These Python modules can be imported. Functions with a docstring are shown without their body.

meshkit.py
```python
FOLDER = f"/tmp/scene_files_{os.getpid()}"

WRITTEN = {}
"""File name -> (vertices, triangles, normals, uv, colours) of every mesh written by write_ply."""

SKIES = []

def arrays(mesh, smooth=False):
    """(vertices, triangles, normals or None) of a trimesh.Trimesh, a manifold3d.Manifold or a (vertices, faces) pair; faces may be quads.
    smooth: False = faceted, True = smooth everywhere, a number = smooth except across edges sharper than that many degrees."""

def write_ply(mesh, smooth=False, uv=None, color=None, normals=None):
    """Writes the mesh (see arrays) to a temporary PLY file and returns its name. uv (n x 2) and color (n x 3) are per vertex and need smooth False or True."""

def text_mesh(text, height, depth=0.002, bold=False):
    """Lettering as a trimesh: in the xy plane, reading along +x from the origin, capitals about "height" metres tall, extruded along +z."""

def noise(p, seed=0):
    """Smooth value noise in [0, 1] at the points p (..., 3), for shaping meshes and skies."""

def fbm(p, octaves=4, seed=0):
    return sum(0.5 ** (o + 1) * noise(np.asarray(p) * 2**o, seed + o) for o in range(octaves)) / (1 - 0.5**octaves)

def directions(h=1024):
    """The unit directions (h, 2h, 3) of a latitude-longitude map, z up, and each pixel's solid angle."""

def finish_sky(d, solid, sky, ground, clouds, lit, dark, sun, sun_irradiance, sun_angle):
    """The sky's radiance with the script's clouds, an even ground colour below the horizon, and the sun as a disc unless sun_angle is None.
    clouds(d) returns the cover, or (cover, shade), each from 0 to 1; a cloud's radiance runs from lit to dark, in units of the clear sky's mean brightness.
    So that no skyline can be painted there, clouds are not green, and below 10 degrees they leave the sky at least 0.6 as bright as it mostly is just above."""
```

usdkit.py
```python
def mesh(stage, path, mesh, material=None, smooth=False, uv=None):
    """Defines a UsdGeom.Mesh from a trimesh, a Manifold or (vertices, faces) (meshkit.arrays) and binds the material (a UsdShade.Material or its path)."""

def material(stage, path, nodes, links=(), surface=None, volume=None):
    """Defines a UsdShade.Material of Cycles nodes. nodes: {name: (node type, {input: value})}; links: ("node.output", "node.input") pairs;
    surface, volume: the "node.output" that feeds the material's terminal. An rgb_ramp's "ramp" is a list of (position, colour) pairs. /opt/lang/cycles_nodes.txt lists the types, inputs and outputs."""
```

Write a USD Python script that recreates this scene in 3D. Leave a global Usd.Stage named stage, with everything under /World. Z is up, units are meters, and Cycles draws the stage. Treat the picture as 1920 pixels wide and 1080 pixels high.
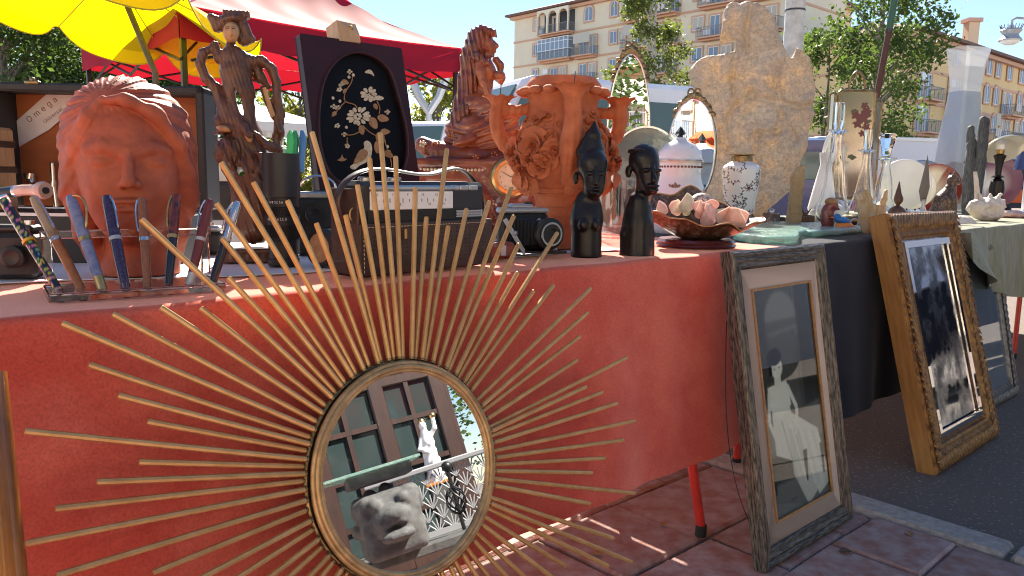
import math, random
import numpy as np, trimesh, usdkit, meshkit
from pxr import Usd, UsdGeom, UsdLux, UsdShade, Sdf, Gf, Vt
from shapely.geometry import Polygon, LineString, Point
from shapely import affinity
from scipy.spatial import ConvexHull

stage = Usd.Stage.CreateInMemory()
UsdGeom.SetStageUpAxis(stage, 'Z')
UsdGeom.Xform.Define(stage, '/World')
UsdGeom.Scope.Define(stage, '/World/Looks')
V = lambda *a: np.array(a, float)
rad = math.radians

# ---------------------------------------------------------------- camera
F, PITCH, ROLL, EYE = 1450.0, rad(8.0), rad(0.85), V(0, 0, 0.915)
_f = V(0, math.cos(PITCH), -math.sin(PITCH)); _u = V(0, math.sin(PITCH), math.cos(PITCH)); _r = V(1, 0, 0)
RIGHT = math.cos(ROLL) * _r + math.sin(ROLL) * _u
UP = -math.sin(ROLL) * _r + math.cos(ROLL) * _u
FWD = _f
cam = UsdGeom.Camera.Define(stage, '/World/view_camera')
cam.CreateHorizontalApertureAttr(36.0); cam.CreateVerticalApertureAttr(20.25)
cam.CreateFocalLengthAttr(36.0 * F / 1920)
cam.CreateClippingRangeAttr(Gf.Vec2f(0.05, 3000))
cam.AddTransformOp().Set(Gf.Matrix4d(*RIGHT, 0, *UP, 0, *(-FWD), 0, *EYE, 1))
cam.CreateExposureAttr(1.8)

# ---------------------------------------------------------------- sky and sun
SUN_AZ, SUN_EL = rad(-5.0), rad(40.0)          # azimuth from +Y towards +X
sky = UsdLux.DomeLight.Define(stage, '/World/sky')
skym = usdkit.material(stage, '/World/Looks/sky', {
    's': ('sky_texture', {'sky_type': 'single_scattering', 'sun_disc': False, 'sun_elevation': SUN_EL, 'sun_rotation': SUN_AZ, 'air_density': 1.0, 'aerosol_density': 0.02, 'ozone_density': 2.0}),
    'b': ('background_shader', {'strength': 0.05})}, [('s.color', 'b.color')], surface='b.background')
UsdShade.MaterialBindingAPI.Apply(sky.GetPrim()).Bind(skym)
sky.GetPrim().SetCustomDataByKey('kind', 'structure')
sun = UsdLux.DistantLight.Define(stage, '/World/sun')
sun.CreateIntensityAttr(1.25); sun.CreateAngleAttr(0.53); sun.CreateNormalizeAttr(True) if hasattr(sun, 'CreateNormalizeAttr') else None
sun.CreateColorAttr(Gf.Vec3f(1.0, 0.91, 0.78))
_sd = V(math.sin(SUN_AZ) * math.cos(SUN_EL), math.cos(SUN_AZ) * math.cos(SUN_EL), math.sin(SUN_EL))
_sx = np.cross(V(0, 0, 1), _sd); _sx /= np.linalg.norm(_sx); _sy = np.cross(_sd, _sx)
sun.AddTransformOp().Set(Gf.Matrix4d(*_sx, 0, *_sy, 0, *_sd, 0, *(_sd * 50), 1))

# ---------------------------------------------------------------- surveying helpers
def ray(px, py):
    return FWD + RIGHT * (px - 960) / F + UP * (540 - py) / F
def P(px, py, z=0.735):                       # where a sight line meets a level plane
    d = ray(px, py); return EYE + d * (z - EYE[2]) / d[2]
def D(px, py, y):                             # a sight line's point at distance y ahead
    d = ray(px, py); return EYE + d * y / d[1]
def U(p):                                     # metres per picture unit there
    return float((np.asarray(p) - EYE) @ FWD / F)
TH = rad(47.6)
TV, NV = V(math.sin(TH), math.cos(TH), 0), V(-math.cos(TH), math.sin(TH), 0)
RZ = 90 - 47.6                                # local x along the stall, local y away from the buyer
def W(t, n, z=0.0): return TV * t + NV * n + V(0, 0, z)
def TN(p): return float(p @ TV), float(p @ NV)
def PN(px, py, n):                            # meets the upright plane at distance n
    d = ray(px, py); return EYE + d * (n - EYE @ NV) / (d @ NV)
TOP = 0.735
EDGE = 1.10

# ---------------------------------------------------------------- objects
_used = {}
def numbered(parent, name):
    k = (parent, name); i = _used.get(k, -1) + 1; _used[k] = i
    return name if i == 0 else f'{name}_{i:03d}'
def tag(o, label=None, cat=None, group=None, kind=None):
    for k, v in (('label', label), ('category', cat), ('group', group), ('kind', kind)):
        if v: o.SetCustomDataByKey(k, v)
    return o
def thing(name, label, cat, loc=(0, 0, 0), rz=0.0, rx=0.0, group=None, sc=1.0):
    path = '/World/' + numbered('/World', name)
    x = UsdGeom.Xform.Define(stage, path)
    x.AddTranslateOp().Set(Gf.Vec3d(*map(float, loc)))
    if rz: x.AddRotateZOp().Set(float(rz))
    if rx: x.AddRotateXOp().Set(float(rx))
    if sc != 1.0: x.AddScaleOp().Set(Gf.Vec3f(sc, sc, sc))
    return tag(x.GetPrim(), label, cat, group)
def part(name, mesh, m, parent=None, smooth=35, col=None, label=None):
    base = '/World' if parent is None else str(parent.GetPath())
    path = base + '/' + numbered(base, name)
    if col is not None: smooth = True if smooth else False
    g = usdkit.mesh(stage, path, mesh, M[m] if isinstance(m, str) else m, smooth=smooth)
    if col is not None:
        pv = UsdGeom.PrimvarsAPI(g).CreatePrimvar('col', Sdf.ValueTypeNames.Color3fArray, 'vertex')
        pv.Set(Vt.Vec3fArray.FromNumpy(np.asarray(col, np.float32)))
    g.CreateDoubleSidedAttr(True)
    p = g.GetPrim()
    if label: p.SetCustomDataByKey('label', label)
    return p
def single(name, mesh, m, label, cat, smooth=35, group=None, col=None, loc=None):
    p = part(name, mesh, m, None, smooth, col)
    if loc is not None: UsdGeom.Xformable(p).AddTranslateOp().Set(Gf.Vec3d(*map(float, loc)))
    return tag(p, label, cat, group)
def struct(name, mesh, m, smooth=False): return tag(part(name, mesh, m, None, smooth), kind='structure')
def clone(root, loc, rz=0.0, label=None, group=None, name=None):
    was = root.GetCustomData()
    r = thing(name or root.GetName(), label or was['label'], was['category'], loc, rz, group=group or was.get('group'))
    r.GetReferences().AddInternalReference(root.GetPath()); r.SetInstanceable(True)
    return r

# ---------------------------------------------------------------- shapes
def cat(*ms):
    ms = [m for m in (ms[0] if len(ms) == 1 and isinstance(ms[0], list) else ms)]
    vs, fs, n = [], [], 0
    for m in ms:
        v, f, _ = meshkit.arrays(m); vs.append(v); fs.append(f + n); n += len(v)
    return (np.vstack(vs), np.vstack(fs))
def mv(m, loc=(0, 0, 0), rz=0, rx=0, ry=0, s=1.0):
    v, f, _ = meshkit.arrays(m); v = v * s
    for ang, ax in ((rx, 0), (ry, 1), (rz, 2)):
        if ang:
            c, sn = math.cos(rad(ang)), math.sin(rad(ang)); i, j = [(1, 2), (2, 0), (0, 1)][ax]
            a, b = v[:, i].copy(), v[:, j].copy(); v[:, i], v[:, j] = a * c - b * sn, a * sn + b * c
    return (v + np.asarray(loc, float), f)
def hull(pts):
    t = trimesh.convex.convex_hull(np.asarray(pts, float)); return (np.array(t.vertices), np.array(t.faces))
def box(sx, sy, sz, c=(0, 0, 0), b=0.0):      # centre c, bevel b
    b = min(b, sx * .45, sy * .45, sz * .45); h = V(sx, sy, sz) / 2; pts = []
    for s in np.ndindex(2, 2, 2):
        s = np.array(s) * 2 - 1
        if b <= 0: pts.append(s * h)
        else:
            for k in range(3):
                q = h - b; q = q.copy(); q[k] = h[k]; pts.append(s * q)
    return mv(hull(pts), c)
def lathe(prof, n=32, cap=False):
    prof = np.asarray(prof, float); k = len(prof); a = np.linspace(0, 2 * np.pi, n, endpoint=False)
    v = np.stack([np.outer(np.cos(a), prof[:, 0]), np.outer(np.sin(a), prof[:, 0]), np.tile(prof[:, 1], (n, 1))], -1).reshape(-1, 3)
    f = []
    for i in range(n):
        j = (i + 1) % n
        for q in range(k - 1): f += [[i * k + q, j * k + q, j * k + q + 1], [i * k + q, j * k + q + 1, i * k + q + 1]]
    t = trimesh.Trimesh(v, f, process=False); t.merge_vertices(); t.update_faces(t.nondegenerate_faces()); t.fix_normals()
    return (np.array(t.vertices), np.array(t.faces))
def tube(pts, r, n=8, closed=False, flat=1.0):
    pts = np.asarray(pts, float); k = len(pts); r = np.broadcast_to(np.asarray(r, float), (k,))
    tg = np.roll(pts, -1, 0) - np.roll(pts, 1, 0) if closed else np.gradient(pts, axis=0)
    tg /= np.maximum(np.linalg.norm(tg, axis=1, keepdims=True), 1e-9)
    ref = V(0, 0, 1) if abs(tg[0][2]) < .9 else V(1, 0, 0)
    a = np.cross(tg[0], ref); a /= np.linalg.norm(a); A = [a]
    for i in range(1, k):
        a = A[-1] - tg[i] * (A[-1] @ tg[i]); a /= np.linalg.norm(a); A.append(a)
    A = np.array(A); B = np.cross(tg, A); an = np.linspace(0, 2 * np.pi, n, endpoint=False)
    v = (pts[:, None] + r[:, None, None] * (A[:, None] * np.cos(an)[None, :, None] + flat * B[:, None] * np.sin(an)[None, :, None])).reshape(-1, 3)
    f = []
    for i in range(k if closed else k - 1):
        i2 = (i + 1) % k
        for j in range(n):
            j2 = (j + 1) % n; f += [[i * n + j, i * n + j2, i2 * n + j2], [i * n + j, i2 * n + j2, i2 * n + j]]
    if not closed:
        v = np.vstack([v, pts[0], pts[-1]]); c0, c1 = k * n, k * n + 1
        for j in range(n):
            j2 = (j + 1) % n; f += [[c0, j2, j], [c1, (k - 1) * n + j, (k - 1) * n + j2]]
    return (v, np.array(f))
def bar(a, b, r, n=8): return tube([a, b], r, n)
def spline(pts, n=24, closed=False):
    from scipy.interpolate import CubicSpline
    pts = np.asarray(pts, float)
    if closed: pts = np.vstack([pts, pts[:1]])
    s = np.concatenate([[0], np.cumsum(np.maximum(np.linalg.norm(np.diff(pts, axis=0), axis=1), 1e-6))])
    x = np.linspace(0, s[-1], n + 1 if closed else n)
    r = CubicSpline(s, pts, bc_type='periodic' if closed else 'not-a-knot' if len(pts) > 3 else 'natural')(x)
    return r[:-1] if closed else r
def prism(poly, h, z0=0.0):                   # outline in xy pulled up along z
    if not isinstance(poly, Polygon): poly = Polygon(poly)
    if not poly.is_valid: poly = poly.buffer(0)
    gs = getattr(poly, 'geoms', [poly])
    return cat([mv(trimesh.creation.extrude_polygon(g, h, engine='earcut'), (0, 0, z0)) for g in gs if g.area > 1e-12])
def upright(m):                               # xy outline -> xz outline, thickness along +y
    v, f, _ = meshkit.arrays(m); return (np.stack([v[:, 0], -v[:, 2], v[:, 1]], 1), f)
def grid(fn, nu, nv):
    u, v = np.meshgrid(np.linspace(0, 1, nu), np.linspace(0, 1, nv), indexing='ij')
    p = np.stack(fn(u.ravel(), v.ravel()), -1); i = np.arange(nu * nv).reshape(nu, nv)
    q = np.stack([i[:-1, :-1], i[1:, :-1], i[1:, 1:], i[:-1, 1:]], -1).reshape(-1, 4)
    return (p, np.vstack([q[:, [0, 1, 2]], q[:, [0, 2, 3]]]))
def ball(r, c=(0, 0, 0), s=2, sq=(1, 1, 1)):
    t = trimesh.creation.icosphere(s, r); return mv((np.array(t.vertices) * np.array(sq), np.array(t.faces)), c)
def ell2(rx, rz, n=48, a0=0.0, a1=2 * np.pi):
    a = np.linspace(a0, a1, n, endpoint=abs(a1 - a0) < 6.28); return np.stack([rx * np.cos(a), np.zeros(n), rz * np.sin(a)], -1)

# distance-field modelling
def cap(p, a, b, ra, rb):
    a, b = np.asarray(a, float), np.asarray(b, float); ab = b - a
    h = np.clip((p - a) @ ab / max(ab @ ab, 1e-12), 0, 1)
    return np.linalg.norm(p - a - h[:, None] * ab, axis=1) - (ra + (rb - ra) * h)
def ell(p, c, r, rz=0, ry=0):
    q = p - np.asarray(c, float); r = np.asarray(r, float)
    if rz: cs, sn = math.cos(rad(rz)), math.sin(rad(rz)); q = np.stack([q[:, 0] * cs + q[:, 1] * sn, -q[:, 0] * sn + q[:, 1] * cs, q[:, 2]], 1)
    if ry: cs, sn = math.cos(rad(ry)), math.sin(rad(ry)); q = np.stack([q[:, 0] * cs - q[:, 2] * sn, q[:, 1], q[:, 0] * sn + q[:, 2] * cs], 1)
    k0 = np.linalg.norm(q / r, axis=1); k1 = np.linalg.norm(q / r ** 2, axis=1)
    return k0 * (k0 - 1) / np.maximum(k1, 1e-9)
def rbox(p, c, h, r):
    q = np.abs(p - np.asarray(c, float)) - (np.asarray(h, float) - r)
    return np.linalg.norm(np.maximum(q, 0), axis=1) + np.minimum(q.max(1), 0) - r
def smin(a, b, k):
    h = np.clip(.5 + .5 * (b - a) / k, 0, 1); return b + (a - b) * h - k * h * (1 - h)
def smax(a, b, k): return -smin(-a, -b, k)
def chain(p, pts, rs, k=None):
    d = None
    for i in range(len(pts) - 1):
        e = cap(p, pts[i], pts[i + 1], rs[i], rs[i + 1]); d = e if d is None else (np.minimum(d, e) if not k else smin(d, e, k))
    return d
def poly2(p2, poly):                          # signed distance to an outline
    v = np.asarray(poly, float); n = len(v); d = np.full(len(p2), 1e18); s = np.ones(len(p2))
    for i in range(n):
        a, b = v[i], v[i - 1]; e = b - a; w = p2 - a
        t = np.clip((w @ e) / max(e @ e, 1e-12), 0, 1); q = w - t[:, None] * e; d = np.minimum(d, (q * q).sum(1))
        c1 = p2[:, 1] >= a[1]; c2 = p2[:, 1] < b[1]; c3 = e[0] * w[:, 1] > e[1] * w[:, 0]
        s = np.where((c1 & c2 & c3) | (~c1 & ~c2 & ~c3), -s, s)
    return s * np.sqrt(d)
def nets(fn, lo, hi, step):                   # surface of fn = 0, cells of size step
    lo, hi = np.asarray(lo, float), np.asarray(hi, float); B = 4
    nb = np.maximum(np.ceil((hi - lo) / (step * B)).astype(int), 1); n = nb * B + 1
    ci = np.stack(np.meshgrid(*[np.arange(k) for k in nb], indexing='ij'), -1).reshape(-1, 3)
    dc = fn(lo + (ci + .5) * B * step)
    act = np.abs(dc) < B * step * .87 * 2.2
    val = np.full(n, 1.0, np.float32)
    for c in ci[(~act) & (dc < 0)]:
        val[c[0] * B:c[0] * B + B + 1, c[1] * B:c[1] * B + B + 1, c[2] * B:c[2] * B + B + 1] = -1.0
    offs = np.stack(np.meshgrid(*[np.arange(B + 1)] * 3, indexing='ij'), -1).reshape(-1, 3)
    idx = np.unique((ci[act][:, None] * B + offs[None]).reshape(-1, 3) @ V(n[1] * n[2], n[2], 1).astype(int))
    ijk = np.stack(np.unravel_index(idx, n), -1)
    out = np.concatenate([fn(lo + q * step) for q in np.array_split(ijk, max(1, len(ijk) // 200000))])
    val.reshape(-1)[idx] = out
    ins = val < 0; m = n - 1
    corner = [(a, b, c) for a in (0, 1) for b in (0, 1) for c in (0, 1)]
    sl = lambda arr, o: arr[o[0]:o[0] + m[0], o[1]:o[1] + m[1], o[2]:o[2] + m[2]]
    cnt = sum(sl(ins, o).astype(np.int8) for o in corner)
    cell = np.argwhere((cnt > 0) & (cnt < 8)); cid = np.full(m, -1, int); cid[tuple(cell.T)] = np.arange(len(cell))
    acc, num = np.zeros((len(cell), 3)), np.zeros(len(cell))
    g = lambda o: val[cell[:, 0] + o[0], cell[:, 1] + o[1], cell[:, 2] + o[2]].astype(float)
    for a in corner:
        for ax in range(3):
            if a[ax] == 0:
                b = list(a); b[ax] = 1; va, vb = g(a), g(b); x = (va < 0) != (vb < 0)
                t = np.where(x, va / np.where(va == vb, 1, va - vb), 0)
                q = np.array(a, float)[None] + t[:, None] * (np.array(b) - np.array(a))[None]
                acc[x] += q[x]; num[x] += 1
    v = lo + (cell + acc / np.maximum(num, 1)[:, None]) * step; faces = []
    for ax in range(3):
        o = [0, 0, 0]; o[ax] = 1; s = [slice(0, n[k] - o[k]) for k in range(3)]; s2 = [slice(o[k], n[k]) for k in range(3)]
        A, Bv = ins[tuple(s)], ins[tuple(s2)]; e = np.argwhere(A != Bv); flip = A[tuple(e.T)]
        u, w = (ax + 1) % 3, (ax + 2) % 3
        ok = (e[:, u] > 0) & (e[:, w] > 0) & (e[:, u] < m[u]) & (e[:, w] < m[w]) & (e[:, ax] < m[ax]); e, flip = e[ok], flip[ok]
        def q(du, dw):
            t = e.copy(); t[:, u] -= du; t[:, w] -= dw; return cid[tuple(t.T)]
        quad = np.stack([q(1, 1), q(0, 1), q(0, 0), q(1, 0)], 1); quad[~flip] = quad[~flip][:, ::-1]; faces.append(quad)
    f = np.vstack(faces); f = f[(f >= 0).all(1)]
    return (v, np.vstack([f[:, [0, 1, 2]], f[:, [0, 2, 3]]]))
def noise(p, s, seed=0): return meshkit.noise(np.asarray(p) * s, seed) - .5
def fbm(p, s, o=3, seed=0): return meshkit.fbm(np.asarray(p) * s, o, seed) - .5

# ---------------------------------------------------------------- materials
M = {}
def mk(name, col, rough=.5, metal=0., col2=None, scale=20., detail=4., contrast=(.35, .65), bump=0., bscale=120., bdist=.002, stretch=None,
       sheen=0., sheenr=.5, coat=0., trans=0., ior=1.5, spec=.5, sss=0., ssr=(.02, .01, .006), vcol=False, rand=0., rough2=None, transl=0., tcol=None, wave=None, tint=None, thin=False):
    nd = {'p': ('principled_bsdf', dict(base_color=col, roughness=rough, metallic=metal, ior=ior, specular_ior_level=spec, sheen_weight=sheen, sheen_roughness=sheenr, coat_weight=coat,
                                       transmission_weight=trans, subsurface_weight=sss, subsurface_radius=ssr, subsurface_scale=1.0))}
    ln = []; surf = 'p.BSDF'; nd['tc'] = ('texture_coordinate', {}); src = 'tc.object'
    if tint: nd['p'][1]['sheen_tint'] = tint
    if thin: nd['p'][1]['thin_wall'] = True
    if stretch is not None:
        nd['map'] = ('mapping', {'mapping_type': 'point', 'scale': stretch}); ln.append(('tc.object', 'map.vector')); src = 'map.vector'
    c = None
    if vcol: nd['at'] = ('attribute', {'attribute': 'col'}); c = 'at.color'
    if col2 is not None:
        if wave: nd['n'] = ('wave_texture', dict(scale=scale, distortion=wave, detail=detail, detail_scale=1.5)); 
        else: nd['n'] = ('noise_texture', dict(scale=scale, detail=detail, roughness=.6))
        ln.append((src, 'n.vector'))
        nd['r'] = ('rgb_ramp', {'ramp': [(contrast[0], (0, 0, 0)), (contrast[1], (1, 1, 1))]}); ln.append(('n.fac', 'r.fac'))
        nd['sep'] = ('rgb_to_bw', {}); ln.append(('r.color', 'sep.color'))
        nd['mx'] = ('mix', {'mix_type': 'multiply' if vcol else 'mix', 'color1': col, 'color2': col2}); ln.append(('sep.val', 'mx.fac'))
        if c: ln.append((c, 'mx.color1'))
        c = 'mx.color'
        if rough2 is not None:
            nd['mr'] = ('map_range', dict(from_min=0, from_max=1, to_min=rough, to_max=rough2)); ln += [('sep.val', 'mr.value'), ('mr.result', 'p.roughness')]
    if rand:
        nd['oi'] = ('object_info', {}); nd['mo'] = ('map_range', dict(from_min=0, from_max=1, to_min=1 - rand, to_max=1 + rand)); ln.append(('oi.random', 'mo.value'))
        nd['hv'] = ('hsv', {'color': col}); ln.append(('mo.result', 'hv.value'))
        if c: ln.append((c, 'hv.color'))
        c = 'hv.color'
    if c: ln.append((c, 'p.base_color'))
    if bump:
        nd['bn'] = ('noise_texture', dict(scale=bscale, detail=5, roughness=.6)); ln.append((src, 'bn.vector'))
        nd['b'] = ('bump', dict(strength=bump, distance=bdist)); ln += [('bn.fac', 'b.height'), ('b.normal', 'p.normal')]
    if transl:
        nd['t'] = ('translucent_bsdf', {'color': tcol or col}); nd['mc'] = ('mix_closure', {'fac': transl})
        if c and not tcol: ln.append((c, 't.color'))
        ln += [('p.BSDF', 'mc.closure1'), ('t.BSDF', 'mc.closure2')]; surf = 'mc.closure'
    M[name] = usdkit.material(stage, '/World/Looks/' + name, nd, ln, surface=surf)
    return M[name]
def pane_mat(name, tint=(.9, .95, .95), base=.05, rough=.0):
    M[name] = usdkit.material(stage, '/World/Looks/' + name, {
        't': ('transparent_bsdf', {'color': tint}), 'g': ('glossy_bsdf', {'color': (1, 1, 1), 'roughness': rough}), 'm': ('mix_closure', {}),
        'f': ('layer_weight', {'blend': .5}), 'w': ('math', {'math_type': 'power', 'value2': 4.0}), 'a': ('math', {'math_type': 'multiply_add', 'value2': .85, 'value3': base})},
        [('f.facing', 'w.value1'), ('w.value', 'a.value1'), ('a.value', 'm.fac'), ('t.BSDF', 'm.closure1'), ('g.BSDF', 'm.closure2')], surface='m.closure')
mk('paver', (.34, .165, .13), .85, spec=.2, col2=(.44, .33, .31), scale=18, bump=.6, bscale=60, bdist=.006, rand=.12)
mk('joint', (.10, .065, .055), .95, col2=(.16, .11, .09), scale=40)
mk('kerb', (.48, .43, .38), .9, spec=.2, col2=(.34, .30, .27), scale=60, bump=.5, bscale=150, bdist=.003, rand=.1)
mk('asphalt', (.19, .16, .14), .9, spec=.15, col2=(.46, .43, .40), scale=95, detail=2, contrast=(.62, .70), bump=.9, bscale=220, bdist=.006)
mk('far_pave', (.44, .33, .28), .9, col2=(.34, .24, .20), scale=3, spec=.2)
def velvet(name, c1, c2, sh, w=1.0):
    M[name] = usdkit.material(stage, '/World/Looks/' + name, {
        'tc': ('texture_coordinate', {}), 'n': ('noise_texture', dict(scale=5, detail=6, roughness=.65)), 'n2': ('noise_texture', dict(scale=900, detail=2)), 'n3': ('noise_texture', dict(scale=260, detail=3)),
        'r': ('rgb_ramp', {'ramp': [(.36, c1), (.62, c2)]}), 'r3': ('rgb_ramp', {'ramp': [(.3, (.78, .78, .78)), (.6, (1, 1, 1))]}), 'mu': ('mix', {'mix_type': 'multiply', 'fac': 1.0}),
        'p': ('principled_bsdf', dict(roughness=.95, specular_ior_level=.1)), 's': ('sheen_bsdf', dict(color=sh, roughness=.42, distribution='microfiber')), 'a': ('add_closure', {}), 'b': ('bump', dict(strength=.35, distance=.0006))},
        [('tc.object', 'n.vector'), ('tc.object', 'n2.vector'), ('tc.object', 'n3.vector'), ('n.fac', 'r.fac'), ('n3.fac', 'r3.fac'), ('r.color', 'mu.color1'), ('r3.color', 'mu.color2'), ('mu.color', 'p.base_color'), ('n2.fac', 'b.height'), ('b.normal', 'p.normal'), ('p.BSDF', 'a.closure1'), ('s.BSDF', 'a.closure2')], surface='a.closure')
velvet('red_cloth', (.54, .075, .050), (.66, .14, .095), (.95, .62, .54))
mk('black_cloth', (.012, .013, .022), .9, col2=(.02, .021, .03), scale=6, bump=.2, bscale=700, bdist=.0006, sheen=.12, spec=.1)
mk('sage_cloth', (.17, .18, .12), .95, col2=(.26, .26, .19), scale=9, stretch=(8, 8, 1.2), sheen=.25, bump=.3, bscale=300, bdist=.001, spec=.1)
mk('white_paper', (.80, .80, .82), .85, col2=(.72, .72, .76), scale=8, bump=.15, bscale=60, bdist=.002)
mk('gold_rod', (.66, .39, .16), .36, .5, col2=(.54, .30, .11), scale=30, rand=.05, bump=.08, bscale=300, bdist=.0005)
mk('gold_rim', (.62, .39, .18), .35, .6, col2=(.36, .22, .1), scale=40)
mk('mirror', (.86, .88, .89), .008, 1.0)
mk('old_mirror', (.55, .60, .66), .03, 1.0, col2=(.10, .11, .13), scale=7, detail=6, contrast=(.42, .62), rough2=.32)
mk('black_metal', (.015, .015, .016), .42, .2)
mk('dark_metal', (.05, .05, .055), .45, .5, col2=(.09, .08, .075), scale=30)
mk('chrome', (.72, .72, .74), .16, 1.0, bump=.03, bscale=60)
mk('brass', (.66, .47, .2), .28, 1.0, col2=(.42, .27, .1), scale=40, rough2=.45)
mk('old_brass', (.34, .25, .13), .35, .9, col2=(.18, .12, .06), scale=50)
mk('leg_red', (.55, .03, .02), .35, coat=.3, col2=(.46, .025, .02), scale=20)
mk('black_plastic', (.02, .02, .021), .45, bump=.1, bscale=500, bdist=.0005)
mk('rubber', (.012, .012, .012), .85)
mk('terracotta', (.54, .165, .07), .8, col2=(.42, .11, .045), scale=25, bump=.25, bscale=220, bdist=.0012, spec=.25)
mk('bust_clay', (.44, .105, .042), .6, col2=(.27, .062, .034), scale=16, bump=.5, bscale=130, bdist=.002, spec=.4)
mk('dark_wood', (.14, .055, .025), .42, col2=(.07, .026, .013), scale=30, stretch=(4, 4, .8), bump=.35, bscale=160, bdist=.0012, coat=.15)
mk('pale_wood', (.52, .30, .14), .5, col2=(.40, .21, .09), scale=30, stretch=(5, 5, .7), bump=.15)
mk('resin', (.25, .055, .020), .28, col2=(.075, .015, .009), scale=9, contrast=(.38, .62), coat=.4, bump=.25, bscale=90, bdist=.001)
mk('resin_light', (.33, .085, .022), .28, col2=(.13, .028, .011), scale=16, coat=.5)
mk('ebony', (.012, .008, .007), .34, bump=.14, bscale=110, bdist=.001, spec=.4)
mk('lacquer', (.045, .012, .014), .4, col2=(.03, .009, .012), scale=8, spec=.25)
mk('lacquer_black', (.006, .006, .008), .5, spec=.12)
mk('pearl', (.66, .55, .38), .35, col2=(.52, .40, .24), scale=160, sheen=.1)
mk('inlay_brown', (.42, .22, .08), .45, col2=(.30, .14, .05), scale=90)
mk('beech', (.52, .33, .18), .6, col2=(.44, .26, .13), scale=14, stretch=(6, 6, 1))
mk('brown_leather', (.055, .024, .014), .42, col2=(.03, .014, .009), scale=60, bump=.4, bscale=420, bdist=.0008, coat=.1)
mk('tan_leather', (.30, .07, .035), .55, col2=(.22, .05, .025), scale=50, bump=.3, bscale=400, bdist=.0008)
mk('black_leather', (.02, .018, .017), .6, bump=.5, bscale=500, bdist=.0008)
mk('case_lining', (.36, .10, .018), .7, col2=(.27, .07, .014), scale=5, stretch=(1, 1, 6), sheen=.2)
mk('ribbon', (.62, .55, .52), .6, col2=(.54, .46, .44), scale=30)
mk('ink', (.16, .07, .05), .7)
mk('stitch', (.62, .50, .34), .7)
mk('cork', (.56, .33, .16), .75, col2=(.40, .20, .09), scale=60, bump=.3, bscale=200)
mk('silver_paint', (.42, .43, .45), .36, .5, bump=.05)
mk('steel', (.45, .46, .48), .28, .9)
mk('radio_dial', (.78, .78, .76), .35, coat=.3)
mk('clear', (.97, .98, .98), .02, trans=1.0, ior=1.45)
mk('clear_glass', (.985, .99, .99), .0, trans=1.0, ior=1.5)
pane_mat('pane', base=.018); pane_mat('acrylic', (.93, .935, .94), .06)
pane_mat('dark_pane', (.25, .30, .32), .08)
pane_mat('thin_glass', (.93, .95, .95), .05)
mk('sea_glass', (.72, .93, .84), .06, trans=.75, ior=1.5, col2=(.55, .85, .75), scale=20, bump=.8, bscale=60, bdist=.006)
mk('porcelain', (.78, .77, .76), .2, coat=.5)
mk('painted', (.8, .8, .8), .25, vcol=True, coat=.4)
mk('print', (.8, .8, .8), .9, vcol=True, spec=.05)
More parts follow.
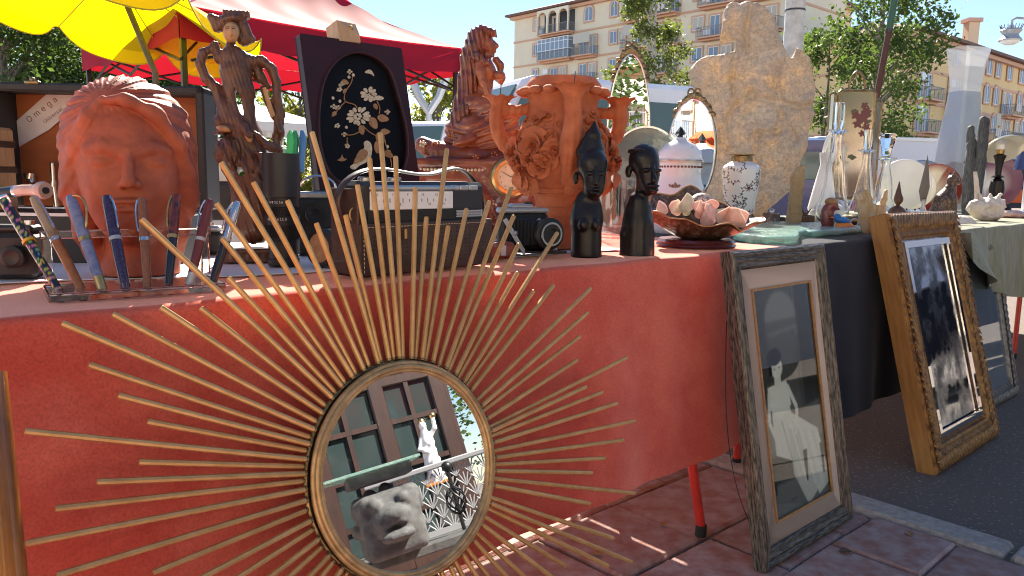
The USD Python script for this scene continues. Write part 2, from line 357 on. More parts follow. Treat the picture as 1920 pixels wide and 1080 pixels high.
M['alabaster'] = usdkit.material(stage, '/World/Looks/alabaster', {
    'tc': ('texture_coordinate', {}), 'n': ('noise_texture', dict(scale=9, detail=5, roughness=.65)), 'n2': ('noise_texture', dict(scale=55, detail=4, roughness=.7, distortion=1.2)),
    'r': ('rgb_ramp', {'ramp': [(.42, (.52, .49, .47)), (.55, (.70, .55, .40)), (.66, (1.0, .68, .30))]}), 'r2': ('rgb_ramp', {'ramp': [(.36, (.32, .31, .30)), (.64, (1, 1, 1))]}), 'mu': ('mix', {'mix_type': 'multiply', 'fac': 1.0}),
    'p': ('principled_bsdf', dict(base_color=(.64, .61, .58), roughness=.6)), 'b': ('bump', dict(strength=.9, distance=.004)), 't': ('translucent_bsdf', {}), 'm': ('mix_closure', {'fac': .58})},
    [('tc.object', 'n.vector'), ('tc.object', 'n2.vector'), ('n.fac', 'r.fac'), ('n2.fac', 'r2.fac'), ('r.color', 'mu.color1'), ('r2.color', 'mu.color2'), ('mu.color', 't.color'), ('n2.fac', 'b.height'), ('b.normal', 'p.normal'), ('b.normal', 't.normal'), ('p.BSDF', 'm.closure1'), ('t.BSDF', 'm.closure2')], surface='m.closure')
mk('calcite', (.66, .52, .32), .6, col2=(.56, .42, .24), scale=40, bump=.6, bscale=70, bdist=.004, transl=.45)
mk('ivory', (.66, .58, .42), .5, col2=(.50, .38, .20), scale=22, transl=.2, tcol=(.8, .5, .2))
mk('driftwood', (.035, .035, .038), .75, col2=(.12, .12, .12), scale=30, stretch=(8, 8, 1), bump=.8, bscale=60, bdist=.004)
mk('shell', (.74, .66, .58), .6, col2=(.62, .50, .42), scale=25, bump=.7, bscale=50, bdist=.005)
mk('bronze', (.065, .03, .017), .36, .2, col2=(.20, .14, .10), scale=90, contrast=(.45, .65), bump=.6, bscale=140, bdist=.002, coat=.2)
mk('lace', (.56, .48, .42), .6, col2=(.10, .05, .03), scale=130, contrast=(.4, .6), bump=.8, bscale=140, bdist=.002)
mk('pink_petal', (.76, .42, .38), .4, col2=(.82, .68, .60), scale=30, coat=.2, transl=.25)
mk('green_petal', (.46, .52, .36), .4, col2=(.70, .62, .54), scale=30, coat=.2, transl=.2)
mk('mahogany', (.09, .02, .018), .28, coat=.5)
mk('frame_wood', (.20, .165, .13), .36, .45, col2=(.035, .028, .024), scale=30, stretch=(1.2, 8, 8), contrast=(.4, .6), bump=.5, bscale=160, bdist=.0015)
mk('frame_wood_v', (.20, .165, .13), .36, .45, col2=(.035, .028, .024), scale=30, stretch=(8, 8, 1.2), contrast=(.4, .6), bump=.5, bscale=160, bdist=.0015)
mk('mat_board', (.62, .46, .36), .85, bump=.1, bscale=300)
mk('gilt', (.34, .17, .05), .38, .35, col2=(.14, .06, .02), scale=45, contrast=(.38, .62), bump=.5, bscale=120, bdist=.002)
mk('gilt_side', (.40, .19, .045), .5, .1, col2=(.28, .12, .03), scale=12, stretch=(8, 8, .8))
mk('antique_silver', (.28, .26, .25), .4, .6, col2=(.10, .09, .085), scale=60, bump=.6, bscale=120, bdist=.002)
mk('amber_wood', (.50, .16, .02), .22, coat=.6, col2=(.06, .02, .01), scale=5, stretch=(1, 1, .5))
mk('yellow_canvas', (.88, .66, .01), .8, transl=.6, tcol=(.95, .74, .0))
mk('yellow_hem', (.40, .30, .02), .8)
mk('red_canvas', (.27, .014, .050), .75, transl=.30, tcol=(.60, .015, .03), spec=.25)
mk('white_canvas', (.80, .80, .82), .8, transl=.3)
mk('white_paint', (.80, .80, .82), .3, coat=.4)
mk('lavender_paint', (.66, .67, .76), .4, coat=.3)
mk('blue_paint', (.02, .035, .14), .25, coat=.8)
mk('tail_red', (.55, .01, .02), .2, coat=.6)
mk('tyre', (.015, .015, .016), .85)
mk('car_glass', (.03, .045, .045), .06, spec=.8)
mk('green_glass', (.10, .145, .13), .05, spec=.6)
mk('cream_wall', (.76, .66, .51), .9, col2=(.71, .61, .47), scale=.5)
mk('peach_wall', (.78, .54, .36), .9, col2=(.72, .50, .33), scale=.5)
mk('orange_wall', (.78, .54, .28), .9, col2=(.74, .5, .25), scale=.5)
mk('salmon_trim', (.62, .36, .25), .85)
mk('roof_tile', (.20, .10, .075), .85, col2=(.13, .08, .07), scale=2, bump=.6, bscale=8, bdist=.1)
mk('window_white', (.74, .75, .78), .5)
mk('window_glass', (.20, .25, .33), .12, spec=.8)
mk('shutter', (.48, .44, .38), .7)
mk('railing', (.22, .22, .23), .5)
mk('awning_green', (.22, .40, .36), .8)
mk('bark', (.26, .23, .20), .9, col2=(.13, .11, .09), scale=6, stretch=(1, 1, .3), bump=.7, bscale=20, bdist=.03)
mk('pale_bark', (.62, .59, .55), .85, col2=(.42, .39, .35), scale=5, bump=.3, bscale=14, bdist=.02)
def leafmat(name, c1, c2, tr):
    mk(name, c1, .55, col2=c2, scale=.9, detail=3, contrast=(.3, .7), transl=.38, tcol=tr, spec=.4)
leafmat('leaf_dark', (.035, .075, .025), (.075, .12, .035), (.12, .24, .03))
leafmat('leaf_poplar', (.075, .105, .035), (.14, .16, .06), (.24, .30, .05))
leafmat('leaf_round', (.045, .085, .03), (.09, .13, .045), (.15, .24, .04))
leafmat('leaf_yellow', (.13, .16, .03), (.22, .24, .05), (.42, .42, .05))
# ================================================================ ground
rng = np.random.default_rng(7)
def quadTN(t0, t1, n0, n1, z): return (np.array([W(t0, n0, z), W(t1, n0, z), W(t1, n1, z), W(t0, n1, z)]), np.array([[0, 1, 2], [0, 2, 3]]))
struct('road', quadTN(-500, 900, -500, 900, -0.012), 'asphalt')
KT = 2.14                                     # where the pavement's kerb begins
struct('pavement_bed', cat(box(1, 1, 1)) if False else mv(box(KT + 12.3, 26, 0.08, b=0), W((KT - 12.3) / 2 - .0, 0, -.055), rz=RZ), 'joint')
pav = thing('pavement', None, None); pav.SetCustomDataByKey('kind', 'structure')
nedge = [-.2, .05, .33, .61, .83, 1.06, 1.35, 1.63, 1.9, 2.18, 2.45]
for k in range(len(nedge) - 1):
    t = -1.6 + (.22 if k % 2 else 0) + rng.uniform(-.05, .05)
    while t < KT - .03:
        L = rng.uniform(.26, .42); t1 = t + L
        if KT - t1 < .16: t1 = KT - .012
        n0, n1 = nedge[k] + .004, nedge[k + 1] - .004; g = .004; j = lambda: rng.uniform(-.007, .007); h = rng.uniform(-.004, .004)
        pts = []
        for a, b in ((t + g, n0), (t1 - g, n0), (t1 - g, n1), (t + g, n1)):
            a, b = a + j(), b + j(); ca, cb = (t + t1) / 2, (n0 + n1) / 2
            pts += [W(a, b, -.02), W(a, b, h - .007), W(a + (ca - a) * .05, b + (cb - b) * .06, h)]
        part('paving_stone', hull(pts), 'paver', pav, smooth=False)
        t = t1
outer = [quadTN(-10, KT, -12, -.2, -.004), quadTN(-10, KT, 2.45, 12.8, -.004), quadTN(-10, -1.75, -.2, 2.45, -.004)]
part('far_paving', cat(outer), 'far_pave', pav, smooth=False)
kerb = thing('kerb', None, None); kerb.SetCustomDataByKey('kind', 'structure')
n = -3.13
while n < 6:
    L = .52 + rng.uniform(-.02, .02); part('kerb_stone', mv(box(.105, L - .016, .16, b=.01), W(KT + .054, n + L / 2, -.074 + rng.uniform(-.002, .003)), rz=RZ), 'kerb', kerb, smooth=False); n += L

# ================================================================ apartment blocks
def PT(px, py, t):
    d = ray(px, py); return EYE + d * ((t - EYE @ TV) / (d @ TV))
def arch(w, h, n=10):
    a = np.linspace(0, np.pi, n); r = w / 2
    return [(-r, 0)] + [(r, 0)] + [(r * math.cos(x), h - r + r * math.sin(x)) for x in a]
def face(poly, y0, y1, x, z): return mv(upright(prism(poly, y1 - y0)), (x, y0, z))
def rect(w, h): return [(-w / 2, 0), (w / 2, 0), (w / 2, h), (-w / 2, h)]
def window(b, x, z, w, h, kind='plain', trim='salmon_trim'):
    o = rect(w, h) if kind != 'arch' else arch(w, h)
    ring = Polygon(o).buffer(.16, join_style=2).difference(Polygon(o))
    part('window_surround', face(ring, -.07, .0, x, z), trim, b, smooth=False)
    inner = Polygon(o).buffer(-.07, join_style=2)
    fr = Polygon(o).difference(inner).union(LineString([(0, 0), (0, h)]).buffer(.035).intersection(Polygon(o)))
    wp = part('window', face(fr, -.05, .0, x, z), 'window_white', b, smooth=False)
    if kind == 'shut': part('shutter', face(Polygon(o).buffer(-.06), -.035, 0, x, z), 'shutter', wp, smooth=False)
    else:
        part('pane', face(Polygon(o).buffer(-.05), -.025, 0, x, z), 'window_glass', wp, smooth=False)
        if kind == 'half': part('shutter', face(rect(w - .14, h * .5), -.04, -.02, x, z + h * .48), 'shutter', wp, smooth=False)
def balcony(b, x, z, w, dp, trim='salmon_trim', glazed=False, doors=2, arcade=False):
    s = part('balcony', cat(mv(box(w, dp, .16, b=.02), (x, -dp / 2, z - .02)), mv(box(w * .92, dp * .6, .2), (x, -dp * .3, z - .2))), trim, b, smooth=False)
    rails = [mv(box(w - .06, .05, .05), (x, -dp + .06, z + 1.0)), mv(box(w - .06, .04, .04), (x, -dp + .06, z + .15))]
    for sx in (-1, 1): rails += [mv(box(.05, dp - .1, .05), (x + sx * (w / 2 - .05), -dp / 2, z + 1.0))]
    for i in range(int(w / .17) + 1): rails.append(mv(box(.025, .025, .95), (x - w / 2 + .05 + i * .17, -dp + .06, z + .53)))
    for i in range(int(dp / .17)):
        for sx in (-1, 1): rails.append(mv(box(.025, .025, .95), (x + sx * (w / 2 - .05), -i * .17 - .1, z + .53)))
    part('railing', cat(rails), 'railing', s, smooth=False)
    if glazed:
        k = max(4, int(w / .75)); g = []
        for i in range(k + 1): g.append(mv(box(.08, .08, 2.4), (x - w / 2 + .06 + i * (w - .12) / k, -dp + .14, z + 1.28)))
        for zz in (.1, 1.1, 2.05, 2.5): g.append(mv(box(w - .08, .07, .07), (x, -dp + .14, z + zz)))
        for sx in (-1, 1):
            for zz in (.1, 1.1, 2.05, 2.5): g.append(mv(box(.07, dp - .15, .07), (x + sx * (w / 2 - .05), -dp / 2, z + zz)))
        part('glazing_frame', cat(g), 'window_white', s, smooth=False)
        part('pane', cat(mv(box(w - .14, .02, 2.3), (x, -dp + .14, z + 1.25)), mv(box(.02, dp - .2, 2.3), (x + w / 2 - .07, -dp / 2, z + 1.25))), 'window_glass', s, smooth=False)
    elif arcade:
        k = 3; aw = w / k
        scr = Polygon([(-w / 2, 0), (w / 2, 0), (w / 2, 2.75), (-w / 2, 2.75)])
        for i in range(k): scr = scr.difference(affinity.translate(Polygon(arch(aw - .28, 2.5)), -w / 2 + aw * (i + .5), 0))
        part('arcade', face(scr, -dp + .2, -dp + .42, x, z + .08), arcade, s, smooth=False)
        part('loggia_opening', face(rect(w - .2, 2.5), -.03, 0, x, z + .1), 'dark_metal', s, smooth=False)
        window(b, x - w * .1, z + .1, 1.0, 2.0)
    else:
        for i in range(doors): window(b, x + (i - (doors - 1) / 2) * 1.45, z + .1, 1.2, 2.15, 'half' if (i + int(z * 7)) % 3 == 0 else 'plain')
_br = np.random.default_rng(77)
def block(name, label, loc, rz, w, dp, floors, fh, wall, cols, group=None, roofs=None, over={}, z0=0):
    b = thing(name, label, 'building', loc, rz, group=group); H = floors * fh + z0
    part('wall', mv(box(w, dp, H), (w / 2, dp / 2, H / 2)), wall, b, smooth=False)
    for k in range(1, floors): part('string_course', mv(box(w + .16, dp + .16, .22), (w / 2, dp / 2, z0 + k * fh - .1)), 'salmon_trim', b, smooth=False)
    e = .9
    rf = part('roof', hull([(-e, -e, H), (w + e, -e, H), (w + e, dp + e, H), (-e, dp + e, H), (-e, -e, H + .25), (w + e, -e, H + .25), (w + e, dp + e, H + .25), (-e, dp + e, H + .25), (dp / 2, dp / 2, H + 2.6), (w - dp / 2, dp / 2, H + 2.6)]), 'roof_tile', b, smooth=False)
    part('cornice', mv(box(w + .9, dp + .9, .35), (w / 2, dp / 2, H - .2)), 'salmon_trim', b, smooth=False)
    for k in range(floors):
        z = z0 + k * fh
        for ci, (x, cw, ty) in enumerate(cols):
            ty = over.get((ci, k), ty)
            if ty == 'w': window(b, x, z + 1.0, cw, 1.35, 'shut' if (k + ci) % 3 == 0 else 'plain')
            elif ty == 'a': window(b, x, z + .9, min(cw, 1.3), 1.7, 'arch')
            elif ty == 'b': balcony(b, x, z, cw, 1.3)
            if ty in 'wb' and _br.uniform() < .3: part('air_conditioner', box(.85, .34, .6, (x + cw / 2 + .55 if ty == 'w' else x - cw / 2 + .6, -.18, z + (.6 if ty == 'w' else 1.9)), .03), 'window_white', b, smooth=False)
            if ty == 'b' and _br.uniform() < .22: part('blind', box(cw * .8, .02, 1.1, (x, -1.30, z + 1.9)), 'awning_green' if _br.uniform() < .5 else 'shutter', b, smooth=False)
            if ty == 'b' and _br.uniform() < .3: part('laundry', cat([box(.4, .03, .7 + .2 * (i % 2), (x - cw * .3 + .5 * i, -1.36, z + .7)) for i in range(3)]), 'ribbon', b, smooth=False)
            elif ty == 'o': balcony(b, x, z, cw, 1.2, doors=1)
            elif ty == 'g': balcony(b, x, z, cw, 1.3, glazed=True)
            elif ty == 'l': balcony(b, x, z, cw, 1.3, arcade=wall)
    return b
TA = 69.7
lc = PT(964, 100, TA); nA = lc @ NV
fx = lambda px, py=100: nA - PT(px, py, TA) @ NV
colsA = [(fx(1005), .9, 'w'), (fx(1048), fx(1076) - fx(1018), 'b'), (fx(1103), fx(1122) - fx(1084), 'b'), (fx(1150), 1.1, 'w'), (fx(1166), 1.0, 'w'), (fx(1205), 4.6, 'b'), (fx(1252), 2.9, 'b'), (fx(1307), 1.3, 'w'), (fx(1350), 4.4, 'b'), (fx(1395), 1.3, 'w'), (fx(1430), 4.2, 'b')]
zE = PT(964, 33, TA)[2]
overA = {(1, 6): 'l', (1, 5): 'g', (2, 6): 'a', (3, 6): 'a', (4, 6): 'a', (5, 6): 'l'}
block('apartment_block', 'cream apartment block with salmon string courses, arched loggia and glazed balcony', W(TA, nA, 0), -47.6, fx(1462), 13, 7, zE / 7, 'cream_wall', colsA, over=overA)
pb = D(1525, 353, 94); nB = pb @ NV; tB0, tB1 = PN(1440, 300, nB) @ TV, PN(1577, 300, nB) @ TV
zB = PN(1560, 2, nB)[2]; wB = tB1 - tB0
def bx(px): return PN(px, 200, nB) @ TV - tB0
block('apartment_block', 'peach apartment tower with corner balconies between the white pole and the dark tree', W(tB0, nB, 0), RZ, wB, 12, 7, zB / 7, 'peach_wall',
      [(bx(1520), bx(1550) - bx(1497), 'b'), (bx(1565), .9, 'w'), (bx(1470), 3, 'b')], over={(0, 6): 'l', (0, 5): 'b', (1, 6): 'a'})
rc = PN
pc = D(1831, 353, 76); nC = pc @ NV
tC = lambda px: PN(px, 250, nC) @ TV
zC = PN(1831, 100, nC)[2]
xC = lambda px: tC(px) - tC(1700)
block('apartment_block', 'low orange apartment block with arched windows at the right under the street lamp', W(tC(1700), nC, 0), RZ - 1.5, xC(1912), 14, 5, zC / 5, 'orange_wall',
      [(xC(1722), 2.6, 'b'), (xC(1775), 3.2, 'b'), (xC(1832), 1.4, 'a'), (xC(1848), 1.2, 'a'), (xC(1868), 3.6, 'b'), (xC(1889), 1.3, 'a'), (xC(1899), 1.3, 'a')], over={(0, 4): 'a', (1, 4): 'a', (2, 2): 'b', (2, 1): 'b', (4, 4): 'a', (5, 2): 'o', (5, 1): 'o'})
b = thing('chimney_stack', 'square peach chimney stack rising behind the dark tree', 'chimney', D(1793, 353, 84))
part('shaft', box(1.1, 1.1, 17.2, (0, 0, 8.6)), 'peach_wall', b, smooth=False); part('cap', box(1.5, 1.5, .4, (0, 0, 17.35)), 'salmon_trim', b, smooth=False)
pd = D(1925, 353, 120); block('apartment_block', 'small white apartment block at the far right behind the orange one', pd + V(-2, 0, -.9), 30, 14, 9, 5, 3.1, 'white_canvas', [(2, 1.3, 'w'), (5.5, 3, 'b')])

# ================================================================ trees
def tree(name, label, px, y, z0, z1, rw, leaf, nl, size, shape='round', bark='bark', seed=0, lean=0.0, group=None, ntw=9):
    r = np.random.default_rng(seed); base = D(px, 353, y); base[2] = -.03
    t = thing(name, label, 'tree', base, group=group)
    hgt = z1 - z0; cl = []
    ncl = max(12, int(nl / 130))
    while len(cl) < ncl:
        h = r.uniform(0, 1); a = r.uniform(0, 6.283)
        env = {'round': math.sqrt(max(0, 1 - (2 * h - 1) ** 2)) ** .8, 'poplar': (min(1, h * 3.2) ** .7) * (1 - .55 * h), 'cone': min(1, h * 5) * (1 - .75 * h) + .1}[shape]
        rr = env * rw * math.sqrt(r.uniform(.12, 1)) * (1 + .35 * math.sin(3 * a + seed) * math.sin(5 * h + seed))
        cl.append((rr * math.cos(a) + lean * h, rr * math.sin(a), z0 + h * hgt))
    cl = np.array(cl)
    tr = [tube(spline([(0, 0, 0), (lean * .2, .05, z0 * .7), (lean * .5 + .1, 0, z0 + hgt * .4), (lean, 0, z1 - hgt * .08)], 12), np.linspace(.05 * rw + .06, .015, 12), 8)]
    for c in cl[r.permutation(ncl)[:ncl // 2]]:
        s = max(z0 * .6, c[2] - (.35 + .25 * r.uniform()) * hgt * .5); m = (V(lean * .3, 0, s) + c) / 2 + r.normal(0, .12, 3) + V(0, 0, -.012)
        tr.append(tube(spline([(lean * max(0, (s - z0) / hgt), 0, s), m, c], 6), np.linspace(.03 + .008 * rw, .008, 6), 5))
    part('trunk', cat(tr), bark, t)
    per = nl // ncl; sp = {'round': .30, 'poplar': .26, 'cone': .3}[shape] * (rw ** .5) * .62
    ctr = np.repeat(cl, per, 0) + r.normal(0, sp, (ncl * per, 3)) * V(1, 1, .85)
    nrm = r.normal(0, 1, ctr.shape) + V(0, 0, .5); nrm /= np.linalg.norm(nrm, axis=1, keepdims=True)
    a = np.cross(nrm, r.normal(0, 1, ctr.shape)); a /= np.linalg.norm(a, axis=1, keepdims=True); bb = np.cross(nrm, a)
    s = (size * r.uniform(.6, 1.25, len(ctr)))[:, None]
    v = np.stack([ctr - a * s, ctr - bb * s * .55, ctr + a * s, ctr + bb * s * .55], 1).reshape(-1, 3); i = np.arange(len(ctr))[:, None] * 4
    part('crown', (v, np.vstack([i + [0, 1, 2], i + [0, 2, 3]])), leaf, t, smooth=False)
    return t
tree('poplar_tree', 'slender loose poplar with pale stems in front of the cream apartment block', 1212, 38, 2.2, 12.5, 2.5, 'leaf_poplar', 9500, .105, 'poplar', 'pale_bark', 3)
tree('poplar_tree', 'small poplar sapling at the left foot of the loose poplar', 1158, 40, 1.6, 5.2, .8, 'leaf_poplar', 1500, .1, 'round', 'pale_bark', 4)
tree('broad_tree', 'dark green broad tree between the peach tower and the orange block', 1625, 31, 2.0, 10.4, 2.55, 'leaf_round', 10500, .10, 'round', 'bark', 8)
tree('broad_tree', 'low side tree reaching left across the peach tower', 1535, 33, 3.2, 7.2, 1.5, 'leaf_round', 3800, .095, 'round', 'bark', 12)
tree('leafy_tree', 'large green tree at the left edge above the open instrument case', 20, 20, .8, 5.4, 2.6, 'leaf_round', 16000, .085, 'round', 'bark', 21)
tree('leafy_tree', 'dark green tree under the left corner of the red gazebo', 235, 24, .6, 5.6, 3.0, 'leaf_dark', 15000, .10, 'round', 'bark', 22)
tree('leafy_tree', 'dark green tree behind the carved lady and the red gazebo', 365, 23, .6, 4.9, 2.2, 'leaf_dark', 11000, .10, 'round', 'bark', 23)
tree('yellow_green_tree', 'yellow green sunlit tree between the carved lady and the black panel', 562, 30, .5, 4.9, 1.6, 'leaf_yellow', 6000, .11, 'round', 'bark', 31)
tree('yellow_green_tree', 'yellow green sunlit tree behind the steel post under the gazebo', 815, 31, .5, 5.2, 1.7, 'leaf_yellow', 6500, .11, 'round', 'bark', 32)

# ================================================================ poles and lamps
p = D(1470, 353, 14); p[2] = -.02
t = thing('utility_pole', 'thick white concrete pole with a dark band right of the pale stone carving', 'pole', p)
part('shaft', lathe([(0, 0), (.20, 0), (.165, 3.9), (0, 3.9)], 24), 'pale_bark', t); part('band', lathe([(.167, 3.9), (.175, 3.9), (.172, 3.93), (.165, 3.93)], 24), 'dark_metal', t)
part('upper_shaft', lathe([(0, 3.93), (.168, 3.93), (.14, 7), (0, 7)], 24), 'pale_bark', t)
p = D(401, 353, 15); p[2] = -.02
single('plane_trunk', tube([(0, 0, 0), (.02, 0, 1.5), (.05, 0, 3.2)], [.1, .085, .07], 10), 'pale_bark', 'pale grey trunk rising left of the carved wooden lady', 'tree trunk', loc=p)
p = D(527, 353, 19); p[2] = -.02
single('lamp_column', tube([(0, 0, 0), (0, 0, 5)], [.09, .09], 10), 'white_canvas', 'pale grey column right of the carved lady under the gazebo', 'column', loc=p)
p = D(804, 353, 16); p[2] = -.02
t = thing('steel_post', 'grey steel post with forked arms under the red gazebo', 'post', p)
part('shaft', tube([(0, 0, 0), (0, 0, 2.35)], .06, 10), 'silver_paint', t)
for s in (-1, 1): part('arm', tube([(0, 0, 2.25), (s * .2, 0, 2.55), (s * .36, 0, 2.95)], [.07, .075, .08], 8), 'silver_paint', t)
y0 = 4.25; a0, a1, a2 = D(1676, 0, y0), D(1667, 57, y0), D(1641, 190, y0); dd = (a2 - a0) / (a0[2] - a2[2])
t = thing('parasol_pole', 'leaning round parasol pole, green above and rusty brown below', 'pole', a1)
top = a0 - dd * .8; foot = a2 + dd * (a2[2] + .1)
part('upper_tube', bar(top - a1, V(0, 0, 0), .0175, 14), mk('pole_green', (.03, .10, .06), .4), t); part('lower_tube', bar(V(0, 0, 0), foot - a1, .016, 14), mk('pole_rust', (.10, .03, .02), .6, col2=(.06, .02, .015)), t)
part('collar', bar(-dd * .008, dd * .008, .02, 14), 'dark_metal', t)
p = D(1895, 66, 18)
t = thing('street_lamp', 'hanging grey bell street lamp with spikes at the top right', 'street lamp', p)
part('lamp_shade', lathe([(0, .22), (.05, .22), (.06, .15), (.20, .13), (.22, .10), (.16, .02), (.17, -.03), (.235, -.10), (.235, -.125), (.2, -.11), (0, -.02)], 28), 'silver_paint', t)
part('diffuser', lathe([(.2, -.115), (.17, -.17), (.1, -.205), (0, -.215)], 24), 'radio_dial', t)
part('spike', cat([bar((.19 * math.cos(a), .19 * math.sin(a), .12), (.23 * math.cos(a), .23 * math.sin(a), .22), .008, 4) for a in np.linspace(0, 6.283, 18, endpoint=False)]), 'dark_metal', t)
part('bracket_arm', tube(spline([(0, 0, .2), (0, 0, .32), (-.25, 0, .30), (.3, 0, .36), (1.6, .1, .46)][0:2] + [(.3, 0, .36), (1.6, .1, .46)], 14), .025, 8), 'silver_paint', t)
part('lamp_post', tube([(1.6, .1, .55), (1.6, .1, -p[2] - .1)], [.05, .09], 10), 'silver_paint', t)

# ================================================================ canopies
A, Lg, ez = W(*TN(V(-2.81, 6.69, 0)), 0), 3.0, 2.32
t = thing('gazebo', 'red pop up gazebo with sloping roof and black folding frame', 'gazebo', A, RZ)
apex = V(1.5, 1.5, 3.42); cs = [V(0, 0, ez), V(Lg, 0, ez), V(Lg, Lg, ez), V(0, Lg, ez)]
def roofside(a, b, seed):
    def fn(u, v):
        e = a + (b - a) * u[:, None]; sag = np.sin(np.pi * u) * (1 - v) * -.035
        q = e * (1 - v[:, None]) + apex * v[:, None]; q = q + 0; w = .012 * np.sin(38 * (u - .5) * (1 - v) + 9 * v + 3 * np.sin(6 * v + seed)) * np.exp(-((v - .45) / .35) ** 2)
        q[:, 2] += sag + w - .16 * np.sin(np.pi * v); return q.T
    return grid(fn, 70, 40)
for k in range(4): part('roof_panel', roofside(cs[k], cs[(k + 1) % 4], k), 'red_canvas', t, smooth=True)
for k in range(4):
    a, b2 = cs[k], cs[(k + 1) % 4]
    def fn(u, v):
        q = a + (b2 - a) * u[:, None]; q[:, 2] += -.035 * np.sin(np.pi * u) - v * (.27 + .012 * np.sin(25 * u)); o = np.cross((b2 - a) / 3, V(0, 0, 1)); q = q + o * (.012 + .012 * np.sin(18 * u)[:, None] * v[:, None]); return q.T
    part('valance', grid(fn, 50, 4), 'red_canvas', t, smooth=True)
for c in cs: part('leg', box(.045, .045, 2.4, (c[0] + (.04 if c[0] == 0 else -.04), c[1] + (.04 if c[1] == 0 else -.04), 1.1)), 'black_metal', t, smooth=False)
for k in range(4):
    a, b2 = cs[k] - V(0, 0, .08), cs[(k + 1) % 4] - V(0, 0, .08); ins = V(1.5, 1.5, 0) * .03; lo_ = V(0, 0, -.42); c_ = V(1.5, 1.5, ez)
    f_ = lambda s, d: a + (b2 - a) * s + (c_ - a - (b2 - a) * s) * V(.03, .03, 0) + V(0, 0, d)
    for s0, s1 in ((.02, .5), (.5, .98)):
        part('truss_bar', bar(f_(s0, 0), f_(s1, -.36), .014, 6), 'black_metal', t); part('truss_bar', bar(f_(s0, -.36), f_(s1, 0), .014, 6), 'black_metal', t)
for c in cs: part('roof_strut', bar(c - V(0, 0, .05), apex - V(0, 0, .45), .014, 6), 'black_metal', t); part('roof_strut', bar(c - V(0, 0, .45), (c + apex) / 2 - V(0, 0, .35), .012, 6), 'black_metal', t)

Yc = 6.3; c0 = D(212, 0, Yc)
t = thing('parasol', 'large yellow octagonal parasol with scalloped hem at the top left', 'parasol', (c0[0], c0[1], 0), 0)
R_, zr, za, tw = 1.09, 2.15, 2.50, -.14; npan = 8; tl = -.15
def rim(a, r=R_): return V(r * math.cos(a), r * math.sin(a), zr + tl * r * math.cos(a) + tw * r * math.sin(a))
for k in range(npan):
    a0, a1 = 2 * np.pi * (k + .12) / npan, 2 * np.pi * (k + 1.12) / npan
    def fn(u, v):
        e0, e1 = rim(a0), rim(a1); q = (e0 + (e1 - e0) * u[:, None]) * v[:, None]; q[:, 2] = za - (za - zr) * (v ** 1.25) + tl * q[:, 0] + tw * q[:, 1] - .05 * np.sin(np.pi * u) * v; return q.T
    part('canopy_panel', grid(fn, 14, 14), 'yellow_canvas', t, smooth=True)
    def fv(u, v):
        e0, e1 = rim(a0), rim(a1); q = (e0 + (e1 - e0) * u[:, None]) * (1 + .03 * v[:, None]); q[:, 2] += -.05 * np.sin(np.pi * u) - v * (.03 + .15 * (1 - np.abs(2 * u - 1) ** 4)); return q.T
    part('valance', grid(fv, 18, 5), 'yellow_canvas', t, smooth=True)
    us = np.linspace(0, 1, 18); part('hem', tube(np.stack(fv(us, np.ones(18)), 1), .006, 5), 'yellow_hem', t)
    part('rib', bar((0, 0, za - .02), rim(a0) - V(0, 0, .006), .006, 6), 'yellow_hem', t)
mx_ = D(291, 120, Yc)
part('pole', tube([(mx_[0] - c0[0], 0, 0), (mx_[0] - c0[0], 0, 1.7), (0, 0, za)], .024, 12), 'dark_metal', t)
p = D(470, 250, 21)
t = thing('gazebo', 'small white gazebo in the distance behind the carved lady', 'gazebo', (p[0], p[1], 0), RZ)
h = 1.55
part('roof', hull([(-h, -h, 2.25), (h, -h, 2.25), (h, h, 2.25), (-h, h, 2.25), (0, 0, 2.85)]), 'white_canvas', t, smooth=False)
part('valance', cat([box(2 * h, .02, .22, (0, s * h, 2.13)) for s in (-1, 1)] + [box(.02, 2 * h, .22, (s * h, 0, 2.13)) for s in (-1, 1)]), 'white_canvas', t, smooth=False)
for sx in (-1, 1):
    for sy in (-1, 1): part('leg', box(.05, .05, 2.1, (sx * h * .97, sy * h * .97, 1.05)), 'silver_paint', t, smooth=False)
for i, (px, c, w_, lab) in enumerate(((545, (.05, .38, .10), .17, 'green'), (566, (.04, .13, .30), .10, 'blue'), (553, (.03, .25, .12), .09, 'dark green'))):
    p = D(px, 245, 15.5); mk(f'cloth_{lab.replace(" ", "_")}', c, .7)
    single('hanging_garment', tube(spline([(0, 0, 0), (.02, 0, -.25), (-.02, .02, -.55), (0, 0, -.8)], 9), [.06, w_, w_ * 1.1, w_, w_ * .95, w_, w_ * .9, w_ * .9, w_ * .7], 9, flat=.55), f'cloth_{lab.replace(" ", "_")}', f'{lab} garment hanging under the far white gazebo', 'garment', loc=p)
p = D(594, 300, 11.0)
fl = [tube(spline([(0, 0, .75), (.03, 0, .4), (-.02, 0, 0), (.02, 0, -.7), (0, 0, -1.0)], 9), [.05, .11, .12, .13, .12, .12, .13, .12, .1], 9, flat=.5)]
single('hanging_garment', fl[0], mk('floral_cloth', (.03, .03, .06), .7, col2=(.35, .30, .30), scale=14, contrast=(.52, .6)), 'dark floral garment hanging beside the black inlaid panel', 'garment', loc=p)

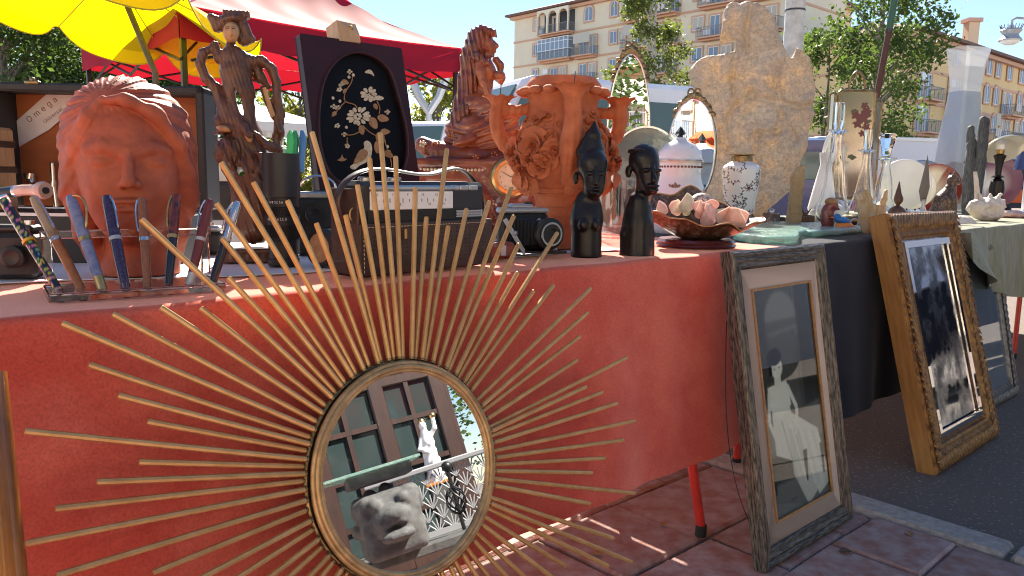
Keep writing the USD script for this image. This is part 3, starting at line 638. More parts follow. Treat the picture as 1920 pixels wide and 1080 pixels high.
# ================================================================ vehicles
def van(name, label, cat_, loc, rz, L, Wd, H, paint, nose=.9, box_=False, glass='green_glass'):
    t = thing(name, label, cat_, loc, rz); w = Wd / 2
    def ringpts(x, z, ww, e=.08): return [(x, -ww + e, z), (x, ww - e, z), (x, -ww, z - e), (x, ww, z - e)]
    body = hull(ringpts(-L / 2, H * .97, w * .9) + ringpts(-L / 2 + .15, H, w * .9) + ringpts(L / 2 - nose - .75, H, w * .88) + ringpts(L / 2 - nose - .55, H * .97, w * .86) + ringpts(L / 2 - nose + .1, H * .56, w * .97) + ringpts(L / 2 - nose + .1, .32, w * .96) + ringpts(-L / 2, .34, w * .97) + ringpts(-L / 2 - .02, H * .5, w))
    part('body', body, paint, t, smooth=25)
    part('bonnet', hull(ringpts(L / 2 - nose + .05, H * .55, w * .95) + ringpts(L / 2 - .12, H * .42, w * .86) + ringpts(L / 2, H * .36, w * .84) + ringpts(L / 2, .3, w * .86) + ringpts(L / 2 - nose + .05, .3, w * .95)), paint, t, smooth=25)
    # glass, proud by a few millimetres
    a, b_ = V(L / 2 - nose - .50, 0, H * .93), V(L / 2 - nose + .06, 0, H * .585); nn = V(b_[2] - a[2], 0, a[0] - b_[0]); nn = -nn / np.linalg.norm(nn)
    nn = nn if nn[0] > 0 else -nn
    ws = []
    for q, ww in ((a, w * .76), (b_, w * .86)):
        for s in (-1, 1): ws += [q + V(0, s * ww, 0) + nn * .02, q + V(0, s * ww, 0) + nn * .045]
    part('windscreen', hull(ws), glass, t, smooth=False)
    for s in (-1, 1):
        def side(x0, x1, z0, z1, x1t): 
            return hull([(x, s * (w * (.985 if z == z0 else .915) + dy), z) for (x, z) in ((x0, z0), (x1, z0), (x1t, z1), (x0, z1)) for dy in (0.0, .02)])
        part('side_window', side(L / 2 - nose - 1.35, L / 2 - nose - .12, H * .58, H * .88, L / 2 - nose - .5), glass, t, smooth=False)
        if not box_: part('side_window', side(-L / 2 + .35, L / 2 - nose - 1.5, H * .58, H * .88, L / 2 - nose - 1.5), glass, t, smooth=False)
        part('wing_mirror', box(.12, .2, .28, (L / 2 - nose - .25, s * (w + .13), H * .62), .03), 'black_plastic', t)
        for x in (-L / 2 + .75, L / 2 - .8):
            wh = part('wheel', mv(lathe([(0, -.012), (.27, -.012), (.31, -.06), (.31, .06), (.27, .1), (0, .1)], 24), (x, s * (w - .1), .31), rx=90), 'tyre', t)
            part('hub', mv(lathe([(0, .11), (.17, .105), (.19, .08)], 20), (x, s * (w - .1), .31), rx=-90 * s), 'silver_paint', wh)
        part('tail_light', box(.04, .16, .5, (-L / 2 - .02, s * (w - .13), H * .42), .01), 'tail_red', t)
        part('headlight', box(.06, .3, .2, (L / 2 - .02, s * (w - .3), H * .36), .02), 'window_white', t)
    part('rear_window', box(.03, Wd * .62, H * .26, (-L / 2 - .008, 0, H * .74), .008), glass, t)
    return t
p = D(965, 200, 11.5); van('van', 'white van parked behind the terracotta candelabra', 'van', (p[0] + .55, p[1] + .9, -.012), 205, 4.6, 1.95, 2.42, 'white_paint')
p = D(775, 270, 13.5); van('car', 'white boxy car with a roof rack behind the black panel', 'car', (p[0], p[1] + 1, -.012), 250, 3.9, 1.7, 1.95, 'white_paint', nose=1.1)
p = D(1222, 250, 17); van('van', 'white round roofed van behind the gilt mirrors', 'van', (p[0], p[1] + 1, -.012), 262, 4.4, 1.6, 2.5, 'lavender_paint', nose=1.0)
p = D(1512, 300, 12.0); van('car', 'dark blue car with red tail lights beside the brass folding mirror', 'car', (p[0] + .55, p[1] + 1.7, -.012), 62, 4.0, 1.7, 1.62, 'blue_paint', nose=1.0)
p = D(1500, 290, 20); van('van', 'white van behind the dark blue car', 'van', (p[0] + .3, p[1] + 1, -.012), 62, 4.6, 1.9, 1.98, 'white_paint')
p = D(1690, 300, 15)
t = van('lorry', 'lavender white box lorry behind the decanters', 'lorry', (p[0] + .35, p[1] + 1.2, -.012), 12, 3.6, 1.9, 1.30, 'lavender_paint', box_=True)
part('cargo_box', box(2.5, 2.0, 1.25, (-.75, 0, 1.18), .04), 'lavender_paint', t); part('rim_rail', cat(box(2.54, 2.04, .07, (-.75, 0, 1.80), .01)), 'white_paint', t)
# ================================================================ the stall tables
def table(label, t0, t1, n0, n1, legs, group=None, m='leg_red'):
    c = W((t0 + t1) / 2, (n0 + n1) / 2, 0); t = thing('trestle_table', label, 'table', c, RZ, group=group)
    part('tabletop', box(t1 - t0, n1 - n0, .025, (0, 0, .718), .004), 'beech', t, smooth=False)
    for (a, b, sp) in legs:
        x, y = a - (t0 + t1) / 2, b - (n0 + n1) / 2; g = 0 if a < KT else -.012
        l = part('leg', tube([(x - sp, y + (.085 if b < 1.2 else 0), .70), (x, y, g + .02)], [.0125, .0125], 14), m, t)
        part('rubber_foot', tube([(x, y, g + .03), (x, y, g)], [.0145, .015], 14), 'rubber', l)
    return t
table('long trestle table with red legs under the red cloth', -1.0, 2.02, EDGE + .02, 1.99, [(1.662, 1.074, .09), (2.03, 1.405, .0), (1.671, 1.412, .0), (-.8, 1.12, 0), (-.8, 1.9, 0), (1.9, 1.9, 0)])
table('table under the dark navy cloth', 2.06, 5.2, EDGE + .02, 2.12, [(2.2, 1.3, 0), (2.2, 2.0, 0), (4.8, 1.2, 0), (4.8, 2.0, 0)])
def drape(t0, t1, zh, n_back=2.12, top=.737, edge=EDGE, r=.014, nt=150, wob=.010, seed=0, hemf=None, front=.0, zb=.715):
    # runs over the back edge, across the table, round the front edge and down to the hem
    rs = np.random.default_rng(seed); ph = rs.uniform(0, 6.28, 6)
    prof = [(n_back + .012, zb)] + [(n_back + .010, zb + (top - zb) * k / 4) for k in (1, 2, 3)] + [(n_back, top)] + [(n_back + (edge + r - n_back) * k / 12, top) for k in range(1, 13)]
    prof += [(edge + r - r * math.sin(a), top - r + r * math.cos(a)) for a in np.linspace(.3, np.pi / 2, 5)]
    nd = 26; k0 = len(prof); prof += [(edge, None)] * nd
    ts = np.linspace(t0, t1, nt); v = np.zeros((nt, len(prof), 3))
    for i, t in enumerate(ts):
        hm = (hemf(t) if hemf else zh) + .004 * math.sin(9 * t + ph[0])
        for k, (n_, z) in enumerate(prof):
            if z is None:
                q = (k - k0 + 1) / nd; z = top - r + (hm - top + r) * q
                n_ = edge - q * front - wob * q * (math.sin(7 * t + ph[1]) + .7 * math.sin(15 * t + ph[2] + q) + .4 * math.sin(31 * t + ph[3]))
            v[i, k] = W(t, n_, z + (.0012 * math.sin(20 * t + 9 * n_) if k < k0 else 0))
    i = np.arange(nt * len(prof)).reshape(nt, -1); q = np.stack([i[:-1, :-1], i[1:, :-1], i[1:, 1:], i[:-1, 1:]], -1).reshape(-1, 4)
    return (v.reshape(-1, 3), np.vstack([q[:, [0, 1, 2]], q[:, [0, 2, 3]]]))
def red_hem(t): return .222 - .02 * np.clip((1.0 - t) / .5, 0, 1) + .06 * np.clip((t - 1.93) / .1, 0, 1) ** 2
rc_ = single('tablecloth', drape(-1.0, 2.035, .222, hemf=red_hem, front=.055, seed=1, n_back=2.0), 'red_cloth', 'faded coral red velour cloth draped over the near table', 'tablecloth', smooth=True)
single('tablecloth', drape(2.045, 4.15, .15, hemf=lambda t: .16 - .03 * max(0, t - 2.6), front=.03, seed=4, top=.735, edge=EDGE + .01, wob=.014), 'black_cloth', 'dark navy cloth hanging between the portrait and the gilt mirror', 'tablecloth', smooth=True)
p0 = PN(1800, 424, EDGE + .02) @ TV
single('tablecloth', drape(p0 - .1, 6.2, .35, hemf=lambda t: .735 - .36 * max(0, min(1, (t - p0 + .1) / 1.0)) ** .3, top=.742, edge=EDGE - .005, front=.05, wob=.035, nt=120, seed=9), 'sage_cloth', 'sage green cloth draped at the right end above the silver frame', 'tablecloth', smooth=True)
pts = [W(*TN(P(*q)), .742) for q in ((-60, 540), (130, 531), (300, 527), (450, 523), (575, 516), (760, 503), (905, 492), (1060, 478), (1172, 472))]
pts += [W(1.62, 1.985, .742), W(-.7, 1.985, .742)]
po = Polygon([(q[0], q[1]) for q in pts]); single('paper_sheet', prism(po, .0015, .7395), 'white_paper', 'white paper sheet spread over the red cloth under the antiques', 'paper', smooth=False)

# ================================================================ sunburst mirror leaning on the red cloth
tilt = 14.0
pl0 = W(0, EDGE - .028, .735); pn = -NV * math.cos(rad(tilt)) + V(0, 0, math.sin(rad(tilt)))      # faces the buyer and a little up
def onmir(px, py):
    d = ray(px, py); return EYE + d * (((pl0 - EYE) @ pn) / (d @ pn))
mc = onmir(765, 880)
up_l = NV * math.sin(rad(tilt)) + V(0, 0, math.cos(rad(tilt)))
def loc2(p): q = p - mc; return V(q @ TV, q @ up_l)
sb = thing('sunburst_mirror', 'large round sunburst mirror with long gold rods leaning on the red cloth', 'mirror', mc, RZ, -tilt)
rin = np.mean([np.linalg.norm(loc2(onmir(*q))) for q in ((612, 880), (918, 880), (765, 694), (765, 1069))])
tips = [(45, 808), (115, 606), (168, 683), (220, 741), (278, 790), (262, 866), (181, 903), (105, 954), (48, 1018), (213, 588), (300, 577), (378, 577), (263, 412), (430, 520), (415, 448), (408, 380), (413, 305), (477, 340), (537, 376), (583, 248), (595, 417), (650, 402), (668, 347), (695, 295), (711, 250), (744, 292), (777, 352), (802, 406), (836, 280), (843, 423), (873, 392), (920, 376), (957, 352), (966, 404), (971, 458), (1043, 437), (973, 510), (1003, 545), (1036, 535), (1110, 540), (1100, 586), (1090, 630), (1080, 675), (1178, 670), (1097, 725), (1132, 735), (1155, 756), (1193, 789), (1167, 825), (1137, 859), (1108, 886), (1193, 925), (1104, 944), (1153, 1010), (1183, 1054), (1143, 1062), (105, 1078)]
pol = sorted([(math.atan2(*(loc2(onmir(*q)))[::-1]), np.linalg.norm(loc2(onmir(*q)))) for q in tips])
angs = [a for a, _ in pol]
gap_a = np.arange(max(a for a in angs if a < 0 and a > -2.2) if False else -3.2, 0)
lo_a = [a for a in angs if a < -.3]; 
lowR = max([a for a in angs if -1.57 < a < 0], default=-.5); R_end = min([a for a in angs if a > -1.57 and a < 0]); L_end = max([a for a in angs if a < -1.57] + [-math.pi])
cands = [(a, l) for a, l in pol]
nfill = int(round((R_end - L_end) / .083)); pat = [.46, .40, .43, .37, .45, .41, .44, .38]
for k in range(1, nfill): cands.append((L_end + (R_end - L_end) * k / nfill, min(pat[k % 8], (mc[2] - .012) / math.cos(rad(tilt)) / max(.2, abs(math.sin(L_end + (R_end - L_end) * k / nfill))))))
ro = rin * 1.108
for k, (a, l) in enumerate(cands):
    d = V(math.cos(a), 0, math.sin(a)); off = V(0, .004 if k % 2 else -.003, 0)
    part('rod', tube([d * (ro + .004) + off, d * (l - .002) + off, d * l + off], [.0044, .0044, .0035], 8), 'gold_rod', sb, smooth=40)
    part('rod_clip', ball(.0046, d * (ro + .006) + off, 1), 'old_brass', sb)
part('glass', mv(lathe([(0, 0), (rin * 1.01, 0), (rin * 1.01, .004), (0, .004)], 96), (0, -.004, 0), rx=90), 'mirror', sb, smooth=20)
for k, (q, r_, yy) in enumerate(((1.012, .0042, -.010), (1.046, .0046, -.0122), (1.082, .0044, -.009))):
    part('rim_ring', tube(ell2(rin * q, rin * q, 96) + V(0, yy, 0), r_, 10, closed=True), 'gold_rim', sb, smooth=True)
part('back_ring', tube(ell2(ro, ro, 96) + V(0, .006, 0), .0048, 8, closed=True), 'old_brass', sb, smooth=True)
part('back_plate', mv(lathe([(0, 0), (rin * 1.1, 0), (rin * 1.1, .006), (0, .006)], 64), (0, .010, 0), rx=90), 'old_brass', sb, smooth=20)

# ================================================================ frames
def rails(w, h, prof, m, root, mv_=None, n=1):
    # prof: (inset from the outer edge, depth forward); four mitred lengths
    prof = np.asarray(prof, float); out = []
    cor = [(-w / 2, 0, 1, 1), (w / 2, 0, -1, 1), (w / 2, h, -1, -1), (-w / 2, h, 1, -1)]
    for k in range(4):
        a, b = cor[k], cor[(k + 1) % 4]; ring = []
        for c in (a, b): ring.append(np.array([(c[0] + c[2] * i, -d, c[1] + c[3] * i) for i, d in prof]))
        v = np.vstack(ring); m_ = len(prof); f = []
        for q in range(m_):
            q2 = (q + 1) % m_; f += [[q, q2, m_ + q2], [q, m_ + q2, m_ + q]]
        vert = k in (1, 3)
        part('rail', (v, np.array(f)), (mv_ or m) if vert else m, root, smooth=20)
def picture(fn, w, h, nu, nv, y, z0):
    # fn(nu, nv) -> colours (nv rows from the top, nu columns)
    c = fn(); g = grid(lambda u, v: (-w / 2 + u * w, np.full_like(u, y), z0 + (1 - v) * h), nu, nv)
    return g, np.asarray(c).transpose(1, 0, 2).reshape(-1, 3)
from PIL import Image, ImageDraw, ImageFilter
def portrait(nu=110, nv=270):
    s = 4; im = Image.new('L', (nu * s, nv * s), 62); d = ImageDraw.Draw(im); w_, h_ = nu * s, nv * s
    X = lambda *q: [(a * w_, b * h_) for a, b in q]
    for i in range(14): d.line(X((i / 13, 0), (i / 13 + .03, .62)), fill=62 + (i * 37) % 34, width=14)
    d.ellipse(X((.18, .02), (.72, .27)), fill=118); d.rectangle(X((.18, .15), (.72, .24)), fill=84)
    d.polygon(X((.2, .2), (.72, .18), (.70, .23), (.5, .25), (.3, .24)), fill=108)
    d.polygon(X((.2, .22), (.68, .2), (.62, .56), (.26, .58)), fill=82)
    d.rectangle(X((.72, 0), (1, .56)), fill=44)
    d.polygon(X((0, .62), (1, .55), (1, .74), (0, .76)), fill=98); d.polygon(X((0, .74), (1, .72), (1, .87), (0, .86)), fill=52)
    d.rectangle(X((0, .86), (1, 1)), fill=104)
    im = im.filter(ImageFilter.GaussianBlur(7)); d = ImageDraw.Draw(im)
    G = lambda *q: [((.46 + (a - .50) * 1.45) * w_, (.64 + (b - .62) * 1.16) * h_) for a, b in q]
    d.polygon(G((.06, .46), (.16, .44), (.3, .58), (.34, .68), (.06, .70)), fill=112)
    d.polygon(G((.28, .47), (.46, .46), (.50, .56), (.62, .60), (.80, .66), (.86, .80), (.92, .88), (.74, .92), (.66, .82), (.44, .74), (.28, .70)), fill=202)
    d.polygon(G((.44, .62), (.56, .63), (.72, .90), (.60, .94), (.46, .80)), fill=186)
    d.polygon(G((.26, .44), (.48, .43), (.51, .53), (.36, .57), (.26, .52)), fill=212)
    d.line(G((.48, .45), (.57, .55), (.53, .65)), fill=210, width=24); d.line(G((.27, .46), (.24, .57), (.32, .67)), fill=204, width=22)
    d.polygon(G((.35, .40), (.42, .40), (.42, .45), (.34, .45)), fill=204)
    d.ellipse(G((.315, .335), (.45, .415)), fill=216); d.ellipse(G((.29, .30), (.45, .365)), fill=30); d.polygon(G((.29, .33), (.33, .34), (.33, .40), (.30, .40)), fill=32)
    for q in ((.36, .378), (.415, .376)): d.ellipse(G((q[0] - .012, q[1] - .004), (q[0] + .012, q[1] + .004)), fill=150)
    d.line(G((.375, .40), (.405, .399)), fill=160, width=4)
    for i in range(9): d.line(G((.38 + .05 * i, .58 + .012 * i), (.50 + .05 * i, .84 + .008 * i)), fill=160 + (i * 29) % 60, width=7)
    for q in ((.08, .80), (.62, .78), (.93, .78)): d.polygon(X((q[0] - .03, .76), (q[0] + .04, .76), (q[0] + .01, .90), (q[0] - .01, .90)), fill=40)
    d.line(X((.30, .955), (.33, .945), (.35, .958), (.38, .945), (.40, .957)), fill=70, width=5)
    im = im.filter(ImageFilter.GaussianBlur(2.4)); a = np.asarray(im.resize((nu, nv), Image.BOX), float) / 255
    r = np.random.default_rng(5); a = np.clip(a + r.normal(0, .018, a.shape), 0, 1)
    lin = np.where(a < .04, a / 12.92, ((a + .055) / 1.055) ** 2.4) * 1.3
    return np.clip(lin, 0, .85)[..., None] * V(1.0, .88, .74)
def lean(name, label, cat_, tl, tr_, bl_t, br_t, nb, h, tilt):
    return thing(name, label, cat_, W((bl_t + br_t) / 2, nb, 0 if (bl_t + br_t) / 2 < KT else -.0), RZ, -tilt)
# portrait print
w, h = .468, .765
pf = thing('framed_portrait', 'framed black and white portrait of a seated lady leaning on the table', 'picture', W(1.842, .868, .0), RZ, -10.5)
rails(w, h, [(0, -.02), (0, .008), (.006, .014), (.013, .014), (.017, .009), (.024, .011), (.032, .006), (.040, .007), (.047, -.003), (.047, -.02)], 'frame_wood', pf, 'frame_wood_v')
iw, ih = w - .094, h - .094
mo = Polygon(rect(iw, ih)).difference(affinity.translate(Polygon(rect(iw - .075, ih - .095)), 0, .045))
part('mat_board', face(mo, .002, .005, 0, .047), 'mat_board', pf, smooth=False)
fi = Polygon(rect(iw - .075, ih - .095)); part('fillet', face(fi.difference(fi.buffer(-.006)), .0, .005, 0, .047 + .045), 'inlay_brown', pf, smooth=False)
g, c = picture(portrait, iw - .085, ih - .105, 110, 270, .004, .047 + .050); part('print', g, 'print', pf, smooth=False, col=c)
part('glass', mv(box(iw, .002, ih), (0, .0, .047 + ih / 2)), 'pane', pf, smooth=False)
part('backing', mv(box(w - .02, .01, h - .02), (0, .018, h / 2)), 'beech', pf, smooth=False)
part('hanging_cord', tube(spline([(-.22, .03, .6), (-.235, .05, .35), (-.238, .04, .2), (-.21, .03, .1)], 12), .0012, 5), 'black_plastic', pf)

def ornate(root, w, h, rw, m, nx, nz, depth, seed, size=(.5, .55)):
    r = np.random.default_rng(seed)
    for s, n, ln in ((0, nx, w), (1, nx, w), (2, nz, h), (3, nz, h)):
        for k in range(n):
            u = (k + .5) / n * (ln - rw * .6) + rw * .3; a = 38 * (1 if s in (0, 2) else -1)
            x, z = [(u - w / 2, h - rw * .5), (u - w / 2, rw * .5), (-w / 2 + rw * .5, u), (w / 2 - rw * .5, u)][s]
            L_ = ln / n * size[1]; el = mv(ball(1, s=1, sq=(L_, .007, rw * size[0])), rx=0); el = mv(el, ry=a if s < 2 else a + 90, loc=(x, -depth, z))
            part('carved_leaf', el, m, root)
gm = thing('gilt_mirror', 'tall old mirror in a carved gilt frame leaning against the navy table', 'mirror', W(2.93, .842, -.012), RZ, -15)
w, h = .615, .862
rails(w, h, [(0, -.05), (0, .006), (.008, .014), (.05, .016), (.066, .008), (.072, .012), (.082, .010), (.086, .002), (.100, -.006), (.100, -.05)], 'gilt', gm, 'gilt')
for s in (-1, 1): part('side_board', box(.004, .055, h - .004, (s * (w / 2 + .001), .022, h / 2)), 'gilt_side', gm, smooth=False)
ornate(gm, w, h, .06, 'gilt', 24, 30, .017, 2)
for s in (-1, 1):
    for k in range(34): part('scroll', tube(spline([(s * (w / 2 - .012) + .007 * math.cos(q), -.018 - .002 * q, .03 + k * (h - .06) / 33 + .007 * math.sin(q)) for q in np.linspace(0, 4.5, 7)], 8), np.linspace(.004, .0022, 8), 5), 'gilt', gm)
part('glass', box(w - .19, .004, h - .19, (0, .004, h / 2)), 'old_mirror', gm, smooth=False)
bv = Polygon(rect(w - .2, h - .2)); part('bevel', face(bv.difference(bv.buffer(-.022)), -.0035, .002, 0, .1), 'mirror', gm, smooth=False)
part('backing', box(w - .04, .01, h - .04, (0, .052, h / 2)), 'beech', gm, smooth=False)
q = PN(1878, 470, 1.14)
sf = thing('silver_framed_picture', 'picture in an antique silver frame half hidden behind the gilt mirror', 'picture', W(3.68, .975, -.012), RZ, -12)
w, h = .60, .70
rails(w, h, [(0, -.02), (0, .008), (.02, .018), (.045, .010), (.05, .013), (.065, .004), (.07, -.02)], 'antique_silver', sf)
ornate(sf, w, h, .045, 'antique_silver', 18, 22, .017, 6)
part('print', box(w - .12, .004, h - .12, (0, .002, h / 2)), mk('violet_print', (.16, .17, .24), .4, col2=(.42, .42, .46), scale=2.5, contrast=(.55, .7)), sf, smooth=False)
part('glass', box(w - .13, .002, h - .13, (0, -.003, h / 2)), 'pane', sf, smooth=False)
# polished post at the left edge, close to the lens
a, b_ = D(-22, 700, .80), D(14, 1130, .74)
single('chair_post', tube(spline([a, (a + b_) / 2, b_], 12) - a, np.linspace(.017, .0205, 12), 20), 'amber_wood', 'glossy amber brown wooden post at the bottom left edge', 'furniture post', loc=a)
# old boxes on the ground behind

q = P(1585, 1036, .003); single('fallen_leaf', grid(lambda u, v: (.035 * (u - .5), .013 * (2 * v - 1) * np.sin(np.pi * np.clip(u, .02, .98)), .003 + .004 * (2 * v - 1) ** 2 * np.sin(np.pi * u)), 12, 6), 'dark_wood', 'small dark fallen leaf on the paving in front of the portrait', 'leaf', smooth=True, loc=q)

for i, (px, py, a) in enumerate(((1245, 985, 30), (1705, 1002, 80), (1120, 1040, 150))):
    q = P(px, py, .004); single('fallen_leaf', mv(grid(lambda u, v: (.028 * (u - .5), .010 * (2 * v - 1) * np.sin(np.pi * np.clip(u, .02, .98)), .002 + .003 * (2 * v - 1) ** 2 * np.sin(np.pi * u)), 12, 6), rz=a), 'inlay_brown', ('curled brown leaf on the paving beside the red table leg', 'curled brown leaf on the paving nearest the kerb', 'curled brown leaf under the sunburst rods')[i], 'leaf', smooth=True, loc=q)
# ================================================================ goods on the stall, left to right
def PX(px, n, z=TOP + .008):                  # point of the table along a sight line's column at depth n
    lo_, hi_ = 365.0, 900.0
    for _ in range(40):
        m_ = (lo_ + hi_) / 2
        if P(px, m_, z) @ NV > n: lo_ = m_
        else: hi_ = m_
    return P(px, m_, z), m_
def kz(px, top, q, base, u): return V(u, u, (D(px, top, q[1])[2] - q[2]) / (base - top))
def zat(px, py, y): return D(px, py, y)[2]

# ---- terracotta portrait head (units: picture units at its own distance)
pb_ = P(262, 514, TOP + .008); ub = U(pb_) * 1.0
def head_sdf(p):
    x, y, z = p[:, 0], p[:, 1], p[:, 2]
    sx = np.abs(x + 8)
    face = ell(p, (-8, -52, 188), (92, 78, 124))
    sk = smin(ell(p, (-8, 20, 245), (116, 128, 126)), face, 30)
    jaw = smin(ell(p, (-10, -82, 112), (48, 48, 36)), chain(p, [(-8, -90, 100), (-8, -88, 92)], [20, 18]), 18)
    d = smin(sk, jaw, 34)
    d = smin(d, chain(p, [(0, 20, 140), (4, 22, 60), (2, 25, 0)], [66, 66, 82], 12), 26)
    q = np.stack([sx, y, z], 1)
    d = smax(d, -ell(q, (42, -140, 214), (34, 24, 17)), 16)                       # eye sockets
    lid = ell(q, (43, -104, 212), (26, 17, 13)); d = smin(d, lid, 4)
    d = smax(d, -chain(q, [(20, -123, 208), (44, -124, 203), (66, -112, 207)], [2.2, 2.6, 2]), 2)   # closed lids
    brow = chain(q, [(16, -116, 232), (44, -117, 241), (72, -98, 234)], [6, 7, 5], 4); d = smin(d, brow, 20)
    d = smin(d, chain(p, [(-8, -122, 232), (-8, -136, 205), (-9, -152, 180)], [8, 10, 13], 5), 9)      # nose
    d = smin(d, ell(q, (13, -138, 174), (9, 12, 9)), 7)
    d = smax(d, -ell(q, (8, -148, 165), (5, 8, 4)), 3)
    d = smin(d, ell(p, (-10, -131, 144), (30, 14, 6.5)), 4); d = smin(d, ell(p, (-10, -128, 130), (25, 14, 7.5)), 5)
    d = smax(d, -chain(p, [(-38, -124, 138), (-10, -146, 138), (20, -124, 138)], [1.6, 2.6, 1.6]), 2)
    d = smin(d, ell(q, (46, -92, 160), (26, 26, 32)), 24)                          # cheeks
    d = smin(d, ell(q, (100, 5, 178), (16, 28, 32)), 12)                           # ears
    # hair: a full cap, open over the face, combed out from a parting above the left brow
    hair = smin(ell(p, (-8, 28, 252), (131, 138, 124)), ell(q, (84, 12, 190), (46, 70, 84)), 26)
    hair = smin(hair, chain(q, [(92, 0, 150), (84, 30, 90), (66, 48, 20)], [36, 30, 26], 16), 24)
    mask = ell(p, (-4, -140, 186), (101, 126, 126))
    cx, cz = -48, 330
    an = np.arctan2(z - cz, x - cx) ; rr = np.hypot(x - cx, z - cz)
    st = np.sin(19 * an + rr * .022 + 1.5 * np.sin(rr * .017)) * 2.0 + np.sin(47 * an + rr * .05) * 1.3 + fbm(p, .02, 2, 3) * 5
    hair = hair - st * np.clip(rr / 60, .15, 1)
    hair = smax(hair, -mask, 9)
    roll = chain(p, [(-46, -92, 322), (-6, -112, 322), (46, -104, 300), (84, -76, 250), (104, -40, 190), (104, -4, 130)], [6, 10, 13, 15, 15, 13], 14) - np.sin(.17 * (x - .8 * z) + .02 * z) * .8
    roll2 = chain(p, [(-50, -90, 322), (-78, -82, 290), (-100, -56, 240), (-112, -20, 180), (-104, 4, 120)], [6, 10, 12, 13, 12], 14) - np.sin(.17 * (x + .8 * z)) * .7
    hair = smin(hair, smin(roll, roll2, 8), 16)
    d = smin(d, hair, 3)
    d = d + fbm(p, .09, 3, 9) * 1.6
    return smax(d, -z, 2)
t = thing('terracotta_head', 'large terracotta head of a woman with combed hair and closed eyes', 'sculpture', pb_, 0)
part('head', mv(nets(head_sdf, (-150, -180, -4), (150, 180, 392), 2.7), (.0, .0, .0), rz=25, s=V(ub * .87, ub * .87, ub * .965)), 'bust_clay', t, smooth=True)

# ---- black instrument case with ribbon
pc_ = PX(175, 1.86); cb = pc_[0]; uc = U(cb)
t = thing('instrument_case', 'open black instrument case with orange lining and a printed ribbon', 'case', cb, 4)
cx0, cx1 = (12 - 175) * uc, (390 - 175) * uc; wC = cx1 - cx0; zt0, zt1 = zat(175, 392, cb[1]) - cb[2], zat(175, 158, cb[1]) - cb[2]; hC = zt1 - zt0; mxc = (cx0 + cx1) / 2
ld = part('lid', cat(box(wC, .012, hC, (mxc, .075, zt0 + hC / 2)), box(.018, .09, hC, (cx0 + .009, .036, zt0 + hC / 2), .004), box(.018, .09, hC, (cx1 - .009, .036, zt0 + hC / 2), .004), box(wC, .09, .018, (mxc, .036, zt1 - .009), .004)), 'black_leather', t, smooth=20)
part('lining', box(wC - .036, .004, hC - .02, (mxc, .064, zt0 + hC / 2 - .006)), 'case_lining', t)
part('catch', cat(box(.03, .012, .008, (cx0 + .09, -.006, zt1), .002), ball(.006, (cx0 + .09, -.006, zt1 + .006), 1)), 'old_brass', t)
part('body', cat(box(wC + .01, .20, .16, (mxc, -.09, zt0 - .08), .006)), 'black_leather', t, smooth=20)
part('body_rim', cat(box(wC + .012, .006, .006, (mxc, -.192, zt0 - .003)), box(wC, .005, .005, (mxc, -.190, zt0 - .10))), 'silver_paint', t, smooth=False)
lx = lambda px: (px - 175) * uc; lz = lambda py: zat(175, py, cb[1]) - cb[2]
for px in (124, 330): part('latch', cat(mv(tube(ell2(.007, .006, 16), .0018, 6, closed=True), (lx(px) - .02, -.196, lz(437))), box(.022, .012, .022, (lx(px) + .006, -.196, lz(436)), .006)), 'brass', t)
rb = Polygon([(lx(28), lz(226)), (lx(96), lz(164)), (lx(152), lz(164)), (lx(150), lz(172)), (lx(118), lz(214)), (lx(84), lz(243)), (lx(29), lz(276))])
rp = part('ribbon', mv(upright(prism(rb, .0015)), (0, .058, 0)), 'ribbon', t, smooth=False)
dx, dz = lx(100) - lx(48), lz(186) - lz(228); an = math.degrees(math.atan2(dz, dx))
def word(s, px, py, hgt, gap, dy):
    x = 0; out = []
    for ch in s:
        m = meshkit.text_mesh(ch, hgt, .0006); out.append(mv(m, (x, 0, 0))); x += (np.ptp(np.array(m.vertices)[:, 0])) + gap
    v, f = cat(out); v = mv((v, f), rz=an)[0]; v = np.stack([v[:, 0] + lx(px), .0568 - v[:, 2], v[:, 1] + lz(py)], 1); return (v, f)
part('lettering', word('Omega', 50, 230, .0125, .008, 0), 'ink', rp, smooth=False); part('lettering', word('Universal', 79, 231, .0078, .0016, 0), 'ink', rp, smooth=False)
for px, y0_, y1_, r_, m in ((92, 305, 390, .0065, 'chrome'), (127, 226, 380, .006, 'chrome'), (50, 328, 345, .009, 'chrome')):
    part('instrument_tube', cat(tube([(lx(px) + .004, .045, lz(y1_)), (lx(px), .045, lz(y0_ + (y1_ - y0_) * .45)), (lx(px), .045, lz(y0_ + 3)), (lx(px), .045, lz(y0_))], [r_, r_ * .85, r_ * .85, r_ * .5], 14), mv(lathe([(0, 0), (r_ * 1.35, 0), (r_ * 1.35, .012), (0, .012)], 14), (lx(px), .045, lz(y0_ + (y1_ - y0_) * .55)))), m, t)
# tan boxes left of the case
b0 = PX(2, 1.9); t = thing('tan_case', 'small tan wooden case with brown straps at the far left edge', 'case', b0[0], 0); u0 = U(b0[0]); zz = lambda py: zat(2, py, b0[0][1]) - b0[0][2]
part('body', box(.10, .1, zz(238), (-.035, 0, zz(238) / 2), .006), 'pale_wood', t)
for py in (270, 318, 360): part('strap', box(.103, .103, .017, (-.035, 0, zz(py)), .003), 'brown_leather', t)
part('clasp', cat(ball(.006, (.0, -.01, zz(234)), 1), tube(spline([(-.02, -.02, zz(240)), (0, -.02, zz(229)), (.012, -.02, zz(240))], 8), .003, 6), ball(.003, (0, -.054, zz(270)), 1)), 'brass', t)
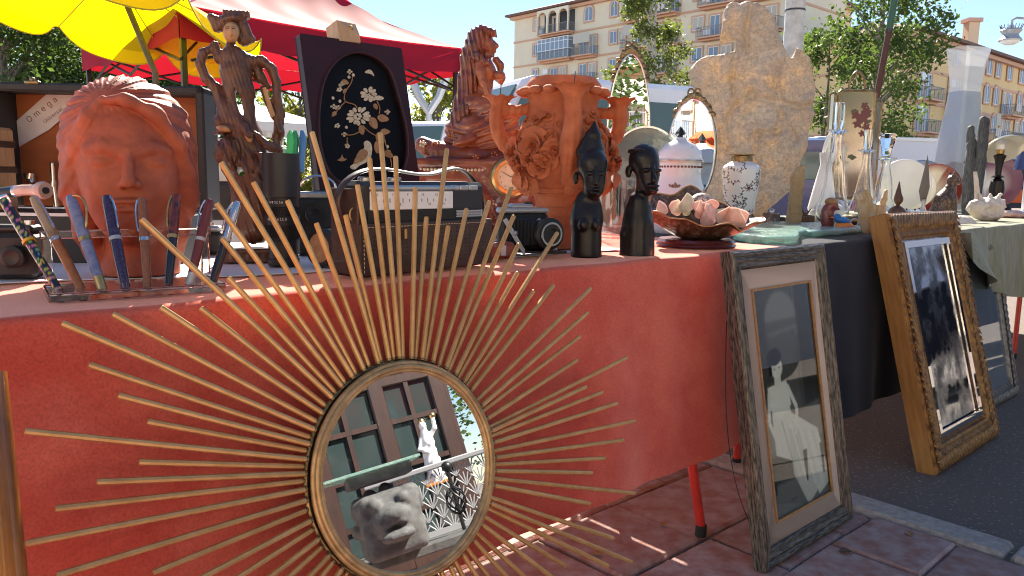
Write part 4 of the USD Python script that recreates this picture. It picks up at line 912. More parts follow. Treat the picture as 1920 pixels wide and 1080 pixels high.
# dark things in front of the case
for i, (px, py, sx, sy, sz, lab) in enumerate(((35, 520, .075, .05, .075, 'small black camera body at the left behind the pen stand'), (300, 448, .14, .05, .05, 'black folded camera case behind the terracotta head'))):
    q = P(px, py, TOP + .008) if i == 0 else PX(px + 60, 1.72)[0]
    t = thing('old_camera', lab, 'camera', q, 10); part('body', box(sx, sy, sz, (0, 0, sz / 2), .008), 'black_leather', t); part('top_plate', box(sx * .9, sy * .8, .012, (0, 0, sz + .006), .004), 'silver_paint' if i else 'black_plastic', t)
    part('lens', mv(lathe([(0, 0), (.016, 0), (.018, .004), (.018, .02), (.012, .022), (0, .018)], 20), (0.01, -sy / 2, sz * .5), rx=90), 'black_metal', t)
    part('dial', mv(lathe([(0, 0), (.008, 0), (.008, .007), (0, .007)], 14), (sx * .3, 0, sz + .012)), 'chrome', t)

# ---- smoking pipe lying on top at the left edge
q = PX(60, 1.44)[0]; yq = q[1]; e0, e1, e2 = D(84, 357, yq - .03), D(34, 358, yq), D(-50, 366, yq + .03)
t = thing('flute_pipe', 'pale bone pipe head with a dark bore and silver mount at the left edge', 'pipe', e0)
part('bowl', tube(spline([(.004, -.004, 0), (-.004, 0, 0), (-.012, .006, 0), (-.026, .012, 0), tuple(e1 - e0)], 14), [.0125, .0140, .0135, .0118, .010, .0092, .0088, .0085, .0085, .0085, .0085, .0085, .0085, .0085], 18), mk('bone', (.62, .44, .36), .4, col2=(.52, .34, .26), scale=30), t)
part('bore', mv(lathe([(0, 0), (.0052, 0), (.0052, .002), (0, .002)], 16), (.0045, -.0052, 0), rx=90, rz=40), 'rubber', t)
part('mount', bar(e1 - e0, (e1 - e0) + (e2 - e1) * .06, .0095, 16), 'chrome', t)
part('stem', bar((e1 - e0) + (e2 - e1) * .06, e2 - e0, .0085, 14), 'black_plastic', t)
part('key', tube(spline([(e1 - e0) * 1.2 + V(0, -.012, -.006), (e1 - e0) * 1.7 + V(0, -.016, -.012), (e2 - e0) * .8 + V(0, -.012, -.004)], 8), [.003, .004, .005, .005, .005, .004, .003, .002], 6), 'chrome', t)

# ---- acrylic stand with pens
s0, s1, s2 = P(100, 574), P(14, 553), P(500, 541)
tS0, nS0 = TN(s0); tS1, nS1 = TN(P(470, 530)); 
A0, A1 = W(*TN(P(92, 575))), W(*TN(P(425, 552)))
ax = A1 - A0; ax[2] = 0; LS = np.linalg.norm(ax); rs_ = math.degrees(math.atan2(ax[1], ax[0])); dS = .105
t = thing('pen_stand', 'clear acrylic pen stand at the left front of the table', 'pen stand', V(A0[0], A0[1], TOP + .004), rs_)
part('base', box(LS, dS, .013, (LS / 2, dS / 2, .0068), .0015), 'clear', t, smooth=False)
for x in (.008, LS - .008): part('post', box(.012, .012, .068, (x, dS - .012, .048), .001), 'clear', t, smooth=False)
part('upper_bar', box(LS, .022, .011, (LS / 2, dS - .012, .0865), .001), 'clear', t, smooth=False)
# pens: (foot, head) in the picture, then colours
def stripes(v, seed):
    r = np.random.default_rng(seed); n = meshkit.noise(v * 260, seed); k = meshkit.noise(v * 230 + 40, seed + 5)
    c = np.tile(V(.012, .012, .02), (len(v), 1)); pal = [V(.05, .35, .5), V(.6, .12, .35), V(.55, .4, .05), V(.2, .45, .12), V(.6, .25, .05)]
    for i in range(5): c[(n > .62) & (k * 5 // 1 == i)] = pal[i]
    return c
mk('pen_blue', (.12, .14, .26), .3, col2=(.22, .22, .32), scale=120, coat=.5); mk('pen_dark', (.02, .012, .035), .25, col2=(.06, .03, .10), scale=400, contrast=(.5, .6), coat=.5)
mk('pen_amber', (.34, .12, .02), .25, col2=(.24, .07, .012), scale=60, coat=.5); mk('pen_brown', (.22, .085, .035), .4, col2=(.16, .055, .02), scale=80, stretch=(4, 4, .5), coat=.2)
mk('pen_tortoise', (.16, .02, .01), .2, col2=(.02, .006, .004), scale=90, coat=.6); mk('pen_wine', (.10, .015, .015), .3, coat=.4); mk('pen_black', (.010, .010, .014), .15, coat=.5)
mk('pen_sand', (.36, .22, .10), .35, col2=(.28, .24, .2), scale=14, coat=.4)
pens = [((112, 548), (6, 372), 9.5, 'painted', 'painted', 'brass', 'black pen painted with bright letters and a yellow ring'),
        ((154, 545), (62, 368), 9.5, 'pen_amber', 'pen_sand', 'chrome', 'amber and brushed beige pen with a long silver clip'),
        ((193, 545), (131, 366), 10.5, 'pen_blue', 'pen_blue', 'brass', 'mottled lavender blue pen with gold tip and loose gold clip'),
        ((236, 542), (200, 366), 10.5, 'pen_dark', 'pen_dark', 'silver_paint', 'speckled dark purple pen with a silver band'),
        ((277, 540), (266, 370), 8.5, 'pen_brown', 'pen_brown', 'chrome', 'slim tan wooden pen standing upright in the stand'),
        ((316, 536), (331, 363), 9, 'pen_black', 'pen_tortoise', 'brass', 'black pen with a tortoiseshell red cap and brass band'),
        ((355, 535), (394, 373), 9, 'pen_wine', 'pen_wine', 'silver_paint', 'wine red pen with silver tip and broad silver clip'),
        ((398, 532), (446, 377), 9, 'pen_black', 'chrome', 'silver_paint', 'black pen with a shiny chrome cap leaning right')]
for i, (ft, hd, wpx, mb, mc2, mm, lab) in enumerate(pens):
    q = P(ft[0], ft[1], TOP + .014); u_ = U(q); hd3 = D(hd[0], hd[1], q[1] + .055); ax_ = hd3 - q; L = np.linalg.norm(ax_); r = wpx * u_ * .98
    yaw = math.degrees(math.atan2(ax_[0], -ax_[1])) ; tl_ = math.degrees(math.acos(ax_[2] / L))
    def orient(m):
        z_ = ax_ / L; x_ = np.cross(V(0, 1, 0), z_); x_ /= np.linalg.norm(x_); y_ = np.cross(z_, x_); v, f, _ = meshkit.arrays(m); return (v @ np.stack([x_, y_, z_]), f)
    t = thing('pen', lab, 'pen', q, 0)
    bm = lathe([(0, 0), (r * .75, 0), (r * .82, L * .02), (r * .95, L * .25), (r, L * .52), (r * .9, L * .53), (0, L * .53)], 18)
    if i == 0:
        bm = lathe([(0, 0)] + [(r * (.8 + .15 * k / 24), L * .53 * k / 24) for k in range(25)] + [(0, L * .53)], 20); cm = lathe([(0, L * .53)] + [(r * 1.05, L * (.53 + .45 * k / 20)) for k in range(21)] + [(0, L)], 20)
        part('barrel', orient(bm), mb, t, col=stripes(bm[0], 3)); part('cap', orient(cm), mc2, t, col=stripes(cm[0], 4)); part('ring', orient(lathe([(r, L * .52), (r * 1.3, L * .52), (r * 1.3, L * .545), (r, L * .545)], 18)), mk('pen_yellow', (.65, .36, .02), .35), t)
    else:
        part('barrel', orient(bm), mb, t); part('cap', orient(lathe([(0, L * .52), (r * 1.02, L * .52), (r * 1.08, L * .56), (r * 1.0, L * .92), (r * .8, L * .985), (0, L)], 18)), mc2, t)
        part('band', orient(lathe([(r * .9, L * .505), (r * 1.12, L * .508), (r * 1.12, L * .545), (r * .9, L * .55)], 18)), mm, t)
        if i in (2, 6, 3): part('tip', orient(lathe([(0, -.0005), (r * .8, -.0005), (r * .92, L * (.14 if i != 3 else .05)), (r * .8, L * (.14 if i != 3 else .05))], 18)), 'brass' if i == 2 else 'silver_paint' if i == 6 else mb, t)
        sx_ = 1 if i in (1, 2, 3) else -1; bow = .010 if i == 2 else .0
        part('clip', orient(tube(spline([(sx_ * r * .8, -r * .4, L * .97), (sx_ * (r * 1.25 + bow), -r * .5, L * .88), (sx_ * (r * 1.3 + bow * .6), -r * .5, L * .72), (sx_ * r * 1.15, -r * .4, L * .62)], 12), [.0016] * 10 + [.0021, .0012], 7)), 'brass' if i in (2, 5) else 'chrome', t)

# ---- tall carved wooden lady
pl = PX(468, 1.52)[0]; pyl = PX(468, 1.52)[1]; ul = U(pl); kl = kz(440, 22, pl, pyl, ul)
def C(px, py, y=0): return V(px - 455, y, pyl - py)
def lady_sdf(p):
    ch = lambda pts, rs, k=6: chain(p, [C(*q) for q in pts], rs, k)
    d = ch([(437, 100), (441, 128), (446, 165), (450, 205), (455, 250), (462, 310), (466, 370), (466, 420)], [12, 24, 25, 21, 28, 36, 38, 36], 14)      # body and robe
    d = smin(d, ch([(415, 108, 0), (437, 102, -4), (470, 112, 0)], [10, 17, 12]), 10)      # shoulders
    d = smin(d, ch([(436, 104), (436, 80)], [9, 8]), 5)
    hd_ = ell(p, C(437, 60, -6), (14.5, 15, 19), ry=-8); d = smin(d, hd_, 3)
    hat = ell(p, C(441, 36, 2), (24, 24, 11), ry=-12); hat = smin(hat, rbox(p, C(446, 28, 2), (23, 16, 6), 3), 3)
    for q in (((424, 44), (404, 36), (414, 52)), ((456, 50), (470, 70), (458, 74))):
        hat = smin(hat, ch([q[0], q[1]], [11, 6]), 5); hat = smin(hat, ch([q[1], q[2]], [7, 10]), 5); hat = smin(hat, ch([q[2], q[0]], [9, 11]), 5)
    d = smin(d, hat, 2)
    # looping sleeves
    d = smin(d, ch([(414, 104), (408, 84), (404, 92), (388, 100), (382, 122), (392, 146), (406, 162), (414, 186), (424, 205)], [9, 6, 7, 8, 8, 9, 9, 10, 14], 4), 4)
    d = smin(d, ch([(470, 110), (486, 108), (504, 122), (512, 146), (512, 176), (515, 205), (514, 240), (508, 265)], [9, 9, 9, 8, 8, 9, 10, 7], 4), 4)
    d = smin(d, ch([(478, 122, 4), (484, 140, 8), (498, 156, 8)], [8, 10, 5]), 4)
    d = smin(d, ch([(486, 160), (496, 185), (507, 212)], [5, 6, 7]), 3)
    d = smin(d, ch([(410, 175), (424, 196, -6), (442, 222, -16), (456, 240, -26)], [8, 11, 13, 12], 5), 5)      # forearm, hand
    d = smin(d, ch([(456, 232, -30), (462, 248, -38), (470, 252, -42)], [7, 6, 3]), 3)
    d = smin(d, ch([(470, 246, -34), (492, 266, -36), (512, 276, -32)], [5, 9, 8]), 3)         # fan
    d = smin(d, ch([(424, 205), (420, 225), (425, 240)], [16, 17, 14]), 8)
    lan = ell(p, C(427, 282, -22), (27, 27, 31)); a = np.arctan2(p[:, 1] - C(427, 282, -22)[1], p[:, 0] - C(427, 282)[0]); lan = lan + np.abs(np.sin(9 * a)) ** .5 * 2.4
    d = smin(d, lan, 3)
    d = smin(d, ch([(405, 246, -14), (425, 240, -20), (438, 234, -22)], [5, 7, 5]), 4)
    d = smin(d, ch([(428, 312, -18), (432, 330, -12), (442, 350, -6)], [16, 9, 14]), 6)
    crane = ch([(470, 281, -38), (482, 286, -40), (480, 304, -42), (470, 322, -42), (478, 345, -42), (494, 362, -38), (500, 392, -34)], [2.5, 4, 4, 5, 8, 12, 9], 3); d = smin(d, crane, 3)
    d = smin(d, ch([(440, 392), (430, 402), (424, 420)], [18, 16, 14]), 8); d = smin(d, ch([(486, 392), (496, 408), (505, 424)], [18, 16, 15]), 8)
    d = smax(d, -ell(p, C(446, 188, 0), (5, 60, 26), ry=-12), 3); d = smax(d, -ch([(446, 312, -60), (446, 330, 60)], [8, 8]), 3)
    x, z = p[:, 0], p[:, 2]
    fold = np.sin(.30 * (x + .42 * z) + 2 * np.sin(.03 * z)) * 1.3 * np.clip((330 - z) / 60, 0, 1) + .6 * np.sin(.9 * x + .25 * z) + fbm(p, .06, 3, 2) * 1.6
    d = d - fold
    base = rbox(p, C(463, pyl - 13, 0), (56, 44, 13), 4); base = base + np.abs(np.sin(.22 * p[:, 0])) * np.clip(-p[:, 1] - 40, 0, 1) * 2 * (np.abs(p[:, 2] - 12) < 8)
    return smin(d, base, 3)
t = thing('carved_lady', 'tall dark carved wooden lady with hat, looping sleeves and lantern', 'sculpture', pl, 17)
part('figure', mv(nets(lady_sdf, (-85, -75, -2), (75, 65, pyl - 12), 2.0), s=kz(440, 22, pl, pyl, ul)), 'dark_wood', t, smooth=True)
for nm, c, r_ in (('face', (437, 62, -12), (13.8, 18, 18)), ('hand', (461, 250, -36), (7, 6, 13)), ('foot', (421, 239, -22), (15, 8, 6))):
    e = ball(1, s=3, sq=V(*r_) * ul); v = e[0].copy()
    if nm == 'face':
        x, y, z = (v / ul).T; y = y - 3.2 * np.exp(-(x / 2.6) ** 2 - ((z + 2) / 5) ** 2) * (y < 0) + 1.6 * (np.exp(-((np.abs(x) - 5.2) / 3) ** 2 - ((z - 3) / 2.4) ** 2)) * (y < 0) - 1.2 * np.exp(-(x / 4) ** 2 - ((z + 8.5) / 1.6) ** 2) * (y < 0); v = np.stack([x, y, z], 1) * ul
    part(nm, mv((v, e[1]), C(*c) * kl, ry=-18 if nm == 'hand' else 10), 'pale_wood', t, smooth=True)
fc = lambda x, z: C(437 + x, 62 - z, -12 - 17.4 * math.sqrt(max(0, 1 - (x / 13.8) ** 2 - (z / 18) ** 2)) - 1.2) * kl
part('face_lines', cat([tube(np.array([fc(x0 + x, 3 + .10 * x + .8 * math.cos(x * .5)) for x in (-3, -1.5, 0, 1.5, 3)]), .55 * ul, 5) for x0 in (-5.5, 4.5)] + [tube(np.array([fc(x0 + x, 7 - .12 * x * x) for x in (-3, -1.5, 0, 1.5, 3)]), .45 * ul, 5) for x0 in (-5.5, 4.5)] + [tube(np.array([fc(x, -8.5 + .05 * x * x) for x in (-3, -1, 1, 3)]), .6 * ul, 5), tube(np.array([fc(x, -3.5) for x in (-1.5, 0, 1.5)]), .8 * ul, 5)]), 'dark_wood', t)
part('fan_board', mv(hull([C(*q) * kl for q in ((487, 160, -10), (493, 158, -10), (508, 210, -12), (500, 216, -12), (487, 160, -6), (508, 210, -8), (500, 216, -8))])), 'pale_wood', t, smooth=False)

# ---- long black camera lens
pz = P(532, 497, TOP + .009); uz = U(pz); hz = zat(532, 288, pz[1]) - pz[2]; s = uz
t = thing('camera_lens', 'tall black telephoto camera lens standing on end', 'camera lens', pz, 0)
prof = [(0, 0), (27, 0), (29, 3), (29, 12), (27, 14), (27, 46), (30, 50), (30, 78), (31, 80), (31, 92), (29, 94), (29, 108), (30.5, 110), (30.5, 126), (31, 128)]
part('barrel', lathe([(a * s, b_ * s) for a, b_ in prof] + [(31 * s, hz * .62), (0, hz * .62)], 40), 'black_metal', t, smooth=30)
part('hood', lathe([(32 * s, hz * .615), (33 * s, hz * .62), (33 * s, hz * .995), (32.5 * s, hz), (29 * s, hz), (28 * s, hz * .7), (0, hz * .68)], 40), 'black_plastic', t, smooth=30)
for z0_, z1_ in ((52, 76), (95, 107)): part('grip_ring', cat([box(1.6 * s, 1.4 * s, (z1_ - z0_) * s, (31 * s * math.cos(a), 31 * s * math.sin(a), (z0_ + z1_) / 2 * s)) for a in np.linspace(0, 6.283, 60, endpoint=False)]), 'rubber', t, smooth=False)
def around(txt, hgt, R0, z0_, a_mid):
    m = meshkit.text_mesh(txt, hgt, .0004); v, f = np.array(m.vertices), np.array(m.faces); a = a_mid + (v[:, 0] - np.ptp(v[:, 0]) / 2) / R0; return (np.stack([(R0 + v[:, 2]) * np.sin(a), -(R0 + v[:, 2]) * np.cos(a), z0_ + v[:, 1]], 1), f)
part('lettering', around('32 22 16 11 8', .0042, 31.2 * s, 85 * s, -.1), 'window_white', t, smooth=False); part('lettering', around('4 8 11 16', .0042, 30.7 * s, 116 * s, -.1), 'window_white', t, smooth=False)

# ---- silver camera behind, lens case lying down, radio, folding camera, wallet
q = PX(592, 1.56)[0]; u_ = U(q)
t = thing('camera', 'black and silver folding camera between the long lens and the radio', 'camera', q, 20)
zc = lambda py: zat(592, py, q[1]) - q[2]
part('body', box(70 * u_, 40 * u_, zc(372), (0, 0, zc(372) / 2), .006), 'black_leather', t); part('top_plate', box(66 * u_, 34 * u_, 14 * u_, (0, 0, zc(366)), .004), 'steel', t)
part('finder', box(34 * u_, 24 * u_, 22 * u_, (12 * u_, 0, zc(368)), .004), 'black_plastic', t); part('frame_bar', tube(spline([(-26 * u_, -12 * u_, zc(350)), (-20 * u_, -12 * u_, zc(338)), (30 * u_, -12 * u_, zc(338)), (38 * u_, -12 * u_, zc(352))], 12), .0028, 6), 'chrome', t)
part('lens', mv(lathe([(0, 0), (.017, 0), (.019, .01), (.019, .03), (.013, .03), (0, .02)], 24), (-.005, -20 * u_, zc(400)), rx=90), 'black_metal', t)
q0, q1 = P(600, 500, TOP + .009), None; u_ = U(q0); r = 35 * u_; axd = V(.55, .83, 0); 
t = thing('lens_case', 'round grey topped lens case lying with its tan cork end forward', 'lens case', q0, math.degrees(math.atan2(axd[1], axd[0])) - 90)
part('barrel', mv(lathe([(0, 0), (r * .93, 0), (r, .006), (r, .03), (r * .98, .033), (r * .98, .11), (0, .11)], 36), (0, 0, r), rx=-90), mk('case_grey', (.33, .33, .34), .7, col2=(.24, .24, .25), scale=80, bump=.2, bscale=300), t, smooth=30)
part('rim', mv(lathe([(r * .78, -.002), (r * 1.015, -.002), (r * 1.015, .016), (r * .9, .016)], 36), (0, 0, r), rx=-90), 'black_leather', t, smooth=30)
part('end_cap', mv(lathe([(0, .004), (r * .86, .004), (r * .86, .01), (0, .01)], 36), (0, -.0045, r), rx=-90), 'cork', t)
part('strap', tube(spline([(-r * .6, .02, r * 1.8), (-r * .2, .03, r * 2.12), (r * .4, .05, r * 2.1), (r * 1.1, .03, r * 1.2)], 14), .003, 6), 'black_leather', t)

tl, tr0 = TN(P(672, 520)), TN(P(905, 500))
q = P(672, 521, TOP + .009); qe = PN(918, 500, TN(q)[1] + .045); L = (TN(qe)[0] - TN(q)[0]); zr_ = lambda py, px=700: zat(px, py, P(px, 518)[1]) - TOP
t = thing('leather_cased_radio', 'portable radio in an open brown leather case with carrying strap', 'radio', q, RZ + 8)
H_ = zr_(350); Ls = L * 1.02; dp = .075; hf = H_ * .56
part('case', cat(box(Ls, .006, hf, (Ls / 2, -.003, hf / 2), .002), box(.006, dp, H_ * .93, (.003, dp / 2, H_ * .465), .002), box(.006, dp, hf, (Ls - .003, dp / 2, hf / 2), .002), box(Ls, dp, .006, (Ls / 2, dp / 2, .003), .002)), 'brown_leather', t, smooth=20)
part('perforation', cat([mv(ball(.0011, s=0), (.03 + i * (Ls - .06) / 22, -.0064, .016 + j * (hf - .03) / 8)) for i in range(23) for j in range(9)]), 'rubber', t, smooth=False)
part('stitching', cat([box(.0045, .001, .001, (.012 + i * .0075, -.0066, hf - .006)) for i in range(int((Ls - .02) / .0075))] + [box(.001, .001, .0045, (.008, -.0066, .01 + i * .0075)) for i in range(int(hf / .0075))]), 'stitch', t, smooth=False)
part('flap_tag', box(.006, .002, .018, (Ls * .30, -.008, hf * .78), .0008), 'brass', t)
rd = part('radio_body', box(Ls - .022, dp - .012, H_ * .97, (Ls / 2, dp / 2, H_ * .485 + .006), .008), 'black_plastic', t)
part('grille', cat([box(Ls - .05, .002, .0028, (Ls / 2, .0045, hf + .004 + k * .0052)) for k in range(4)]), 'black_metal', rd, smooth=False)
part('dial', box(Ls * .60, .003, H_ * .20, (Ls * .39, .0045, H_ * .80), .001), 'radio_dial', rd)
part('tuning_strip', box(Ls * .62, .02, .010, (Ls * .40, .012, H_ * .935), .003), 'steel', rd)
part('button', cat([box(Ls * .075, .016, .010, (Ls * (.71 + .078 * k), .012, H_ * .94), .002) for k in range(3)]), 'silver_paint', rd)
part('badge', box(Ls * .22, .002, .014, (Ls * .83, .0045, hf + .012), .0006), 'silver_paint', rd)
dl = []
for i in range(12): dl.append(box(.0012, .0006, .005 if i % 2 else .008, (Ls * (.13 + .045 * i), .0027, H_ * .80)))
for i in range(10): dl.append(mv(upright(meshkit.text_mesh(str(5 + i), .0042, .0005)), (Ls * (.13 + .052 * i), .0031, H_ * (.745 if i % 2 else .85))))
part('scale_marks', cat(dl), 'ink', rd, smooth=False)
for x in (.14, .34): part('knob', mv(lathe([(0, 0), (.013, 0), (.013, .010), (.011, .012), (0, .012)], 22), (Ls * x, dp * .5, H_ * .98)), 'steel', rd)
part('strap', tube(spline([(.0, dp * .5, H_ * .55), (-.006, dp * .45, H_ * .95), (.03, dp * .4, H_ * 1.10), (Ls * .3, dp * .35, H_ * 1.13), (Ls * .6, dp * .4, H_ * 1.10), (Ls * .85, dp * .5, H_ * 1.16), (Ls * 1.0, dp * .5, H_ * .95), (Ls * 1.005, dp * .5, H_ * .5)], 40), .0085, 8, flat=.35), 'brown_leather', t)
part('buckle', tube(ell2(.009, .011, 16) + V(.0, .01, H_ * .66), .0016, 6, closed=True), 'brass', t)

q = P(935, 487, TOP + .009); t = thing('wallet', 'small reddish brown leather pouch with a pale label beside the radio', 'pouch', q, RZ); u_ = U(q)
part('body', box(.075, .05, .036, (.012, .02, .018), .008), 'tan_leather', t); part('label', box(.014, .002, .022, (.008, -.006, .02)), 'ribbon', t, smooth=False)

q = P(985, 474, TOP + .012); u_ = U(q); t = thing('folding_camera', 'black bellows folding camera opened beside the radio', 'camera', q, RZ - 22); s = u_ * 1.08
part('body', box(92 * s, 26 * s, 70 * s, (0, 16 * s, 36 * s), 8 * s), 'black_leather', t)
part('top_plate', cat(box(92 * s, 26 * s, 9 * s, (0, 16 * s, 73 * s), 3 * s), box(44 * s, 22 * s, 10 * s, (-4 * s, 16 * s, 80 * s), 4 * s)), 'silver_paint', t); part('shoe', box(14 * s, 12 * s, 4 * s, (8 * s, 14 * s, 86 * s)), 'black_plastic', t)
part('bed', hull([(-44 * s, 2 * s, 2 * s), (46 * s, 2 * s, 2 * s), (46 * s, 0, 6 * s), (-44 * s, 0, 6 * s), (30 * s, -52 * s, 2 * s), (58 * s, -46 * s, 2 * s), (30 * s, -52 * s, 6 * s), (58 * s, -46 * s, 6 * s)]), 'black_metal', t, smooth=20)
for k in range(7): part('bellows_fold', box((66 - 3 * k) * s, 4.6 * s, (54 - 2.6 * k) * s, ((4 + 2.6 * k) * s, (-1 - 6 * k) * s, 36 * s), 1.5 * s), 'rubber', t, smooth=False)
part('lens_board', mv(lathe([(0, 0), (27 * s, 0), (27 * s, 8 * s), (20 * s, 10 * s), (18 * s, 16 * s), (9 * s, 16 * s), (8 * s, 12 * s), (0, 12 * s)], 30), (24 * s, -42 * s, 36 * s), rx=90, rz=8), 'black_metal', t, smooth=30)
part('lens_ring', mv(lathe([(17 * s, 0), (20 * s, 0), (20 * s, 3 * s), (17 * s, 3 * s)], 30), (24 * s, -56 * s, 36 * s), rx=90, rz=8), 'steel', t)
for sx in (-1, 1): part('strut', cat(mv(box(7 * s, 3 * s, 70 * s), (sx * 30 * s + 2 * s, -22 * s, 30 * s), rx=0, ry=-32), ball(4.5 * s, (sx * 30 * s + 2 * s, -24 * s, 36 * s), 1)), 'silver_paint', t, smooth=False)
# ---- black inlaid panel on an easel
NB, TL_ = 1.56, 13.0
pq = PX(690, NB)[0]; pfwd = W(0, NB + .0, TOP + .03); pnl = -NV * math.cos(rad(TL_)) + V(0, 0, math.sin(rad(TL_))); upl = NV * math.sin(rad(TL_)) + V(0, 0, math.cos(rad(TL_)))
o_ = W(TN(pq)[0], NB, TOP + .03)
def onp(px, py):
    d = ray(px, py); q = EYE + d * (((o_ - EYE) @ pnl) / (d @ pnl)) - o_; return V(q @ TV, q @ upl)
c_tl, c_tr, c_br = onp(557, 68), onp(748, 91), onp(784, 335)
xl, xr, zt = onp(565, 130)[0] * .35 + c_tl[0] * .65, c_tr[0], (c_tl[1] + c_tr[1]) / 2
t = thing('inlaid_panel', 'black lacquer panel with mother of pearl flowers and bird on an easel', 'picture', o_, RZ, -TL_)
wP = xr - xl; xm = (xl + xr) / 2
outer_ = Polygon([(xl, 0), (xr, 0), (xr, zt), (xl, zt)]).buffer(-.006).buffer(.006)
ar = [onp(595 + 4, 290), onp(594, 200), onp(604, 150), onp(628, 115), onp(660, 101), onp(695, 108), onp(722, 130), onp(738, 170), onp(757, 300), onp(745, 330), onp(690, 345), onp(620, 335)]
op = Polygon([tuple(q) for q in spline(ar, 60, closed=True)]); op = op.buffer(0)
part('frame', mv(upright(prism(outer_.difference(op), .018)), (0, .006, 0)), 'lacquer', t, smooth=20)
part('edge', mv(upright(prism(outer_, .006)), (0, .012, 0)), 'lacquer_black', t, smooth=20)
part('field', mv(upright(prism(op.buffer(.003), .004)), (0, .004, 0)), 'lacquer_black', t, smooth=False)
part('moulding', tube([(q[0], -.012, q[1]) for q in np.asarray(op.exterior.coords)[:-1]], .004, 6, closed=True), 'lacquer', t)
def inlay(nm, pts, m, th=.0022, sm=True):
    q = np.array([onp(*a) for a in pts]); q = spline(q, max(16, 4 * len(pts)), closed=True) if sm else q
    g = Polygon(q); g = g if g.is_valid else g.buffer(0)
    part(nm, mv(upright(prism(g, th)), (0, .0005, 0)), m, t, smooth=False)
def petalset(px, py, n, r0, r1, wd, nm='petal', m='pearl', seed=0, sq=.85):
    r = np.random.default_rng(seed)
    for k in range(n):
        a = 6.283 * k / n + r.uniform(-.12, .12); e = r1 * r.uniform(.85, 1.1); c, s = math.cos(a), math.sin(a)
        P_ = lambda d, w_: (px + (d * c - w_ * s), py + sq * (d * s + w_ * c))
        inlay(nm, [P_(r0, 0), P_((r0 + e) / 2, wd), P_(e * .92, wd * .8), P_(e, 0), P_(e * .92, -wd * .8), P_((r0 + e) / 2, -wd)], m)
petalset(671, 218, 13, 9, 22, 3.2, seed=1); petalset(670, 219, 7, 2, 9, 2.4, seed=2); petalset(691, 178, 9, 5, 17, 3.2, seed=3); petalset(690, 180, 5, 1, 6, 2, seed=4)
inlay('petal', [(700, 184), (712, 180), (719, 184), (708, 188)], 'pearl')
for k, (x, y) in enumerate(((655, 135), (636, 168), (625, 200), (633, 202), (645, 252), (651, 274), (726, 210), (632, 236), (640, 158))): petalset(x, y, 5 if k % 2 else 4, 1, 5.5, 1.9, 'blossom', seed=20 + k)
for x, y in ((654, 145), (662, 141), (637, 160), (624, 184), (649, 239), (726, 275), (637, 190)): inlay('bud', [(x - 2.5, y), (x, y - 3), (x + 2.5, y), (x, y + 3)], 'pearl')
for i, (x, y, a, s) in enumerate(((647, 154, 20, 7), (700, 231, 60, 12), (718, 222, 10, 11), (713, 260, 75, 13), (709, 275, 100, 13), (722, 247, 0, 9), (678, 244, 80, 9), (729, 290, 30, 9), (704, 200, 60, 6), (626, 214, 130, 6), (725, 287, 150, 8), (646, 171, 120, 5))):
    c, sn = math.cos(rad(a)), math.sin(rad(a)); Q = lambda u, v: (x + u * c - v * sn, y + u * sn + v * c)
    inlay('leaf', [Q(-s, 0), Q(-s * .4, -s * .6), Q(s * .3, -s * .5), Q(s, 0), Q(s * .3, s * .55), Q(-s * .4, s * .6)], 'inlay_brown')
for pts in (((660, 143), (655, 160), (646, 175), (646, 190), (660, 195), (669, 203)), ((646, 192), (636, 202), (630, 210)), ((706, 190), (711, 202), (710, 214)), ((680, 236), (692, 248), (706, 255)), ((640, 252), (660, 253), (676, 246)), ((721, 262), (729, 290), (733, 312), (728, 322)), ((650, 258), (650, 272))):
    q = spline([(*onp(*a),) for a in pts], 14); part('stem', tube([(a, -.002, b_) for a, b_ in q], .0013, 5), 'inlay_brown', t)
inlay('bird', [(682, 268), (688, 264), (694, 268), (697, 282), (694, 296), (684, 306), (672, 312), (662, 318), (656, 314), (664, 306), (668, 292), (678, 281), (683, 276)], 'pearl')
inlay('wing', [(670, 288), (680, 280), (688, 284), (684, 298), (670, 306), (664, 308)], 'inlay_brown', .0034)
inlay('butterfly', [(684, 136), (690, 131), (697, 134), (701, 143), (695, 139), (690, 138)], 'pearl'); inlay('grass', [(632, 300), (638, 296), (641, 290), (644, 297), (650, 298), (644, 302)], 'inlay_brown')
for x in (688, 692): part('bird_leg', tube([(*onp(x, 306)[:1], -.002, onp(x, 306)[1]), (*onp(x + 2, 322)[:1], -.002, onp(x + 2, 322)[1])], .0011, 5), 'pearl', t)
t2 = thing('easel', 'beech easel with a screw clamp holding the black inlaid panel', 'easel', o_, RZ, -TL_)
e0, e1 = onp(630, 75), onp(664, 40); cxe = (e0[0] + e1[0]) / 2; we = abs(e1[0] - e0[0]) * .95
part('mast', box(we * .55, .018, zt + .05, (cxe, .03, zt / 2), .002), 'beech', t2, smooth=False)
part('clamp', hull([(cxe - we / 2, y, zt + a) for y in (-.012, .04) for a in (-.004, .045)] + [(cxe + we / 2, y, zt + a) for y in (-.018, .04) for a in (-.004, .014)] + [(cxe + we / 2, y, zt + .045) for y in (-.006, .04)]), 'beech', t2, smooth=False)
part('screw', ball(.0055, (cxe + we * .15, -.014, zt + .03), 2), 'brass', t2)
part('ledge', box(wP * .8, .04, .014, (xm, 0, -.008), .002), 'beech', t2, smooth=False)
for s in (-1, 1): part('leg', bar((cxe + s * .015, .035, zt * .9), (xm + s * wP * .4, .03, -.03), .009, 6), 'beech', t2)

